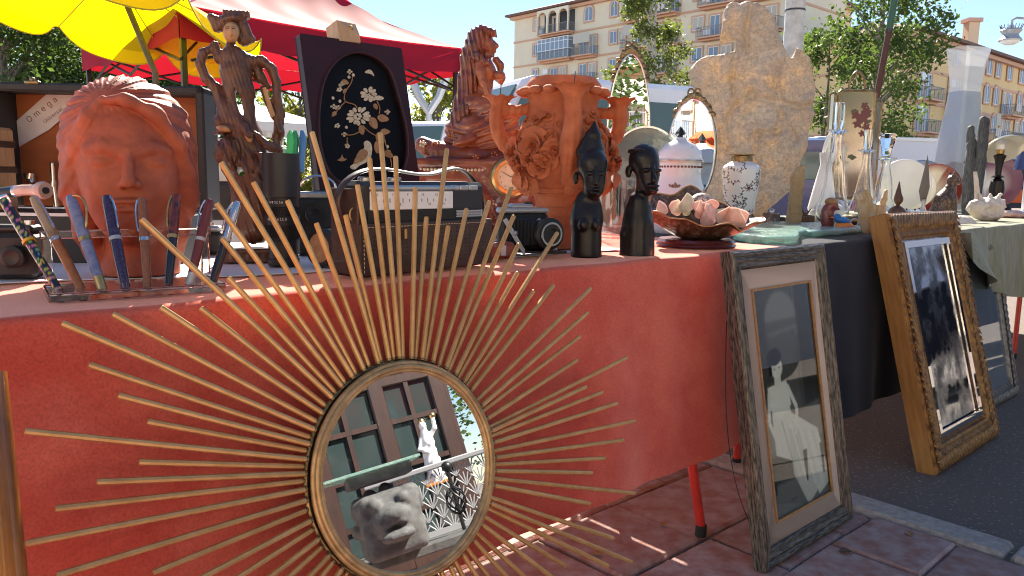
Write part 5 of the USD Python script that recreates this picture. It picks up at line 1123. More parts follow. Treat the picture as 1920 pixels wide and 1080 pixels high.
# ---- seated woman mantel clock
pk, pyk = PX(880, 1.83); uk = U(pk); kk = kz(900, 50, pk, pyk, uk)
def K(px, py, y=0): return V(px - 885, y, pyk - py)
def womans(p):
    ch = lambda pts, rs, k=7: chain(p, [K(*q) for q in pts], rs, k)
    d = ch([(905, 182), (912, 158), (916, 130), (914, 114)], [17, 13, 14, 10], 7)        # back, waist, chest
    d = smin(d, ell(p, K(938, 140, -9), (12, 10, 9)), 5); d = smin(d, ell(p, K(938, 142, 9), (11, 10, 9)), 5)
    d = smin(d, ch([(913, 112), (914, 98)], [6.5, 6.5]), 4)
    d = smin(d, ell(p, K(912, 80, 0), (15, 14, 18)), 3); d = smin(d, ell(p, K(920, 88), (10, 10, 11)), 4)
    d = smin(d, ch([(927, 77), (932, 85), (930, 88)], [2.4, 2.8, 2.4]), 2)
    d = smin(d, ch([(928, 93), (931, 93.5)], [2.2, 1.8]), 1.5); d = smin(d, ch([(928, 96.5), (930, 96.5)], [2.2, 1.8]), 1.5); d = smin(d, ell(p, K(924, 102), (5, 6, 4)), 3)
    d = smin(d, ch([(903, 117, -14), (905, 136, -18), (911, 155, -20), (919, 174, -19), (925, 190, -18)], [8.5, 8.5, 7.5, 6, 5], 4), 3)      # near arm
    d = smin(d, ch([(930, 108, 14), (938, 118, 14), (940, 150, 12)], [7, 6, 5]), 4)
    d = smin(d, ch([(886, 190, -4), (925, 202, -14), (960, 212, -16)], [20, 21, 18], 8), 8)      # thighs
    d = smin(d, ch([(962, 212, -14), (958, 240, -12), (946, 268, -12)], [17, 15, 13], 8), 8)
    d = smin(d, ch([(856, 240, -4), (892, 240, -12), (935, 245, -12)], [17, 27, 26], 10), 10)      # drapery mound
    d = smin(d, ch([(850, 262, -6), (890, 276, -14), (945, 276, -14)], [13, 18, 18], 8), 8)
    d = smin(d, ch([(892, 258, -38), (876, 264, -44), (866, 268, -46)], [10, 8.5, 6]), 4)
    for i in range(4): d = smin(d, ch([(864 + 3.2 * i, 270, -50 + i), (860 + 3 * i, 272, -52 + i)], [2.8, 2.2]), 1.2)
    return d
def hairs(p):
    ch = lambda pts, rs, k=7: chain(p, [K(*q) for q in pts], rs, k)
    d = smin(ell(p, K(902, 74, 2), (20, 19, 23)), ch([(898, 72), (888, 105, 4), (882, 150, 4), (876, 200, 0), (858, 246, -6)], [20, 20, 20, 22, 16], 9), 9)
    d = smin(d, ch([(898, 62, -14), (892, 88, -18), (896, 106, -18), (914, 118, -14)], [9, 10, 9, 7], 5), 5)
    d = smin(d, ch([(904, 56, -8), (924, 62, -10), (931, 74, -6)], [8, 7, 3], 4), 4)
    x, z = p[:, 0], p[:, 2]; d = d + 1.5 * np.sin(.75 * x + .10 * z + .05 * p[:, 1] + 2.2 * np.sin(.035 * z)) + fbm(p, .09, 2, 5) * 2
    return smax(d, -ell(p, K(926, 84, 0), (16, 13, 18)), 3)
def folds(p):
    x, z = p[:, 0], p[:, 2]; q = x - K(905, 190)[0]; r_ = np.hypot(q * .8 + 30, z - K(900, 120)[2]); return (1.1 + 2 * fbm(p, .05, 2, 3)) * np.sin(.5 * r_ + .2 * p[:, 1] + 1.6 * np.sin(.045 * q)) * np.clip((K(0, 188)[2] - z) / 14, 0, 1) + .5 * fbm(p, .2, 2, 8)
t = thing('mantel_clock', 'reddish brown resin mantel clock with a long haired woman seated on top', 'clock', pk, -4)
part('woman', mv(nets(lambda p: womans(p) + folds(p) * 1.0, (-70, -75, K(0, 300)[2]), (105, 60, K(0, 48)[2]), 1.9), s=kk), 'resin_light', t, smooth=True)
part('hair', mv(nets(hairs, (-60, -50, K(0, 255)[2]), (60, 40, K(0, 40)[2]), 1.7), s=kk), 'resin', t, smooth=True)
zk = lambda py: pyk - py
def pedestal(p):
    d = rbox(p, ((K(872, 0)[0]), -4, zk(304)), (90, 52, 9), 6); d = smin(d, rbox(p, (K(872, 0)[0], -4, zk(324)), (80, 46, 16), 8), 4)
    d = smin(d, rbox(p, (K(872, 0)[0], -4, (zk(330)) / 2), (76, 42, zk(330) / 2), 6), 5)
    q = p - V(K(868, 0)[0], 0, 0); d = smax(d, -(np.hypot(q[:, 0] / 1.0, q[:, 2] - zk(400) ) - 46), 3) * 1
    d = smin(d, chain(p, [K(800, 325, -46), K(790, 340, -50), K(800, 352, -48)], [12, 12, 9]), 5)
    d = smin(d, chain(p, [K(800, 270, -10), K(830, 285, -16), K(890, 290, -20), K(945, 288, -20)], [16, 20, 20, 16], 10), 8)
    d = smin(d, ell(p, K(960, 350, -30), (58, 34, 78)), 16); d = smin(d, chain(p, [K(990, 390, -30), K(1008, 415, -36), K(1016, 428, -40)], [22, 14, 8], 8), 8)
    d = smin(d, chain(p, [K(905, 345, -50), K(922, 372, -52), K(925, 410, -50)], [10, 13, 14], 8), 6)
    x, z = p[:, 0], p[:, 2]
    return d + fbm(p, .06, 3, 4) * 5 * (x > K(905, 0)[0]) + fbm(p, .1, 2, 8) * 1.0
part('pedestal', mv(nets(pedestal, (-115, -85, -1), (145, 60, zk(255)), 2.4), s=kk), 'resin', t, smooth=True)
part('bead_row', cat([ball(3.0 * uk, K(790 + 6.6 * i, 316, -52) * kk, 1) for i in range(24)] + [ball(2.6 * uk, K(868 + 52 * math.cos(a), 400 - 52 * math.sin(a), -46) * kk, 1) for a in np.linspace(.5, 2.7, 20)]), 'pearl', t)
r_ = np.random.default_rng(3)
for i in range(16):
    x, y = [(r_.uniform(800, 835), r_.uniform(262, 290)), (r_.uniform(895, 950), r_.uniform(284, 318)), (r_.uniform(925, 945), r_.uniform(360, 410))][i % 3]
    yy = [-30, -50, -56][i % 3]; pts = [ball((2.6 if a else 2.0) * uk, (K(x, y, yy) + 4.6 * (a > 0) * V(math.cos(a), -.3, math.sin(a))) * kk, 1) for a in [0] + list(np.arange(1, 6) * 1.2566)]
    part('flower', cat(pts), 'resin_light' if i % 4 else 'pearl', t)
kc = K(966, 328, -66) * kk; rc_ = 34 * uk
part('bezel', mv(mv(lathe([(rc_ * .70, 0), (rc_ * .74, .008), (rc_ * .9, .011), (rc_ * 1.02, .006), (rc_ * 1.05, 0), (rc_ * 1.05, -.02), (rc_ * .7, -.02)], 40), rx=90, rz=14), kc), 'brass', t)
dl_ = part('dial', mv(mv(lathe([(0, 0), (rc_ * .72, 0)], 40), rx=90, rz=14), kc + V(0, -.001, 0)), mk('clock_face', (.74, .66, .48), .5, col2=(.66, .56, .36), scale=60), t, smooth=False)
mk_ = []
for k in range(12):
    a = k * math.pi / 6; mk_.append(mv(box(.0014, .0008, .006), (rc_ * .56 * math.sin(a), -.0024, rc_ * .56 * math.cos(a)), ry=0) if k % 3 == 0 else mv(mv(box(.0008, .0008, .005), ry=math.degrees(a)), (rc_ * .56 * math.sin(a), -.0024, rc_ * .56 * math.cos(a))))
for a, l, w_ in ((-1.05, .5, .0016), (1.35, .36, .0022)): mk_.append(mv(mv(box(w_, .0008, rc_ * l, (0, 0, rc_ * l / 2)), ry=math.degrees(a)), (0, -.004, 0)))
part('clock_hands', mv(mv(cat(mk_), rz=14), kc), 'black_metal', dl_, smooth=False)

# ---- terracotta candelabra with roses
pv = P(1050, 463, TOP + .009); uv = U(pv); kv = kz(1062, 150, pv, 463, uv)[2] / uv
def G(px, py, y=0): return V(px - 1062, y, 463 - py)
t = thing('candelabra_vase', 'terracotta candelabra vase with three petal cups and modelled roses', 'candelabra', pv, 0); UsdGeom.Xformable(t).AddScaleOp().Set(Gf.Vec3f(1, 1, float(kv)))
part('vase', lathe([(a * uv, (463 - b_) * uv) for a, b_ in ((0, 463), (46, 463), (48, 458), (46, 430), (45, 405), (46, 402), (47, 380), (52, 362), (60, 350), (72, 340), (92, 318), (97, 285), (84, 250), (68, 220), (62, 200), (64, 186), (70, 178), (68, 160), (62, 152), (60, 148), (54, 148), (52, 160), (50, 200), (0, 230))], 48), 'terracotta', t, smooth=40)
for py in (352, 362, 388, 404): part('ring', tube(np.stack([np.array([math.cos(a), math.sin(a), 0]) * ({352: 60, 362: 53, 388: 47.5, 404: 46.5}[py]) * uv + V(0, 0, (463 - py) * uv) for a in np.linspace(0, 6.283, 48, endpoint=False)]), 1.6 * uv, 6, closed=True), 'terracotta', t)
def cupf(c, r, h, n, seed):                  # petal rim cup
    def fn(u, v):
        a = u * 6.2832; sc = 1 + .07 * np.cos(n * a) * v; rr = r * (.42 + .2 * v + .38 * v ** 3) * sc; z = h * (v - .12 * v ** 6) + .05 * h * np.cos(n * a) * v ** 3
        return c[0] + rr * np.cos(a), c[1] + rr * np.sin(a), c[2] + z
    def fi(u, v):
        a = u * 6.2832; sc = 1 + .07 * np.cos(n * a) * v; rr = (r * (.42 + .2 * v + .38 * v ** 3) * sc - r * .07) * (.1 + .9 * np.minimum(1, v * 4)); z = h * (v - .12 * v ** 6) + .05 * h * np.cos(n * a) * v ** 3 + .01 * h
        return c[0] + rr * np.cos(a), c[1] + rr * np.sin(a), c[2] + z
    return cat(grid(fn, 64, 10), grid(fi, 64, 10))
part('scalloped_rim', cat([ball(1, V(74 * math.cos(a), 74 * math.sin(a), 463 - 174) * uv, 1, V(13, 13, 8) * uv) for a in np.linspace(0, 6.283, 16, endpoint=False)]), 'terracotta', t, smooth=True)
arms = [((945, 183, 0), [(945, 200, 0), (940, 225, 0), (946, 255, 0), (962, 280, 0), (992, 296, 0)], [(950, 206, 0), (975, 208, 0), (1005, 202, 0)]),
        ((1166, 183, 8), [(1166, 200, 8), (1168, 225, 8), (1162, 250, 6), (1145, 275, 4), (1115, 300, 0)], [(1160, 208, 6), (1135, 210, 4), (1105, 204, 0)]),
        ((1072, 172, -100), [(1072, 190, -100), (1072, 215, -104), (1073, 240, -104), (1070, 262, -104), (1068, 300, -96), (1067, 335, -76)], [(1072, 200, -98), (1070, 205, -80), (1068, 210, -50)])]
for k, (cc, low, upb) in enumerate(arms):
    rs = [15, 13, 12, 11, 10, 10][:len(low)] if k < 2 else [15, 14, 18, 19, 15, 13]
    def af(p): return smin(chain(p, [G(*q) for q in spline(low, 12)], np.interp(np.linspace(0, 1, 12), np.linspace(0, 1, len(rs)), rs), 3), chain(p, [G(*q) for q in spline(upb, 8)], [9.5] * 8, 3), 8) + .8 * np.sin(.5 * p[:, 0])
    allp = np.array([G(*q) for q in low + upb]); 
    part('arm', mv(nets(af, allp.min(0) - 26, allp.max(0) + 26, 2.2), s=uv), 'terracotta', t, smooth=True)
    part('cup', cupf(G(cc[0], cc[1] + 22, cc[2]) * uv, 31 * uv if k < 2 else 38 * uv, 26 * uv, 9, k), 'terracotta', t, smooth=True)
    part('spike', bar(G(cc[0], cc[1] + 14, cc[2]) * uv, G(cc[0] + 3, cc[1] - 24, cc[2]) * uv, .9 * uv, 5), 'black_metal', t)
def rose(s, seed):
    r = np.random.default_rng(seed); ms = []
    for k in range(11):
        ring = 0 if k < 3 else (1 if k < 6 else 2); a0 = k * 2.2 + r.uniform(-.2, .2); rad_ = s * (.22, .5, .85)[ring]; hh = s * (.75, .62, .42)[ring]; span = (2.4, 1.9, 1.5)[ring]
        def fn(u, v):
            a = a0 + (u - .5) * span; rr = rad_ * (.35 + .65 * v ** .7) + s * .10 * (v ** 4) * (1 + ring); z = hh * (v - .35 * (ring == 2) * v ** 3) - s * .12 * (np.abs(2 * u - 1) ** 2.5) * v; return rr * np.cos(a), rr * np.sin(a), z
        ms.append(grid(fn, 8, 6))
    return cat(ms)
def leafm(s, seed):
    r = np.random.default_rng(seed)
    def fn(u, v):
        w_ = np.sin(np.pi * np.clip(u, .02, 1)) ** .8 * .5; x = u - .1; y = (2 * v - 1) * w_; z = .25 * np.sin(2.2 * u) + .10 * np.abs(2 * v - 1) * w_ + .02 * np.sin(28 * u + 6 * np.abs(v - .5)); return x * s, y * s, z * s
    return grid(fn, 14, 8)
def onbulb(a, py):
    rr = np.interp(py, [200, 220, 250, 285, 318, 340], [55, 62, 80, 98, 100, 82]); return V(rr * math.sin(a), -rr * math.cos(a), 463 - py), V(math.sin(a), -math.cos(a), (285 - py) / 110)
def aim(m, pos, nrm, spin=0):
    z = nrm / np.linalg.norm(nrm); x = np.cross(V(0, 0, 1), z); x /= max(np.linalg.norm(x), 1e-6); y = np.cross(z, x); c, s = math.cos(spin), math.sin(spin); x, y = x * c + y * s, -x * s + y * c
    v, f, _ = meshkit.arrays(m); return (v @ np.stack([x, y, z]) + pos, f)
r_ = np.random.default_rng(11)
spots = [(-.62, 275, 30), (-.95, 255, 22), (-.3, 262, 20), (-.45, 225, 18), (-.75, 228, 20), (-1.2, 285, 24), (-1.0, 305, 20), (-.15, 238, 15), (.55, 235, 22), (.8, 262, 20), (.62, 282, 20), (1.05, 240, 18), (1.0, 285, 22), (1.25, 262, 20), (-1.35, 250, 20), (-.35, 300, 20), (.45, 305, 22), (.9, 312, 20), (-1.25, 228, 16), (.35, 215, 16), (.85, 216, 18), (-.9, 205, 14), (-.7, 300, 18), (1.4, 300, 20), (-.78, 255, 18), (-.55, 250, 18), (-.2, 285, 20), (-.48, 312, 20), (-.6, 205, 14), (-.25, 212, 14), (.3, 250, 18), (.42, 275, 18), (.7, 300, 20), (1.2, 305, 20), (1.15, 220, 16), (-1.1, 270, 18), (-.85, 320, 20), (-.95, 232, 16)]
for i, (a, py, s) in enumerate(spots):
    ps, nr = onbulb(a, py); part('rose', aim(rose(s * uv, i), (ps - nr * 4) * uv, nr, r_.uniform(0, 6)), 'terracotta', t, smooth=True)
for i in range(26):
    a = r_.uniform(-1.0, 1.5); py = r_.choice([215, 240, 320, 335, 325, 260]); ps, nr = onbulb(a, py); part('leaf', aim(leafm((34 if py > 300 else 22) * uv, i), (ps + nr * 3) * uv, nr, -1.57 + r_.uniform(-.7, .7)), 'terracotta', t, smooth=True)
def scrib(txt, hgt, px, py):
    m = meshkit.text_mesh(txt, hgt, .0004); v, f = np.array(m.vertices), np.array(m.faces); R0 = 46.6 * uv; a = (px - 1062) * uv / R0 + v[:, 0] / R0; return (np.stack([(R0 + v[:, 2]) * np.sin(a), -(R0 + v[:, 2]) * np.cos(a), (463 - py) * uv + v[:, 1] + .0007 * np.sin(v[:, 0] * 300)], 1), f)
part('lettering', cat(scrib('TU P', .0085, 1043, 431), scrib('DEMI', .0065, 1043, 440), scrib('MBRE', .0085, 1043, 457)), mk('chalk', (.66, .45, .36), .9), t, smooth=False)

# ---- two ebony figures
def fig(name, label, px, base, seed, fn, lo, hi, rz):
    q = P(px, base, TOP + .001); u_ = U(q); t = thing(name, label, 'sculpture', q, rz)
    part('figure', mv(nets(fn, lo, hi, 1.7), s=u_), 'ebony', t, smooth=True); return t, u_
def f1(p):
    q = p.copy(); q[:, 0] = np.abs(q[:, 0]); x, y, z = p.T
    d = chain(p, [(0, 0, 6), (-1, 2, 70), (0, 4, 104)], [29, 28, 22], 12); d = smin(d, chain(q, [(14, 0, 96), (18, 4, 70)], [12, 10], 5), 8)
    d = smax(d, -z, 1); d = smin(d, ell(q, (11, -25, 62), (9, 9, 11)), 4)
    d = smin(d, chain(p, [(4, 2, 104), (6, 0, 124)], [13, 13]), 5)
    d = smin(d, ell(p, (6, -1, 172), (29, 31, 31)), 8); d = smin(d, ell(p, (9, -13, 143), (21, 22, 36)), 9)
    k = np.stack([np.abs(p[:, 0] - 8), p[:, 1], p[:, 2]], 1)
    d = smax(d, -ell(k, (11, -36, 156), (10, 6, 7)), 3); d = smin(d, ell(k, (11, -31, 155), (7.5, 5, 3.6)), 1.5)
    d = smin(d, chain(p, [(8, -33, 164), (8.5, -37, 150), (9, -39, 138)], [3, 4, 5.5]), 4); d = smin(d, ell(p, (9, -33, 127), (9, 6, 3.2)), 2); d = smin(d, ell(p, (9, -32, 120), (8, 6, 3.2)), 2)
    d = smin(d, ell(p, (-23, 4, 146), (5, 8, 12)), 3)
    cap_ = smax(chain(p, [(4, 8, 196), (7, 4, 222), (9, 2, 250)], [27, 15, 1.5]), -ell(p, (6, -4, 166), (30.5, 33, 33)) , 1); a = np.arctan2(y - 4, x - 6); cap_ = cap_ - .9 * np.abs(np.sin(9 * a + .12 * z) * np.sin(9 * a - .35 * z))
    return np.minimum(d, cap_) + fbm(p, .06, 2, 1) * 1.0
def f2(p):
    x, y, z = p.T; q = np.stack([np.abs(x), y, z], 1)
    d = chain(p, [(0, 2, -6), (0, 2, 60), (0, 3, 100)], [29, 26, 20], 6); d = smin(d, chain(q, [(16, 2, 90), (25, 2, 40), (26, 0, 0)], [9, 8, 8], 5), 6); d = smax(d, -chain(p, [(-7, -30, 10), (-6, -27, 100)], [5, 5]), 5); d = smax(d, -z, 1)
    d = smin(d, chain(p, [(4, 2, 112), (8, 0, 134)], [12, 12]), 5)
    d = smin(d, ell(p, (7, 2, 178), (28, 30, 30)), 6); d = smin(d, ell(p, (12, -10, 152), (21, 23, 38)), 9); d = smin(d, ell(p, (14, -24, 126), (14, 12, 13)), 6)
    k = np.stack([np.abs(p[:, 0] - 13), p[:, 1], p[:, 2]], 1)
    d = smax(d, -ell(k, (11, -36, 160), (10, 7, 7)), 3); d = smin(d, ell(k, (11, -31, 159), (7.5, 5, 3.6)), 1.5)
    d = smin(d, chain(p, [(14, -32, 166), (15, -37, 150), (15, -39, 141)], [3, 4, 6]), 4); d = smin(d, ell(p, (15, -36, 131), (12, 6, 3.6)), 2); d = smin(d, ell(p, (15, -35, 123), (11, 6, 3.6)), 2)
    d = smin(d, ell(p, (-20, 6, 156), (6, 8, 12)), 3); d = smin(d, ell(p, (36, 6, 152), (4, 7, 9)), 3)
    capd = smax(ell(p, (7, 2, 190), (30, 31, 30)), -(z - 197) * -1 - 0, 2); capd = smax(capd, 197 - z + .25 * (x - 7), 1); d = np.minimum(d, capd)
    return d + fbm(p, .06, 2, 4) * 1.0
fig('ebony_figure', 'black ebony bust with a tall pointed textured headdress', 1099, 482, 0, f1, (-40, -55, -2), (45, 50, 262), 4)
fig('ebony_figure', 'black ebony bust with a flat cap and round ear', 1194, 480, 1, f2, (-42, -55, -2), (50, 50, 232), 8)
# ---- gilt oval mirrors, arched glass, bowl, jar
def standmirror(px, n, cy, top, rx, label, cat_='mirror', crown=True, wood=False, yaw=0, rz2=None):
    q, py0 = PX(px, n); u_ = U(q); rz_ = (py0 - cy); ry_ = cy - top
    t = thing('oval_mirror', label, cat_, q, yaw); c = V(0, 0, rz_ * u_)
    rim_ = ell2(rx * u_, ry_ * u_, 64) + c
    part('glass', mv(upright(prism([(a, b_) for a, _, b_ in ell2(rx * u_, ry_ * u_, 64)], .004)), c), 'mirror', t, smooth=False)
    part('bevel', tube(rim_ + V(0, -.004, 0), .0035, 8, closed=True), 'chrome', t)
    part('rim', tube(rim_ + V(0, .004, 0), .0060, 8, closed=True), 'old_brass', t)
    part('back', mv(upright(prism([(a * 1.02, b_ * 1.02) for a, _, b_ in ell2(rx * u_, ry_ * u_, 64)], .004)), c + V(0, .010, 0)), 'inlay_brown', t, smooth=False)
    part('foot', cat(box(rx * 1.4 * u_, .06, .012, (0, .02, .006), .003), box(.02, .012, (py0 - cy) * u_, (0, .016, (py0 - cy) * u_ / 2))), 'old_brass', t)
    if crown:
        for k, a in enumerate(np.linspace(.75, 2.39, 15)):
            p_ = V(rx * u_ * math.cos(a) * 1.06, .0, ry_ * u_ * math.sin(a) * 1.05) + c; e = ball(1, s=2); vv = e[0] * (1 + .9 * fbm(e[0], 2.2, 3, k)[:, None]); z_s = .009 + .010 * math.exp(-((a - 1.57) / .22) ** 2); part('crest_leaf', mv((vv * V(.017, .007, z_s), e[1]), p_, ry=90 - math.degrees(a) + (25 if k % 2 else -25)), 'old_brass', t)
        for s in (-1, 1): part('crest_loop', tube(ell2(.011, .015, 20) + c + V(s * .012, 0, ry_ * u_ * 1.04 + .016), .004, 6, closed=True), 'old_brass', t)
    return t, u_, c
t, u_, c = standmirror(1172, 1.95, 265, 112, 40, 'larger gilt oval mirror with a carved crest behind the terracotta candelabra', yaw=6)
part('side_panel', box(.075, .012, .20, (-.055, .03, .12)), 'pale_wood', t, smooth=False)
standmirror(1290, 1.72, 285, 192, 43, 'small oval mirror with a bronze looped crest beside the lidded jar', yaw=-24)
q, py0 = PX(1205, 1.82); u_ = U(q); t = thing('arched_picture', 'arched glazed panel in a pale wooden frame behind the ebony busts', 'picture', q, -4); h_ = (py0 - 240) * u_; w_ = 62 * u_
ao = Polygon(arch(w_ * 2, h_, 24)); part('frame', mv(upright(prism(ao.difference(ao.buffer(-.007)), .012)), (0, -.008, 0)), 'chrome', t, smooth=20); part('panel', mv(upright(prism(ao.buffer(-.004), .003)), (0, 0, 0)), mk('grey_panel', (.20, .23, .21), .6, col2=(.30, .32, .29), scale=9), t, smooth=False)
part('glass', mv(upright(prism(ao.buffer(-.006), .001)), (0, -.004, 0)), 'pane', t, smooth=False); part('side', box(.04, .02, h_ * .7, (-w_ - .012, 0, h_ * .35)), 'pale_wood', t, smooth=False)
q = P(1158, 446, TOP + .009); u_ = U(q); t = thing('glass_bowl', 'clear straight sided glass vase between the ebony busts', 'glass vase', q, 0); R0 = 43 * u_; h_ = zat(1158, 338, q[1]) - q[2]
part('glass', lathe([(0, 0), (R0 * .8, 0), (R0 * .86, .006), (R0 * .95, h_ * .5), (R0 * 1.02, h_), (R0 * .985, h_), (R0 * .91, h_ * .5), (R0 * .82, .01), (0, .008)], 40), 'thin_glass', t)

def floralpaint(v, R0, h0, h1, seed, dens, bg=V(.78, .77, .76), vine=True):
    # painted decoration sampled on the surface of a turned pot
    W_, H_ = 900, 600; im = Image.new('RGB', (W_, H_), tuple(int(255 * x ** (1 / 2.2)) for x in bg)); d = ImageDraw.Draw(im); r = np.random.default_rng(seed)
    def leaf(x, y, a, l, col): 
        c, s = math.cos(a), math.sin(a); d.polygon([(x, y), (x + l * .5 * c - l * .22 * s, y + l * .5 * s + l * .22 * c), (x + l * c, y + l * s), (x + l * .5 * c + l * .22 * s, y + l * .5 * s - l * .22 * c)], fill=col)
    for k in range(dens):
        x, y = r.uniform(0, W_), r.uniform(60, H_ - 30); a = r.uniform(0, 6.28); pts = []
        if vine:
            for s in range(26):
                pts.append((x, y)); x += 7 * math.cos(a); y += 7 * math.sin(a); a += .14 * (1 if k % 2 else -1)
                if s % 3 == 0: leaf(x, y, a + 1.2 * (1 if s % 2 else -1), 26, (48, 44, 52))
            d.line(pts, fill=(50, 46, 56), width=5)
            if k % 2 == 0:
                for i in range(6): leaf(x, y, i * 1.05, 30, (120, 28, 48) if k % 4 else (105, 50, 110))
                d.ellipse((x - 9, y - 9, x + 9, y + 9), fill=(60, 20, 30))
        else:
            for i in range(5): leaf(x, y, -1.57 + (i - 2) * .35 + r.uniform(-.2, .2), r.uniform(30, 70), (70, 66, 72) if i % 2 else (150, 110, 70))
            if k % 4 == 0: d.ellipse((x - 16, y - 12, x + 16, y + 12), fill=(186, 120, 80))
    a = (np.asarray(im, float) / 255) ** 2.2; ang = np.arctan2(v[:, 0], -v[:, 1]); X = ((ang / 6.2832 + .5) * (W_ - 1)).astype(int); Y = np.clip((1 - (v[:, 2] - h0) / (h1 - h0)) * (H_ - 1), 0, H_ - 1).astype(int); return a[Y, X]
def dense(prof, n=220, k=110):
    q = spline([(a, 0, b_) for a, b_ in prof], k); return lathe([(max(a, 0), b_) for a, _, b_ in q], n)
q = P(1268, 432, TOP + .009); u_ = U(q) * .98; t = thing('lidded_jar', 'white porcelain lidded jar with painted sprigs and a dark pointed finial', 'jar', q, 0); z_ = lambda py: (zat(1268, py, q[1]) - q[2])
body = dense([(.0, .001), (44 * u_, .002), (50 * u_, z_(410)), (52 * u_, z_(385)), (47 * u_, z_(350)), (42 * u_, z_(335)), (41 * u_, z_(322))])
part('body', body, 'painted', t, col=floralpaint(body[0], 1, 0, z_(322), 3, 34, vine=False))
part('neck', lathe([(41 * u_, z_(322)), (40 * u_, z_(304)), (0, z_(304))], 40), 'porcelain', t); part('neck_band', cat([box(4 * u_, .002, 3.6 * u_, (41 * u_ * math.sin(a), -41 * u_ * math.cos(a), z_(313))) for a in np.linspace(-1.2, 1.2, 16)]), 'ink', t, smooth=False)
part('lid', lathe([(43 * u_, z_(304)), (44 * u_, z_(300)), (42 * u_, z_(298)), (40 * u_, z_(285)), (30 * u_, z_(272)), (14 * u_, z_(264)), (10 * u_, z_(258)), (0, z_(258))], 40), 'porcelain', t); part('rim_line', lathe([(44.2 * u_, z_(303)), (44.6 * u_, z_(300)), (42 * u_, z_(299.5))], 40), 'steel', t)
part('finial', lathe([(0, z_(260)), (5 * u_, z_(258)), (5 * u_, z_(254)), (10 * u_, z_(251)), (9 * u_, z_(248)), (0, z_(236))], 6), 'black_metal', t, smooth=False)
part('sprig', cat([mv(ball(1, s=1, sq=(5 * u_, .0012, 1.2 * u_)), (33 * u_ * math.sin(a) * .9, -33 * u_ * math.cos(a) * 1.02, z_(279 + 5 * (i % 3))), ry=-30) for i, a in enumerate(np.linspace(-.9, .9, 9))]), 'ink', t)

# ---- pale alabaster carving
q, py0 = PX(1392, 1.98); ua = U(q)
ol = [(1300, py0), (1296, 330), (1330, 330), (1322, 255), (1328, 210), (1300, 180), (1284, 150), (1281, 125), (1292, 108), (1312, 99), (1338, 95), (1360, 90), (1363, 74), (1350, 76), (1338, 82), (1331, 74), (1336, 50), (1337, 20), (1344, 6), (1352, 0), (1364, 6), (1378, 3), (1398, 8), (1418, 22), (1428, 30), (1438, 60), (1448, 85), (1460, 106), (1466, 88), (1474, 90), (1484, 100), (1494, 112), (1500, 135), (1507, 165), (1504, 195), (1508, 212), (1500, 250), (1498, 275), (1488, 300), (1484, 330), (1474, 355), (1455, 375), (1440, 390), (1430, py0)]
o2 = np.array([((a - 1392), (py0 - b_)) for a, b_ in ol])
ridges = [[(1400, 170), (1370, 195), (1358, 215), (1362, 260)], [(1365, 100), (1360, 150), (1368, 190)], [(1400, 180), (1440, 190), (1452, 220), (1440, 245), (1410, 250)], [(1440, 245), (1465, 235), (1475, 260)], [(1440, 120), (1436, 160), (1450, 190), (1480, 200), (1505, 195)], [(1345, 240), (1350, 270), (1372, 290), (1410, 300)], [(1410, 250), (1405, 300), (1412, 350)], [(1385, 20), (1380, 60), (1384, 95)]]
def alab(p):
    e = poly2(p[:, [0, 2]], o2); th = 17 + 10 * fbm(p * V(1, 0, 1), .022, 3, 4) * 2 + 5 * np.sin(p[:, 2] * .02)
    for r_ in ridges:
        c_ = np.array([V(a - 1392, 0, py0 - b_) for a, b_ in r_]); dd_ = chain(p * V(1, 0, 1), c_, [0] * len(c_)); th = th - 8 * np.exp(-(dd_ / 5) ** 2) + 5 * np.exp(-((dd_ - 14) / 9) ** 2)
    d = smax(e + 2, np.abs(p[:, 1]) - th, 12)
    return d + fbm(p, .06, 3, 7) * 5 + fbm(p, .2, 3, 9) * 4.2
t = thing('alabaster_carving', 'large rough pale translucent alabaster carving glowing orange with a hooked top', 'sculpture', q, -15)
part('stone', mv(nets(alab, (-125, -44, -2), (130, 44, py0 + 6), 2.5), s=kz(1392, 2, q, py0, ua)), 'alabaster', t, smooth=True)
part('plinth', box(150 * ua, 70 * ua, .02, (0, 0, .008), .004), 'black_plastic', t)

# ---- painted vase, lace bowl, sea glass, stone fin
q, py0 = PX(1384, 1.62); u_ = U(q); t = thing('painted_vase', 'white vase painted with dark vines and wine red flowers under a bronze collar', 'vase', q, 0); z_ = lambda py: (zat(1384, py, q[1]) - q[2]); k_ = .97
body = dense([(0, .001), (22 * u_, .002), (26 * u_, z_(400)), (31 * u_, z_(360)), (34.5 * u_, z_(325)), (33 * u_, z_(313)), (24 * u_, z_(306)), (20 * u_, z_(303))])
part('body', body, 'painted', t, col=floralpaint(body[0], 1, 0, z_(303), 5, 46)); part('collar', lathe([(19 * u_, z_(305)), (20 * u_, z_(301)), (19 * u_, z_(293)), (22 * u_, z_(291)), (22 * u_, z_(289)), (17 * u_, z_(289)), (16 * u_, z_(300))], 36), 'old_brass', t)

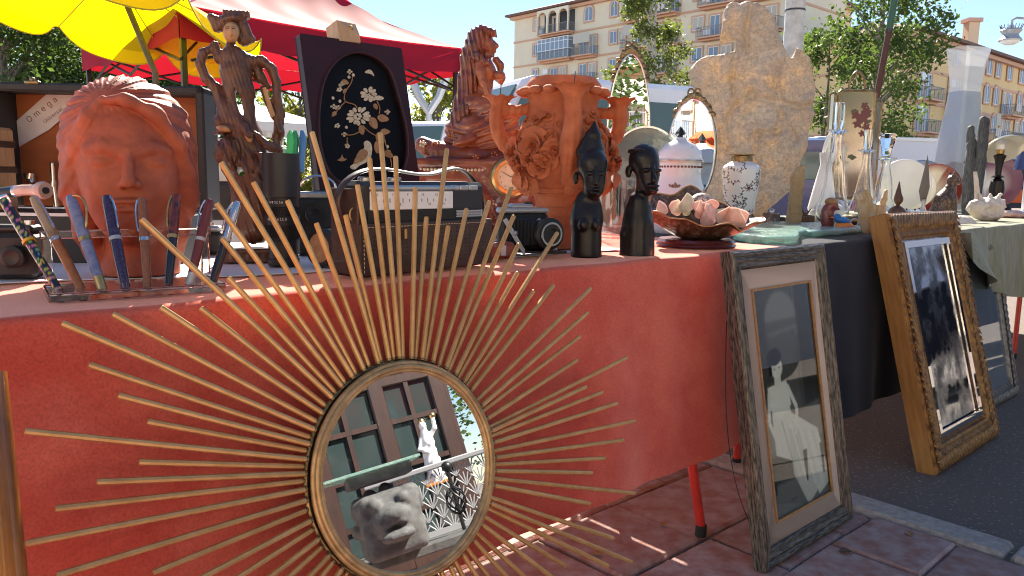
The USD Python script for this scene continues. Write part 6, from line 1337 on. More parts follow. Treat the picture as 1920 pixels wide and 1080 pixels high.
q = P(1304, 461, TOP + .006); u_ = U(q); t = thing('lace_bowl', 'bronze lace textured ruffled bowl of pink porcelain petals on an oval wooden base', 'bowl', q, 0)
part('wooden_base', mv(lathe([(0, 0), (72 * u_, 0), (74 * u_, 3 * u_), (71 * u_, 6 * u_), (73 * u_, 9 * u_), (68 * u_, 14 * u_), (0, 14 * u_)], 56)), 'mahogany', t)
def bowlf(off):
    def fn(u, v):
        a = u * 6.2832; ruf = np.sin(5 * a + .6) * .5 + np.sin(3 * a + 2.0) * .35 + .22 * np.sin(9 * a); rr = (18 + 84 * v ** .85 + 10 * v ** 3 * np.sin(5 * a + 2)) * (1 + .12 * np.cos(a)) + off
        z = 14 + 46 * v ** 1.6 + 17 * v ** 2.2 * ruf - 26 * np.maximum(0, v - .82) / .18 * (.35 + .3 * np.sin(5 * a)) * (np.sin(a) < .6) + (np.sin(a) > .2) * 34 * v ** 2 * np.maximum(0, np.sin(a)) - 8 * v * np.cos(a + .6)
        return rr * np.cos(a) * u_, rr * .72 * np.sin(a) * u_, (z + off) * u_
    return fn
part('bowl', cat(grid(bowlf(0), 140, 24), grid(bowlf(-2.4), 140, 24)), 'bronze', t, smooth=True)
def hatf(u, v):
    a = u * 6.2832; return (30 * v * np.cos(a) + 14) * u_, (22 * v * np.sin(a) + 26) * u_, (76 + 22 * (1 - v ** 2.2) + 5 * v * np.sin(a)) * u_
part('lace_crown', grid(hatf, 48, 16), 'lace', t, smooth=True)
e_ = bowlf(0); us = np.linspace(0, 1, 160, endpoint=False); part('bowl_edge', tube(np.stack(e_(us, np.ones(160)), 1), 1.5 * u_, 6, closed=True), 'inlay_brown', t)
def petal(s, cup):
    def fn(u, v): w_ = np.sin(np.pi * (.12 + .86 * u)) * .62; x = (2 * v - 1) * w_; return x * s, (cup * x ** 2 - .25 * u ** 2 + .12 * np.sin(3 * x)) * s, u * s
    def fb(u, v): x, y, z = fn(u, v); return x, y + .05 * s, z
    return cat(grid(fn, 10, 10), grid(fb, 10, 10))
r_ = np.random.default_rng(9)
for i, (x, y, z, s, a, tl, m) in enumerate(((-58, -10, 60, 28, -30, 30, 'pink'), (-44, -16, 62, 24, 10, 20, 'pink'), (-30, -14, 62, 26, 40, 20, 'green'), (-16, -18, 66, 34, -20, 10, 'green'), (-4, -20, 62, 26, 30, 30, 'pink'), (12, -26, 54, 36, -25, 20, 'pink'), (26, -32, 46, 42, -35, 15, 'pink'), (36, -36, 42, 36, 5, -10, 'pink'), (48, -34, 40, 40, 35, 5, 'pink'), (60, -26, 46, 34, 60, 25, 'pink'), (20, -10, 62, 30, 0, -20, 'pink'), (-50, 2, 66, 24, 60, 30, 'pink'), (42, -18, 52, 28, -60, 30, 'green'))):
    part('petal', mv(petal(s * u_, .5), (x * u_, y * u_, z * u_), rx=-tl, ry=a, rz=r_.uniform(-50, 50)), m + '_petal', t, smooth=True)

q1 = P(1435, 449, TOP + .006); 
def slab(name, label, pix, th, seed):
    pts = np.array([P(*a, TOP + .006) for a in pix]); c_ = pts.mean(0); c_[2] = TOP + .004; u_ = U(c_); pl_ = spline(pts - c_, 60, closed=True)[:, :2]
    mn, mx2 = pl_.min(0), pl_.max(0)
    def fn(p): return smax(poly2(p[:, :2], pl_) + .004, np.abs(p[:, 2] - th / 2) - th / 2 * (1 + .8 * fbm(p, 26, 3, seed)), .006) + fbm(p, 70, 2, seed) * .004
    t = thing(name, label, 'glass slab', c_, 0); part('slab', nets(fn, (mn[0] - .01, mn[1] - .01, -.012), (mx2[0] + .01, mx2[1] + .01, th + .02), .0045), 'sea_glass', t, smooth=True); return t
slab('glass_slab', 'larger pale green rough cast glass slab at the corner of the red cloth', [(1372, 446), (1400, 453), (1455, 456), (1500, 446), (1528, 438), (1510, 431), (1470, 425), (1420, 428), (1385, 436)], .024, 3)
slab('glass_slab', 'thinner pale green cast glass slab on the navy cloth', [(1525, 443), (1560, 441), (1612, 436), (1614, 431), (1585, 428), (1550, 424), (1500, 425), (1500, 432)], .020, 5)

def item(name, label, cat_, px, n, rz=0):
    q, py0 = PX(px, n); u_ = U(q); t = thing(name, label, cat_, q, rz); return t, u_, py0, (lambda py: zat(px, py, q[1]) - q[2]), q
t, u_, py0, z_, q = item('stone_fin', 'upright tan banded stone fin behind the green glass slabs', 'stone', 1487, 1.50)
fo = np.array([((a - 1487), (py0 - b_)) for a, b_ in ((1473, py0), (1475, 400), (1478, 360), (1477, 335), (1486, 318), (1499, 308), (1500, 340), (1498, 380), (1500, 400), (1499, py0))])
part('stone', mv(nets(lambda p: smax(poly2(p[:, [0, 2]], fo), np.abs(p[:, 1]) - 9, 4) + fbm(p * V(1, 1, 2), .12, 3, 2) * 2.5, (-20, -14, -1), (20, 14, py0 - 300), 1.3), s=u_), 'calcite', t, smooth=True)
# folding brass mirror with printed glass
t, u_, py0, z_, q = item('folding_mirror', 'brass three part folding mirror with rose printed glass', 'mirror', 1583, 1.86, -8)
def panel(x0, x1, top, yaw, nm, pivot):
    w_ = (x1 - x0) * u_; hh = z_(top); zb_ = z_(372); rr_ = min(w_ * .5, .03)
    o = Polygon([(0, zb_), (w_, zb_), (w_, hh - rr_), (w_, hh), (0, hh)]).buffer(-rr_ * .8).buffer(rr_ * .8)
    ring = np.array([(a, 0, b_) for a, b_ in np.asarray(o.exterior.coords)[:-1]])
    off = V(x0 * u_ - 1583 * u_, 0, 0)
    f = part(nm, mv(mv(tube(ring, .0075, 8, closed=True), (-pivot * w_, 0, 0), rz=yaw), off + V(pivot * w_, 0, 0)), 'old_brass', t)
    part('glass', mv(mv(upright(prism(o, .003)), (-pivot * w_, 0, 0), rz=yaw), off + V(pivot * w_, 0, 0)), mk('smoky_mirror', (.62, .54, .46), .10, .85, col2=(.5, .42, .36), scale=6), f, smooth=False); return off, w_
off, w_ = panel(1556, 1622, 170, 0, 'centre_panel', 0); panel(1543, 1556, 175, -60, 'left_panel', 1); panel(1622, 1640, 187, 38, 'right_panel', 0)
part('handle', tube(spline([V((1577 - 1583) * u_, 0, z_(170)), V((1577 - 1583) * u_, 0, z_(148)), V((1587 - 1583) * u_, 0, z_(134)), V((1600 - 1583) * u_, 0, z_(148)), V((1600 - 1583) * u_, 0, z_(168))], 20), .0065, 8), 'old_brass', t)
for i, (x, y, s) in enumerate(((1602, 220, 14), (1590, 216, 9), (1608, 208, 9), (1604, 198, 7), (1609, 238, 8), (1603, 250, 7), (1594, 232, 9))): part('printed_rose', mv(upright(prism([(s * .8 * u_ * (1 + .28 * math.sin(5 * a + i) + .12 * math.sin(11 * a)) * math.cos(a), s * .75 * u_ * (1 + .28 * math.sin(5 * a + i) + .12 * math.sin(11 * a)) * math.sin(a)) for a in np.linspace(0, 6.2, 40)], .0008 + .0001 * i)), V((x - 1583) * u_, -.0045, z_(y))), mk('rose_print', (.16, .05, .05), .5) if i == 0 else 'rose_print', t, smooth=False)
for x, y in ((1613, 228), (1586, 208), (1586, 293), (1591, 296), (1611, 215)): part('printed_leaf', mv(upright(prism([(-6 * u_, -2 * u_), (-1 * u_, -4 * u_), (6 * u_, 1 * u_), (2 * u_, 4 * u_), (-4 * u_, 2 * u_)], .0007)), V((x - 1583) * u_, -.0044, z_(y))), mk('leaf_print', (.10, .11, .06), .5) if (x, y) == (1613, 228) else 'leaf_print', t, smooth=False)
# decanters
def decanter(label, px, n, top, neck, wide, stop_top=None, prof='bell', hex_=False):
    t, u_, py0, z_, q = item('decanter', label, 'decanter', px, n); zt = z_(top); nr = neck * u_; wr = wide * u_
    o = spline([(0.6 * wr, 0, 0), (wr * .98, 0, zt * .06), (wr, 0, zt * .13), (wr * .72, 0, zt * .32), (nr * 1.5, 0, zt * .58), (nr * 1.05, 0, zt * .76), (nr, 0, zt * .93)], 26)
    oo = [(a, b_) for a, _, b_ in o]; ii = [(max(a - .0028, .001), b_ + .006 * max(0, 1 - b_ / (zt * .15))) for a, b_ in oo]
    part('glass', lathe([(0, 0)] + oo + [(nr * 1.9, zt * .955), (nr * 1.95, zt * .965), (nr * 1.1, zt * .975)] + ii[::-1] + [(0, .006)], 40), 'clear_glass', t)
    if stop_top: 
        zs = z_(stop_top); g = part('stopper', lathe([(0, zt * .93), (nr * .7, zt * .94), (nr * .75, zt * 1.0), (nr * .9, zt * 1.02), (nr * (.95 if not hex_ else 1.0), zt + (zs - zt) * .3), (nr * (.95 if not hex_ else 1.75), zt + (zs - zt) * .86), (nr * (.9 if not hex_ else 1.4), zs), (0, zs)], 24 if not hex_ else 8), 'clear_glass', t, smooth=25)
    return t
decanter('clear glass decanter with a tall rod stopper in front of the brass mirror', 1559, 1.60, 238, 10.5, 29, 192)
decanter('clear glass decanter with a rod stopper right of the brass mirror centre', 1616, 1.66, 276, 8, 26, 243)
decanter('clear glass decanter with a faceted stopper nearest the gilt mirror', 1652, 1.56, 292, 9.5, 24, 250, hex_=True)
t, u_, py0, z_, q = item('white_jug', 'white glass jug with a curled handle behind the tallest decanter', 'jug', 1540, 1.72)
part('body', lathe([(0, 0), (20 * u_, 0), (26 * u_, z_(390)), (18 * u_, z_(350)), (9 * u_, z_(310)), (11 * u_, z_(286)), (8 * u_, z_(288)), (0, z_(330))], 28), 'white_canvas', t); part('handle', tube(spline([V(2 * u_, 0, z_(300)), V(0 * u_, 0, z_(265)), V(8 * u_, 0, z_(250)), V(14 * u_, 0, z_(268)), V(8 * u_, 0, z_(300))], 16), 4 * u_, 8), 'white_canvas', t)
part('pan', mv(ball(1, s=2, sq=(34 * u_, 26 * u_, 20 * u_)), (8 * u_, -10 * u_, 16 * u_)), 'white_canvas', t)

# small figures
def sdfitem(name, label, cat_, px, n, fn, lo, hi, m, step=1.3, rz=0):
    t, u_, py0, z_, q = item(name, label, cat_, px, n, rz); part('figure', mv(nets(lambda p: fn(p, py0), lo, (hi[0], hi[1], hi[2] if hi[2] > 0 else py0 + hi[2]), step), s=u_), m, t, smooth=True); return t, u_, py0, z_
mk('red_glaze', (.22, .03, .03), .3, col2=(.10, .05, .04), scale=14, coat=.4); mk('orange_glaze', (.70, .20, .02), .35, coat=.4); mk('blue_glaze', (.02, .16, .45), .35, coat=.4)
t, u_, py0, z_ = sdfitem('bird_figure', 'small red brown bird figurine with a tan cap behind the glass slabs', 'figurine', 1550, 1.36, lambda p, b_: smin(ell(p, (0, 0, 22), (13, 10, 26), ry=-8), smin(ell(p, (7, 0, b_ - 386), (11, 10, 11)), chain(p, [(12, 0, b_ - 388), (20, 0, b_ - 392)], [5, 2]), 3), 5), (-20, -14, -2), (28, 14, -364), 'red_glaze')
part('cap', mv(ball(1, s=2, sq=(12 * u_, 11 * u_, 8 * u_)), (5 * u_, 0, z_(378))), 'inlay_brown', t)
t, u_, py0, z_, q = item('duck_toy', 'small toy duck of blue and orange pieces on the glass slab', 'toy', 1582, 1.30)
part('body', mv(ball(1, s=2, sq=(17 * u_, 11 * u_, 9 * u_)), (0, 0, 9 * u_)), 'orange_glaze', t); part('back', mv(ball(1, s=2, sq=(16 * u_, 9 * u_, 7 * u_)), (-4 * u_, 0, 19 * u_), ry=14), 'blue_glaze', t)
part('head', mv(ball(1, s=2, sq=(7 * u_, 6 * u_, 7 * u_)), (-14 * u_, 0, 25 * u_)), 'blue_glaze', t); part('beak', hull([(-21 * u_, -2 * u_, 23 * u_), (-21 * u_, 2 * u_, 23 * u_), (-20 * u_, 0, 27 * u_), (-30 * u_, 0, 25 * u_)]), 'orange_glaze', t); part('tail_ring', tube(ell2(7 * u_, 7 * u_, 16) + V(19 * u_, 0, 16 * u_), 1.2 * u_, 6, closed=True), 'ribbon', t)
def hands(p, b_):
    d = None
    for s in (-1, 1):
        pal = ell(p, (s * 10 + 0, 0, 24), (11, 9, 25), ry=s * 10); f_ = None
        for k in range(4):
            c_ = chain(p, [(s * (8 + 3.2 * k), -6 + 4 * k, 36), (s * (12 + 3.4 * k), -8 + 4 * k, 52), (s * (16 + 3 * k), -6 + 4 * k, 64 - 2 * k)], [4.4, 4, 2.8], 2); f_ = c_ if f_ is None else np.minimum(f_, c_)
        h = smin(pal, f_, 3); h = smin(h, chain(p, [(s * 5, -8, 26), (s * 3, -10, 42)], [4.6, 3.2]), 3); d = h if d is None else smin(d, h, 2)
    return smax(d, -p[:, 2], 1)
sdfitem('ivory_hands', 'pair of cream carved open hands at the edge of the navy cloth', 'sculpture', 1632, 1.16, lambda p, b_: hands(p / 1.25, b_) * 1.25, (-45, -28, -2), (45, 30, 90), 'ivory', 1.4, 12)
sdfitem('dancer_figure', 'small brown figure with a tall pointed crown behind the gilt mirror corner', 'figurine', 1680, 1.45, lambda p, b_: smin(smin(ell(p, (0, 0, b_ - 400), (16, 12, 14)), ell(p, (1, 0, b_ - 374), (8, 9, 10)), 6), chain(p, [(0, 0, b_ - 366), (0, 0, b_ - 340)], [6, .6]), 3) , (-20, -16, 0), (20, 16, -337), 'dark_wood')
# plates on edge
def plate(label, px, n, cy, r, c1, c2, m=None, yaw=0):
    t, u_, py0, z_, q = item('plate', label, 'plate', px, n, yaw); R0 = r * u_
    v, f = mv(lathe([(0, .012), (R0 * .62, .012), (R0 * .68, .006), (R0 * .98, .0), (R0, .002), (R0 * .98, .006), (R0 * .66, .018), (0, .018)], 56), (0, 0, max(R0 * .99, z_(cy))), rx=90 + 8)
    part('dish', (v, f), 'porcelain' if c1 is None else 'painted', t, smooth=True, col=None if c1 is None else np.where((np.hypot(v[:, 0], v[:, 2] - max(R0 * .99, z_(cy))) > R0 * .64)[:, None], c1, c2))
    part('stand', cat(box(R0 * .5, .05, .008, (0, .03, .004)), bar((-.02, .05, .004), (-.02, .035, R0), .003, 5), bar((.02, .05, .004), (.02, .035, R0), .003, 5)), 'black_metal', t)
plate('large white plate with faint floral rim behind the decanters', 1690, 1.78, 345, 46, V(.74, .73, .70), V(.78, .77, .75), yaw=-30)
plate('white plate with small flowers partly behind the large white one', 1706, 1.84, 352, 40, V(.66, .62, .55), V(.76, .75, .72), yaw=-30)
plate('blue patterned plate behind the white plates', 1722, 1.95, 345, 45, V(.10, .17, .30), V(.30, .36, .46), yaw=-30)
plate('dark red and gold rimmed plate behind the spear shaped stone', 1748, 1.86, 362, 46, V(.22, .03, .02), V(.62, .52, .38), yaw=-30)
plate('gold plate with a dark scene behind the cat figure', 1776, 1.95, 345, 42, V(.55, .30, .04), V(.20, .10, .04), yaw=-20)
plate('white plate with a purple patterned rim behind the black lamp', 1852, 1.85, 358, 52, V(.20, .07, .12), V(.74, .70, .64), yaw=-20)
t, u_, py0, z_, q = item('spear_stone', 'grey spear shaped stone blade standing on a small stand', 'stone', 1729, 1.52)
part('blade', hull([V(-11 * u_, 0, z_(358)), V(-3 * u_, 4 * u_, z_(358)), V(-3 * u_, -4 * u_, z_(358)), V(9 * u_, 0, z_(350)), V(-6 * u_, 0, z_(378)), V(4 * u_, 0, z_(378)), V(-1 * u_, 4 * u_, z_(340)), V(-1 * u_, -4 * u_, z_(340)), V(0, 0, z_(289))]), mk('slate', (.17, .14, .125), .6, bump=.4, bscale=60), t, smooth=False)
part('stand', lathe([(0, 0), (12 * u_, 0), (10 * u_, 4 * u_), (3 * u_, z_(385)), (5 * u_, z_(374)), (0, z_(372))], 16), 'steel', t)
t, u_, py0, z_, q = item('brass_box', 'small brass box with clear top under the spear stone', 'box', 1720, 1.38)
part('body', box(46 * u_, 30 * u_, 20 * u_, (0, 0, 10 * u_), 2 * u_), 'brass', t); part('lid', box(48 * u_, 32 * u_, 4 * u_, (0, 0, 21 * u_), 1.5 * u_), 'radio_dial', t)
def catf(p, b_):
    d = chain(p, [(-8, 0, 14), (-2, 0, 36), (6, 0, 58)], [20, 17, 11], 8); d = smin(d, chain(p, [(10, -8, 40), (12, -9, 20), (12, -10, 3)], [7, 5, 5]), 4); d = smin(d, chain(p, [(10, 8, 40), (12, 9, 20), (12, 10, 3)], [7, 5, 5]), 4)
    d = smin(d, ell(p, (10, 0, 74), (11, 11, 11)), 5); d = smin(d, ell(p, (19, 0, 71), (6, 6, 5)), 3)
    for s in (-1, 1): d = smin(d, chain(p, [(8, s * 6, 82), (7, s * 8, 90)], [4, 1.5]), 2)
    d = smin(d, chain(p, [(-16, 4, 10), (-26, 4, 6), (-34, 2, 4)], [6, 5, 3]), 4); return smax(d, -p[:, 2], 1)
t, u_, py0, z_ = sdfitem('cat_figure', 'dark mottled cat figure sitting behind the gilt mirror', 'figurine', 1770, 1.42, catf, (-42, -26, -2), (32, 26, 96), 'bronze', 1.7)
def drift(p, b_):
    d = None
    for x, y, h, r1 in ((-12, 0, b_ - 238, 9), (4, -3, b_ - 222, 9.5), (13, 2, b_ - 222, 7), (-4, 6, b_ - 262, 9)):
        c_ = chain(p, [(x * .6, y, 0), (x, y, h * .5), (x * 1.15, y, h - 6)], [r1, r1, r1 * .7]); d = c_ if d is None else smin(d, c_, 1.5)
    return d + fbm(p * V(1, 1, .25), .25, 3, 3) * 5
sdfitem('driftwood', 'cluster of dark upright driftwood spikes right of the glass column', 'driftwood', 1820, 1.62, drift, (-32, -20, 0), (32, 22, -210), 'driftwood', 1.7)
# tall frosted glass column vase
t, u_, py0, z_, q = item('glass_column', 'tall frosted square glass vase flaring at top and bottom', 'glass vase', 1788, 1.88, 20)
hs = [(py0, 46), (330, 44), (260, 34), (200, 25), (165, 23), (150, 24), (110, 30), (90, 33)]; secs = []
def sq(h_, z): return [(-h_, -h_ * .7, z), (h_, -h_ * .7, z), (h_, h_ * .7, z), (-h_, h_ * .7, z)]
v = np.array([a for py, w_ in hs for a in sq(w_ * u_ * .92, z_(py) if py < py0 else 0)]); f = []
for k in range(len(hs) - 1):
    for j in range(4): a, b_ = k * 4 + j, k * 4 + (j + 1) % 4; f += [[a, b_, b_ + 4], [a, b_ + 4, a + 4]]
M['frosted'] = usdkit.material(stage, '/World/Looks/frosted', {'t': ('transparent_bsdf', {'color': (.80, .82, .85)}), 'd': ('translucent_bsdf', {'color': (.38, .41, .45)}), 'g': ('glossy_bsdf', {'color': (.8, .8, .85), 'roughness': .25}), 'm': ('mix_closure', {'fac': .28}), 'm2': ('mix_closure', {'fac': .18})}, [('t.BSDF', 'm.closure1'), ('d.BSDF', 'm.closure2'), ('m.closure', 'm2.closure1'), ('g.BSDF', 'm2.closure2')], surface='m2.closure')
part('glass', (v, np.array(f)), 'frosted', t, smooth=False); zc_ = z_(172); part('inner_block', hull(sq(22 * u_, zc_) + sq(26 * u_, z_(260)) + sq(36 * u_, z_(345))), 'frosted', t, smooth=False)
# lamps
t, u_, py0, z_, q = item('table_lamp', 'black turned table lamp with a white tilted glass shade', 'lamp', 1864, 1.55)
part('stem', lathe([(0, 0), (18 * u_, 0), (18 * u_, 5 * u_), (8 * u_, 9 * u_), (11 * u_, z_(372)), (13 * u_, z_(355)), (11 * u_, z_(340)), (5 * u_, z_(334)), (12 * u_, z_(332)), (5 * u_, z_(328)), (6 * u_, z_(312)), (8 * u_, z_(300)), (11 * u_, z_(292)), (5 * u_, z_(288)), (0, z_(288))], 28), 'ebony', t)
part('socket', lathe([(0, z_(289)), (6 * u_, z_(288)), (7 * u_, z_(280)), (0, z_(279))], 16), 'brass', t); part('bulb_holder', lathe([(0, z_(280)), (7 * u_, z_(280)), (7 * u_, z_(271)), (0, z_(271))], 18), 'porcelain', t)
part('shade', mv(mv(lathe([(9 * u_, 12 * u_), (12 * u_, 11 * u_), (30 * u_, 1 * u_), (36 * u_, -6 * u_), (36.6 * u_, -5 * u_), (30.6 * u_, 2.4 * u_), (12 * u_, 12.6 * u_), (8.6 * u_, 14 * u_), (7 * u_, 22 * u_), (0, 22 * u_)], 40), rx=-42), V(8 * u_, 6 * u_, z_(276))), mk('milk_glass', (.74, .70, .62), .3, coat=.4, transl=.35, tcol=(.8, .74, .62)), t)
t, u_, py0, z_, q = item('desk_lamp', 'white stemmed lamp with a dark blue drum shade at the right edge', 'lamp', 1922, 1.5)
part('base', lathe([(0, 0), (24 * u_, 0), (24 * u_, 4 * u_), (0, 5 * u_)], 24), 'white_paint', t); part('stem', tube([(-4 * u_, 0, 0), (-4 * u_, 0, z_(300))], 4 * u_, 10), 'white_paint', t); part('shade', lathe([(26 * u_, z_(318)), (22 * u_, z_(284)), (21 * u_, z_(284)), (25 * u_, z_(318))], 28), 'blue_paint', t)
# shell, dish, dark odds and ends
t, u_, py0, z_, q = item('sea_shell', 'large white spiky sea shell with a tall white spine', 'shell', 1846, 1.30)
def shellf(p):
    d = ell(p, (0, 0, 20), (34, 24, 21), ry=12); d = smin(d, ell(p, (14, 0, 30), (20, 18, 14)), 6)
    for a, l in ((-1.2, 20), (-.5, 24), (.1, 18), (.6, 26), (1.0, 22), (1.5, 18), (-1.8, 16)): d = smin(d, chain(p, [(10 * math.sin(a), -4, 26), ((24 + l * .5) * math.sin(a), -6, 24 + (14 + l * .6) * math.cos(a))], [7, 2.2]), 3)
    d = smax(d, -ell(p, (4, -22, 18), (18, 8, 9)), 4); return smax(d + fbm(p, .1, 3, 6) * 6, -p[:, 2], 1)
part('shell', mv(nets(shellf, (-46, -32, -2), (48, 32, 62), 1.7), s=u_), 'shell', t, smooth=True); part('spine', hull([V(-20 * u_, y, 30 * u_) for y in (-.006, .006)] + [V(-10 * u_, y, 28 * u_) for y in (-.006, .006)] + [V(-30 * u_, 0, z_(322)), V(-22 * u_, .005, z_(322)), V(-20 * u_, -.004, z_(335))]), 'shell', t, smooth=False)
t, u_, py0, z_, q = item('lace_doily', 'white crocheted lace cap beside the gilt mirror top', 'lace', 1800, 1.26); part('cap', grid(lambda u, v: (30 * v * np.cos(6.2832 * u) * u_, 20 * v * np.sin(6.2832 * u) * u_, (14 * (1 - v ** 2.5) + 1.2 * v * np.sin(50 * u) + 1) * u_), 72, 14), 'shell', t, smooth=True)
t, u_, py0, z_, q = item('pink_shell_dish', 'flat pinkish stone dish at the right end of the sage cloth', 'dish', 1898, 1.34); part('dish', mv(nets(lambda p: smax(ell(p, (0, 0, 6), (34, 24, 8)) + fbm(p, .09, 3, 3) * 6, -p[:, 2], 1), (-42, -30, -1), (42, 30, 18), 1.7), s=u_), 'pink_petal', t, smooth=True)
t, u_, py0, z_, q = item('dark_box', 'dark navy box with an orange drawer behind the lamps at the right', 'box', 1905, 1.95); part('body', box(74 * u_, 60 * u_, z_(300), (0, 0, z_(300) / 2), .004), mk('navy', (.02, .025, .045), .5), t); part('drawer', box(76 * u_, 58 * u_, 24 * u_, (0, -3 * u_, 22 * u_), .003), mk('orange_box', (.55, .12, .03), .5), t)
for i, (px, n, sx, sz, m, lab) in enumerate(((1508, 1.60, 20, 16, 'dark_wood', 'small dark wooden star ornament behind the glass slabs'), (1600, 1.42, 22, 20, 'old_brass', 'small brass dish behind the toy duck'), (1636, 1.62, 30, 12, 'black_plastic', 'low black box under the middle decanter'), (1878, 1.42, 20, 22, 'rubber', 'round black ornament beside the white shell'), (1445, 1.62, 22, 24, 'dark_wood', 'small dark box at the foot of the alabaster carving'))):
    t, u_, py0, z_, q = item('trinket', lab, 'trinket', px, n, i * 13); part('body', mv(ball(1, s=2, sq=(sx * u_, sx * .7 * u_, sz * u_ * .55)), (0, 0, sz * u_ * .55)) if m in ('rubber', 'old_brass') else box(sx * 1.6 * u_, sx * u_, sz * u_, (0, 0, sz * u_ / 2), 2 * u_), m, t)
    if i == 0:
        for k in range(6): part('spike', tube([(0, 0, sz * u_), (18 * u_ * math.cos(k), -4 * u_, (sz + 16 * math.sin(k * 1.05)) * u_)], [3 * u_, .6 * u_], 5), m, t)
t, u_, py0, z_, q = item('scent_bottle', 'tiny clear bottle with a faceted stopper at the foot of the carving', 'bottle', 1445, 1.45); part('glass', lathe([(0, 0), (8 * u_, 0), (8 * u_, 20 * u_), (3 * u_, 26 * u_), (3 * u_, 32 * u_), (0, 32 * u_)], 18), 'thin_glass', t); part('stopper', mv(ball(5 * u_, s=1), (0, 0, 38 * u_)), 'clear_glass', t, smooth=False)
# ================================================================ what stands across the aisle (seen in the mirrors)
def refl(px, py, s):
    d = ray(px, py); h = EYE + d * (((pl0 - EYE) @ pn) / (d @ pn)); d = d / np.linalg.norm(d); return h + (d - 2 * (d @ pn) * pn) * s
mk('cabinet_wood', (.040, .013, .008), .45, col2=(.022, .008, .005), scale=12, stretch=(4, 4, .6), coat=.25)
mk('grey_stone', (.11, .11, .11), .85, col2=(.06, .06, .06), scale=30, bump=.5, bscale=80, bdist=.003)
q = refl(770, 820, 2.3) + .42 * V(math.cos(rad(-128)), math.sin(rad(-128)), 0); cz = 1.02
t = thing('glazed_cabinet', 'dark red wooden cabinet with small glass panes reflected in the sunburst mirror', 'cabinet', (q[0], q[1], 0), -128)
part('carcass', cat(box(1.3, .02, cz, (0, .38, cz / 2)), box(.03, .4, cz, (-.64, .19, cz / 2)), box(.03, .4, cz, (.64, .19, cz / 2)), box(1.36, .46, .05, (0, .18, cz), .01), box(1.3, .4, .14, (0, .19, .07))), 'cabinet_wood', t, smooth=False)
for x in (.60, .02, -.30, -.60): part('stile', box(.075, .035, cz - .16, (x, -.005, cz / 2 + .05), .006), 'cabinet_wood', t, smooth=False)
for z in (.17, cz - .06): part('rail', box(1.2, .033, .07, (0, -.004, z), .006), 'cabinet_wood', t, smooth=False)
for k in range(1, 4): part('glazing_bar', box(.9, .03, .022, (-.14, -.003, .17 + k * (cz - .23) / 4)), 'cabinet_wood', t, smooth=False)
for x in (-.13, -.45): part('glazing_bar', box(.022, .03, cz - .2, (x, -.002, cz / 2 + .05)), 'cabinet_wood', t, smooth=False)
part('door_panel', box(.5, .02, cz - .3, (.32, .0, cz / 2 + .05), .004), 'cabinet_wood', t, smooth=False)
for i, (a, b_) in enumerate(((-.12, -.02), (-.26, -.14), (-.44, -.34), (-.57, -.46))):
    for k in range(4): part('pane', box(b_ - a, .004, (cz - .23) / 4 - .024, ((a + b_) / 2, .0, .17 + (k + .5) * (cz - .23) / 4)), 'car_glass', t, smooth=False)
part('handle', box(.012, .012, .07, (.045, -.03, .55), .003), 'brass', t)
q0 = refl(800, 1010, 1.45); bz = q0[2] - .0
t = thing('low_bench', 'low grey table in front of the cabinet in the mirror', 'table', (q0[0], q0[1], 0), -105)
part('tabletop', box(1.0, .6, .03, (0, .1, bz - .02), .004), 'grey_stone', t, smooth=False)
for sx in (-1, 1):
    for sy in (-.15, .35): part('leg', box(.05, .05, bz - .035, (sx * .45, sy, (bz - .035) / 2)), 'dark_metal', t, smooth=False)
qa, qb = refl(900, 935, 1.55), refl(770, 960, 1.55)
mk('lattice_grey', (.34, .34, .35), .6)
t = thing('white_lattice', 'white cast iron scallop lattice panel in the mirror', 'lattice', ((qa[0] + qb[0]) / 2, (qa[1] + qb[1]) / 2, bz - .004), -105); lat = []
for j in range(5):
    for i in range(9):
        for k in range(5):
            a = 1.57 + (k - 2) * .42; x0 = (i - 4 + .5 * (j % 2)) * .055; z0 = .01 + j * .042; lat.append(tube(spline([(x0, 0, z0), (x0 + .02 * math.cos(a) * 1.2, 0, z0 + .03 * math.sin(a)), (x0 + .042 * math.cos(a), 0, z0 + .05 * math.sin(a))], 5), .0026, 5))
part('lattice', cat(lat), 'lattice_grey', t); part('rail', cat(box(.54, .02, .02, (0, 0, .01)), box(.54, .03, .02, (0, 0, .235), .004)), 'lattice_grey', t)
q = refl(735, 1010, 1.25)
def lion(p):
    d = rbox(p, (0, 0, 40), (40, 34, 42), 14); k = np.stack([np.abs(p[:, 0]), p[:, 1], p[:, 2]], 1)
    d = smin(d, ell(p, (0, -34, 42), (26, 22, 22)), 6); d = smin(d, ell(p, (0, -52, 50), (12, 8, 8)), 4); d = smin(d, ell(p, (0, -44, 24), (22, 16, 7)), 4); d = smax(d, -ell(p, (0, -58, 34), (18, 14, 3.5)), 2)
    d = smin(d, ell(k, (18, -34, 66), (9, 8, 9)), 4); d = smin(d, ell(k, (36, -10, 66), (10, 12, 16)), 5)
    for a in np.linspace(0, 6.28, 12): d = smin(d, ell(p, (40 * math.cos(a), 2, 42 + 42 * math.sin(a)), (9, 16, 9)), 4)
    return smax(d + fbm(p, .1, 2, 3) * 3, -p[:, 2], 2)
t = thing('stone_lion', 'grey stone lion head block in the mirror', 'sculpture', (q[0], q[1], bz - .004), -115); part('head', mv(nets(lion, (-60, -66, -2), (60, 44, 100), 2.6), s=.0024), 'grey_stone', t, smooth=True)
part('slab', box(.20, .14, .035, (0, 0, .245), .004), 'grey_stone', t, smooth=False); part('glass_shelf', box(.62, .22, .008, (.18, .02, .268)), 'sea_glass', t, smooth=False)
q = refl(818, 905, 1.7); hz_ = q[2]
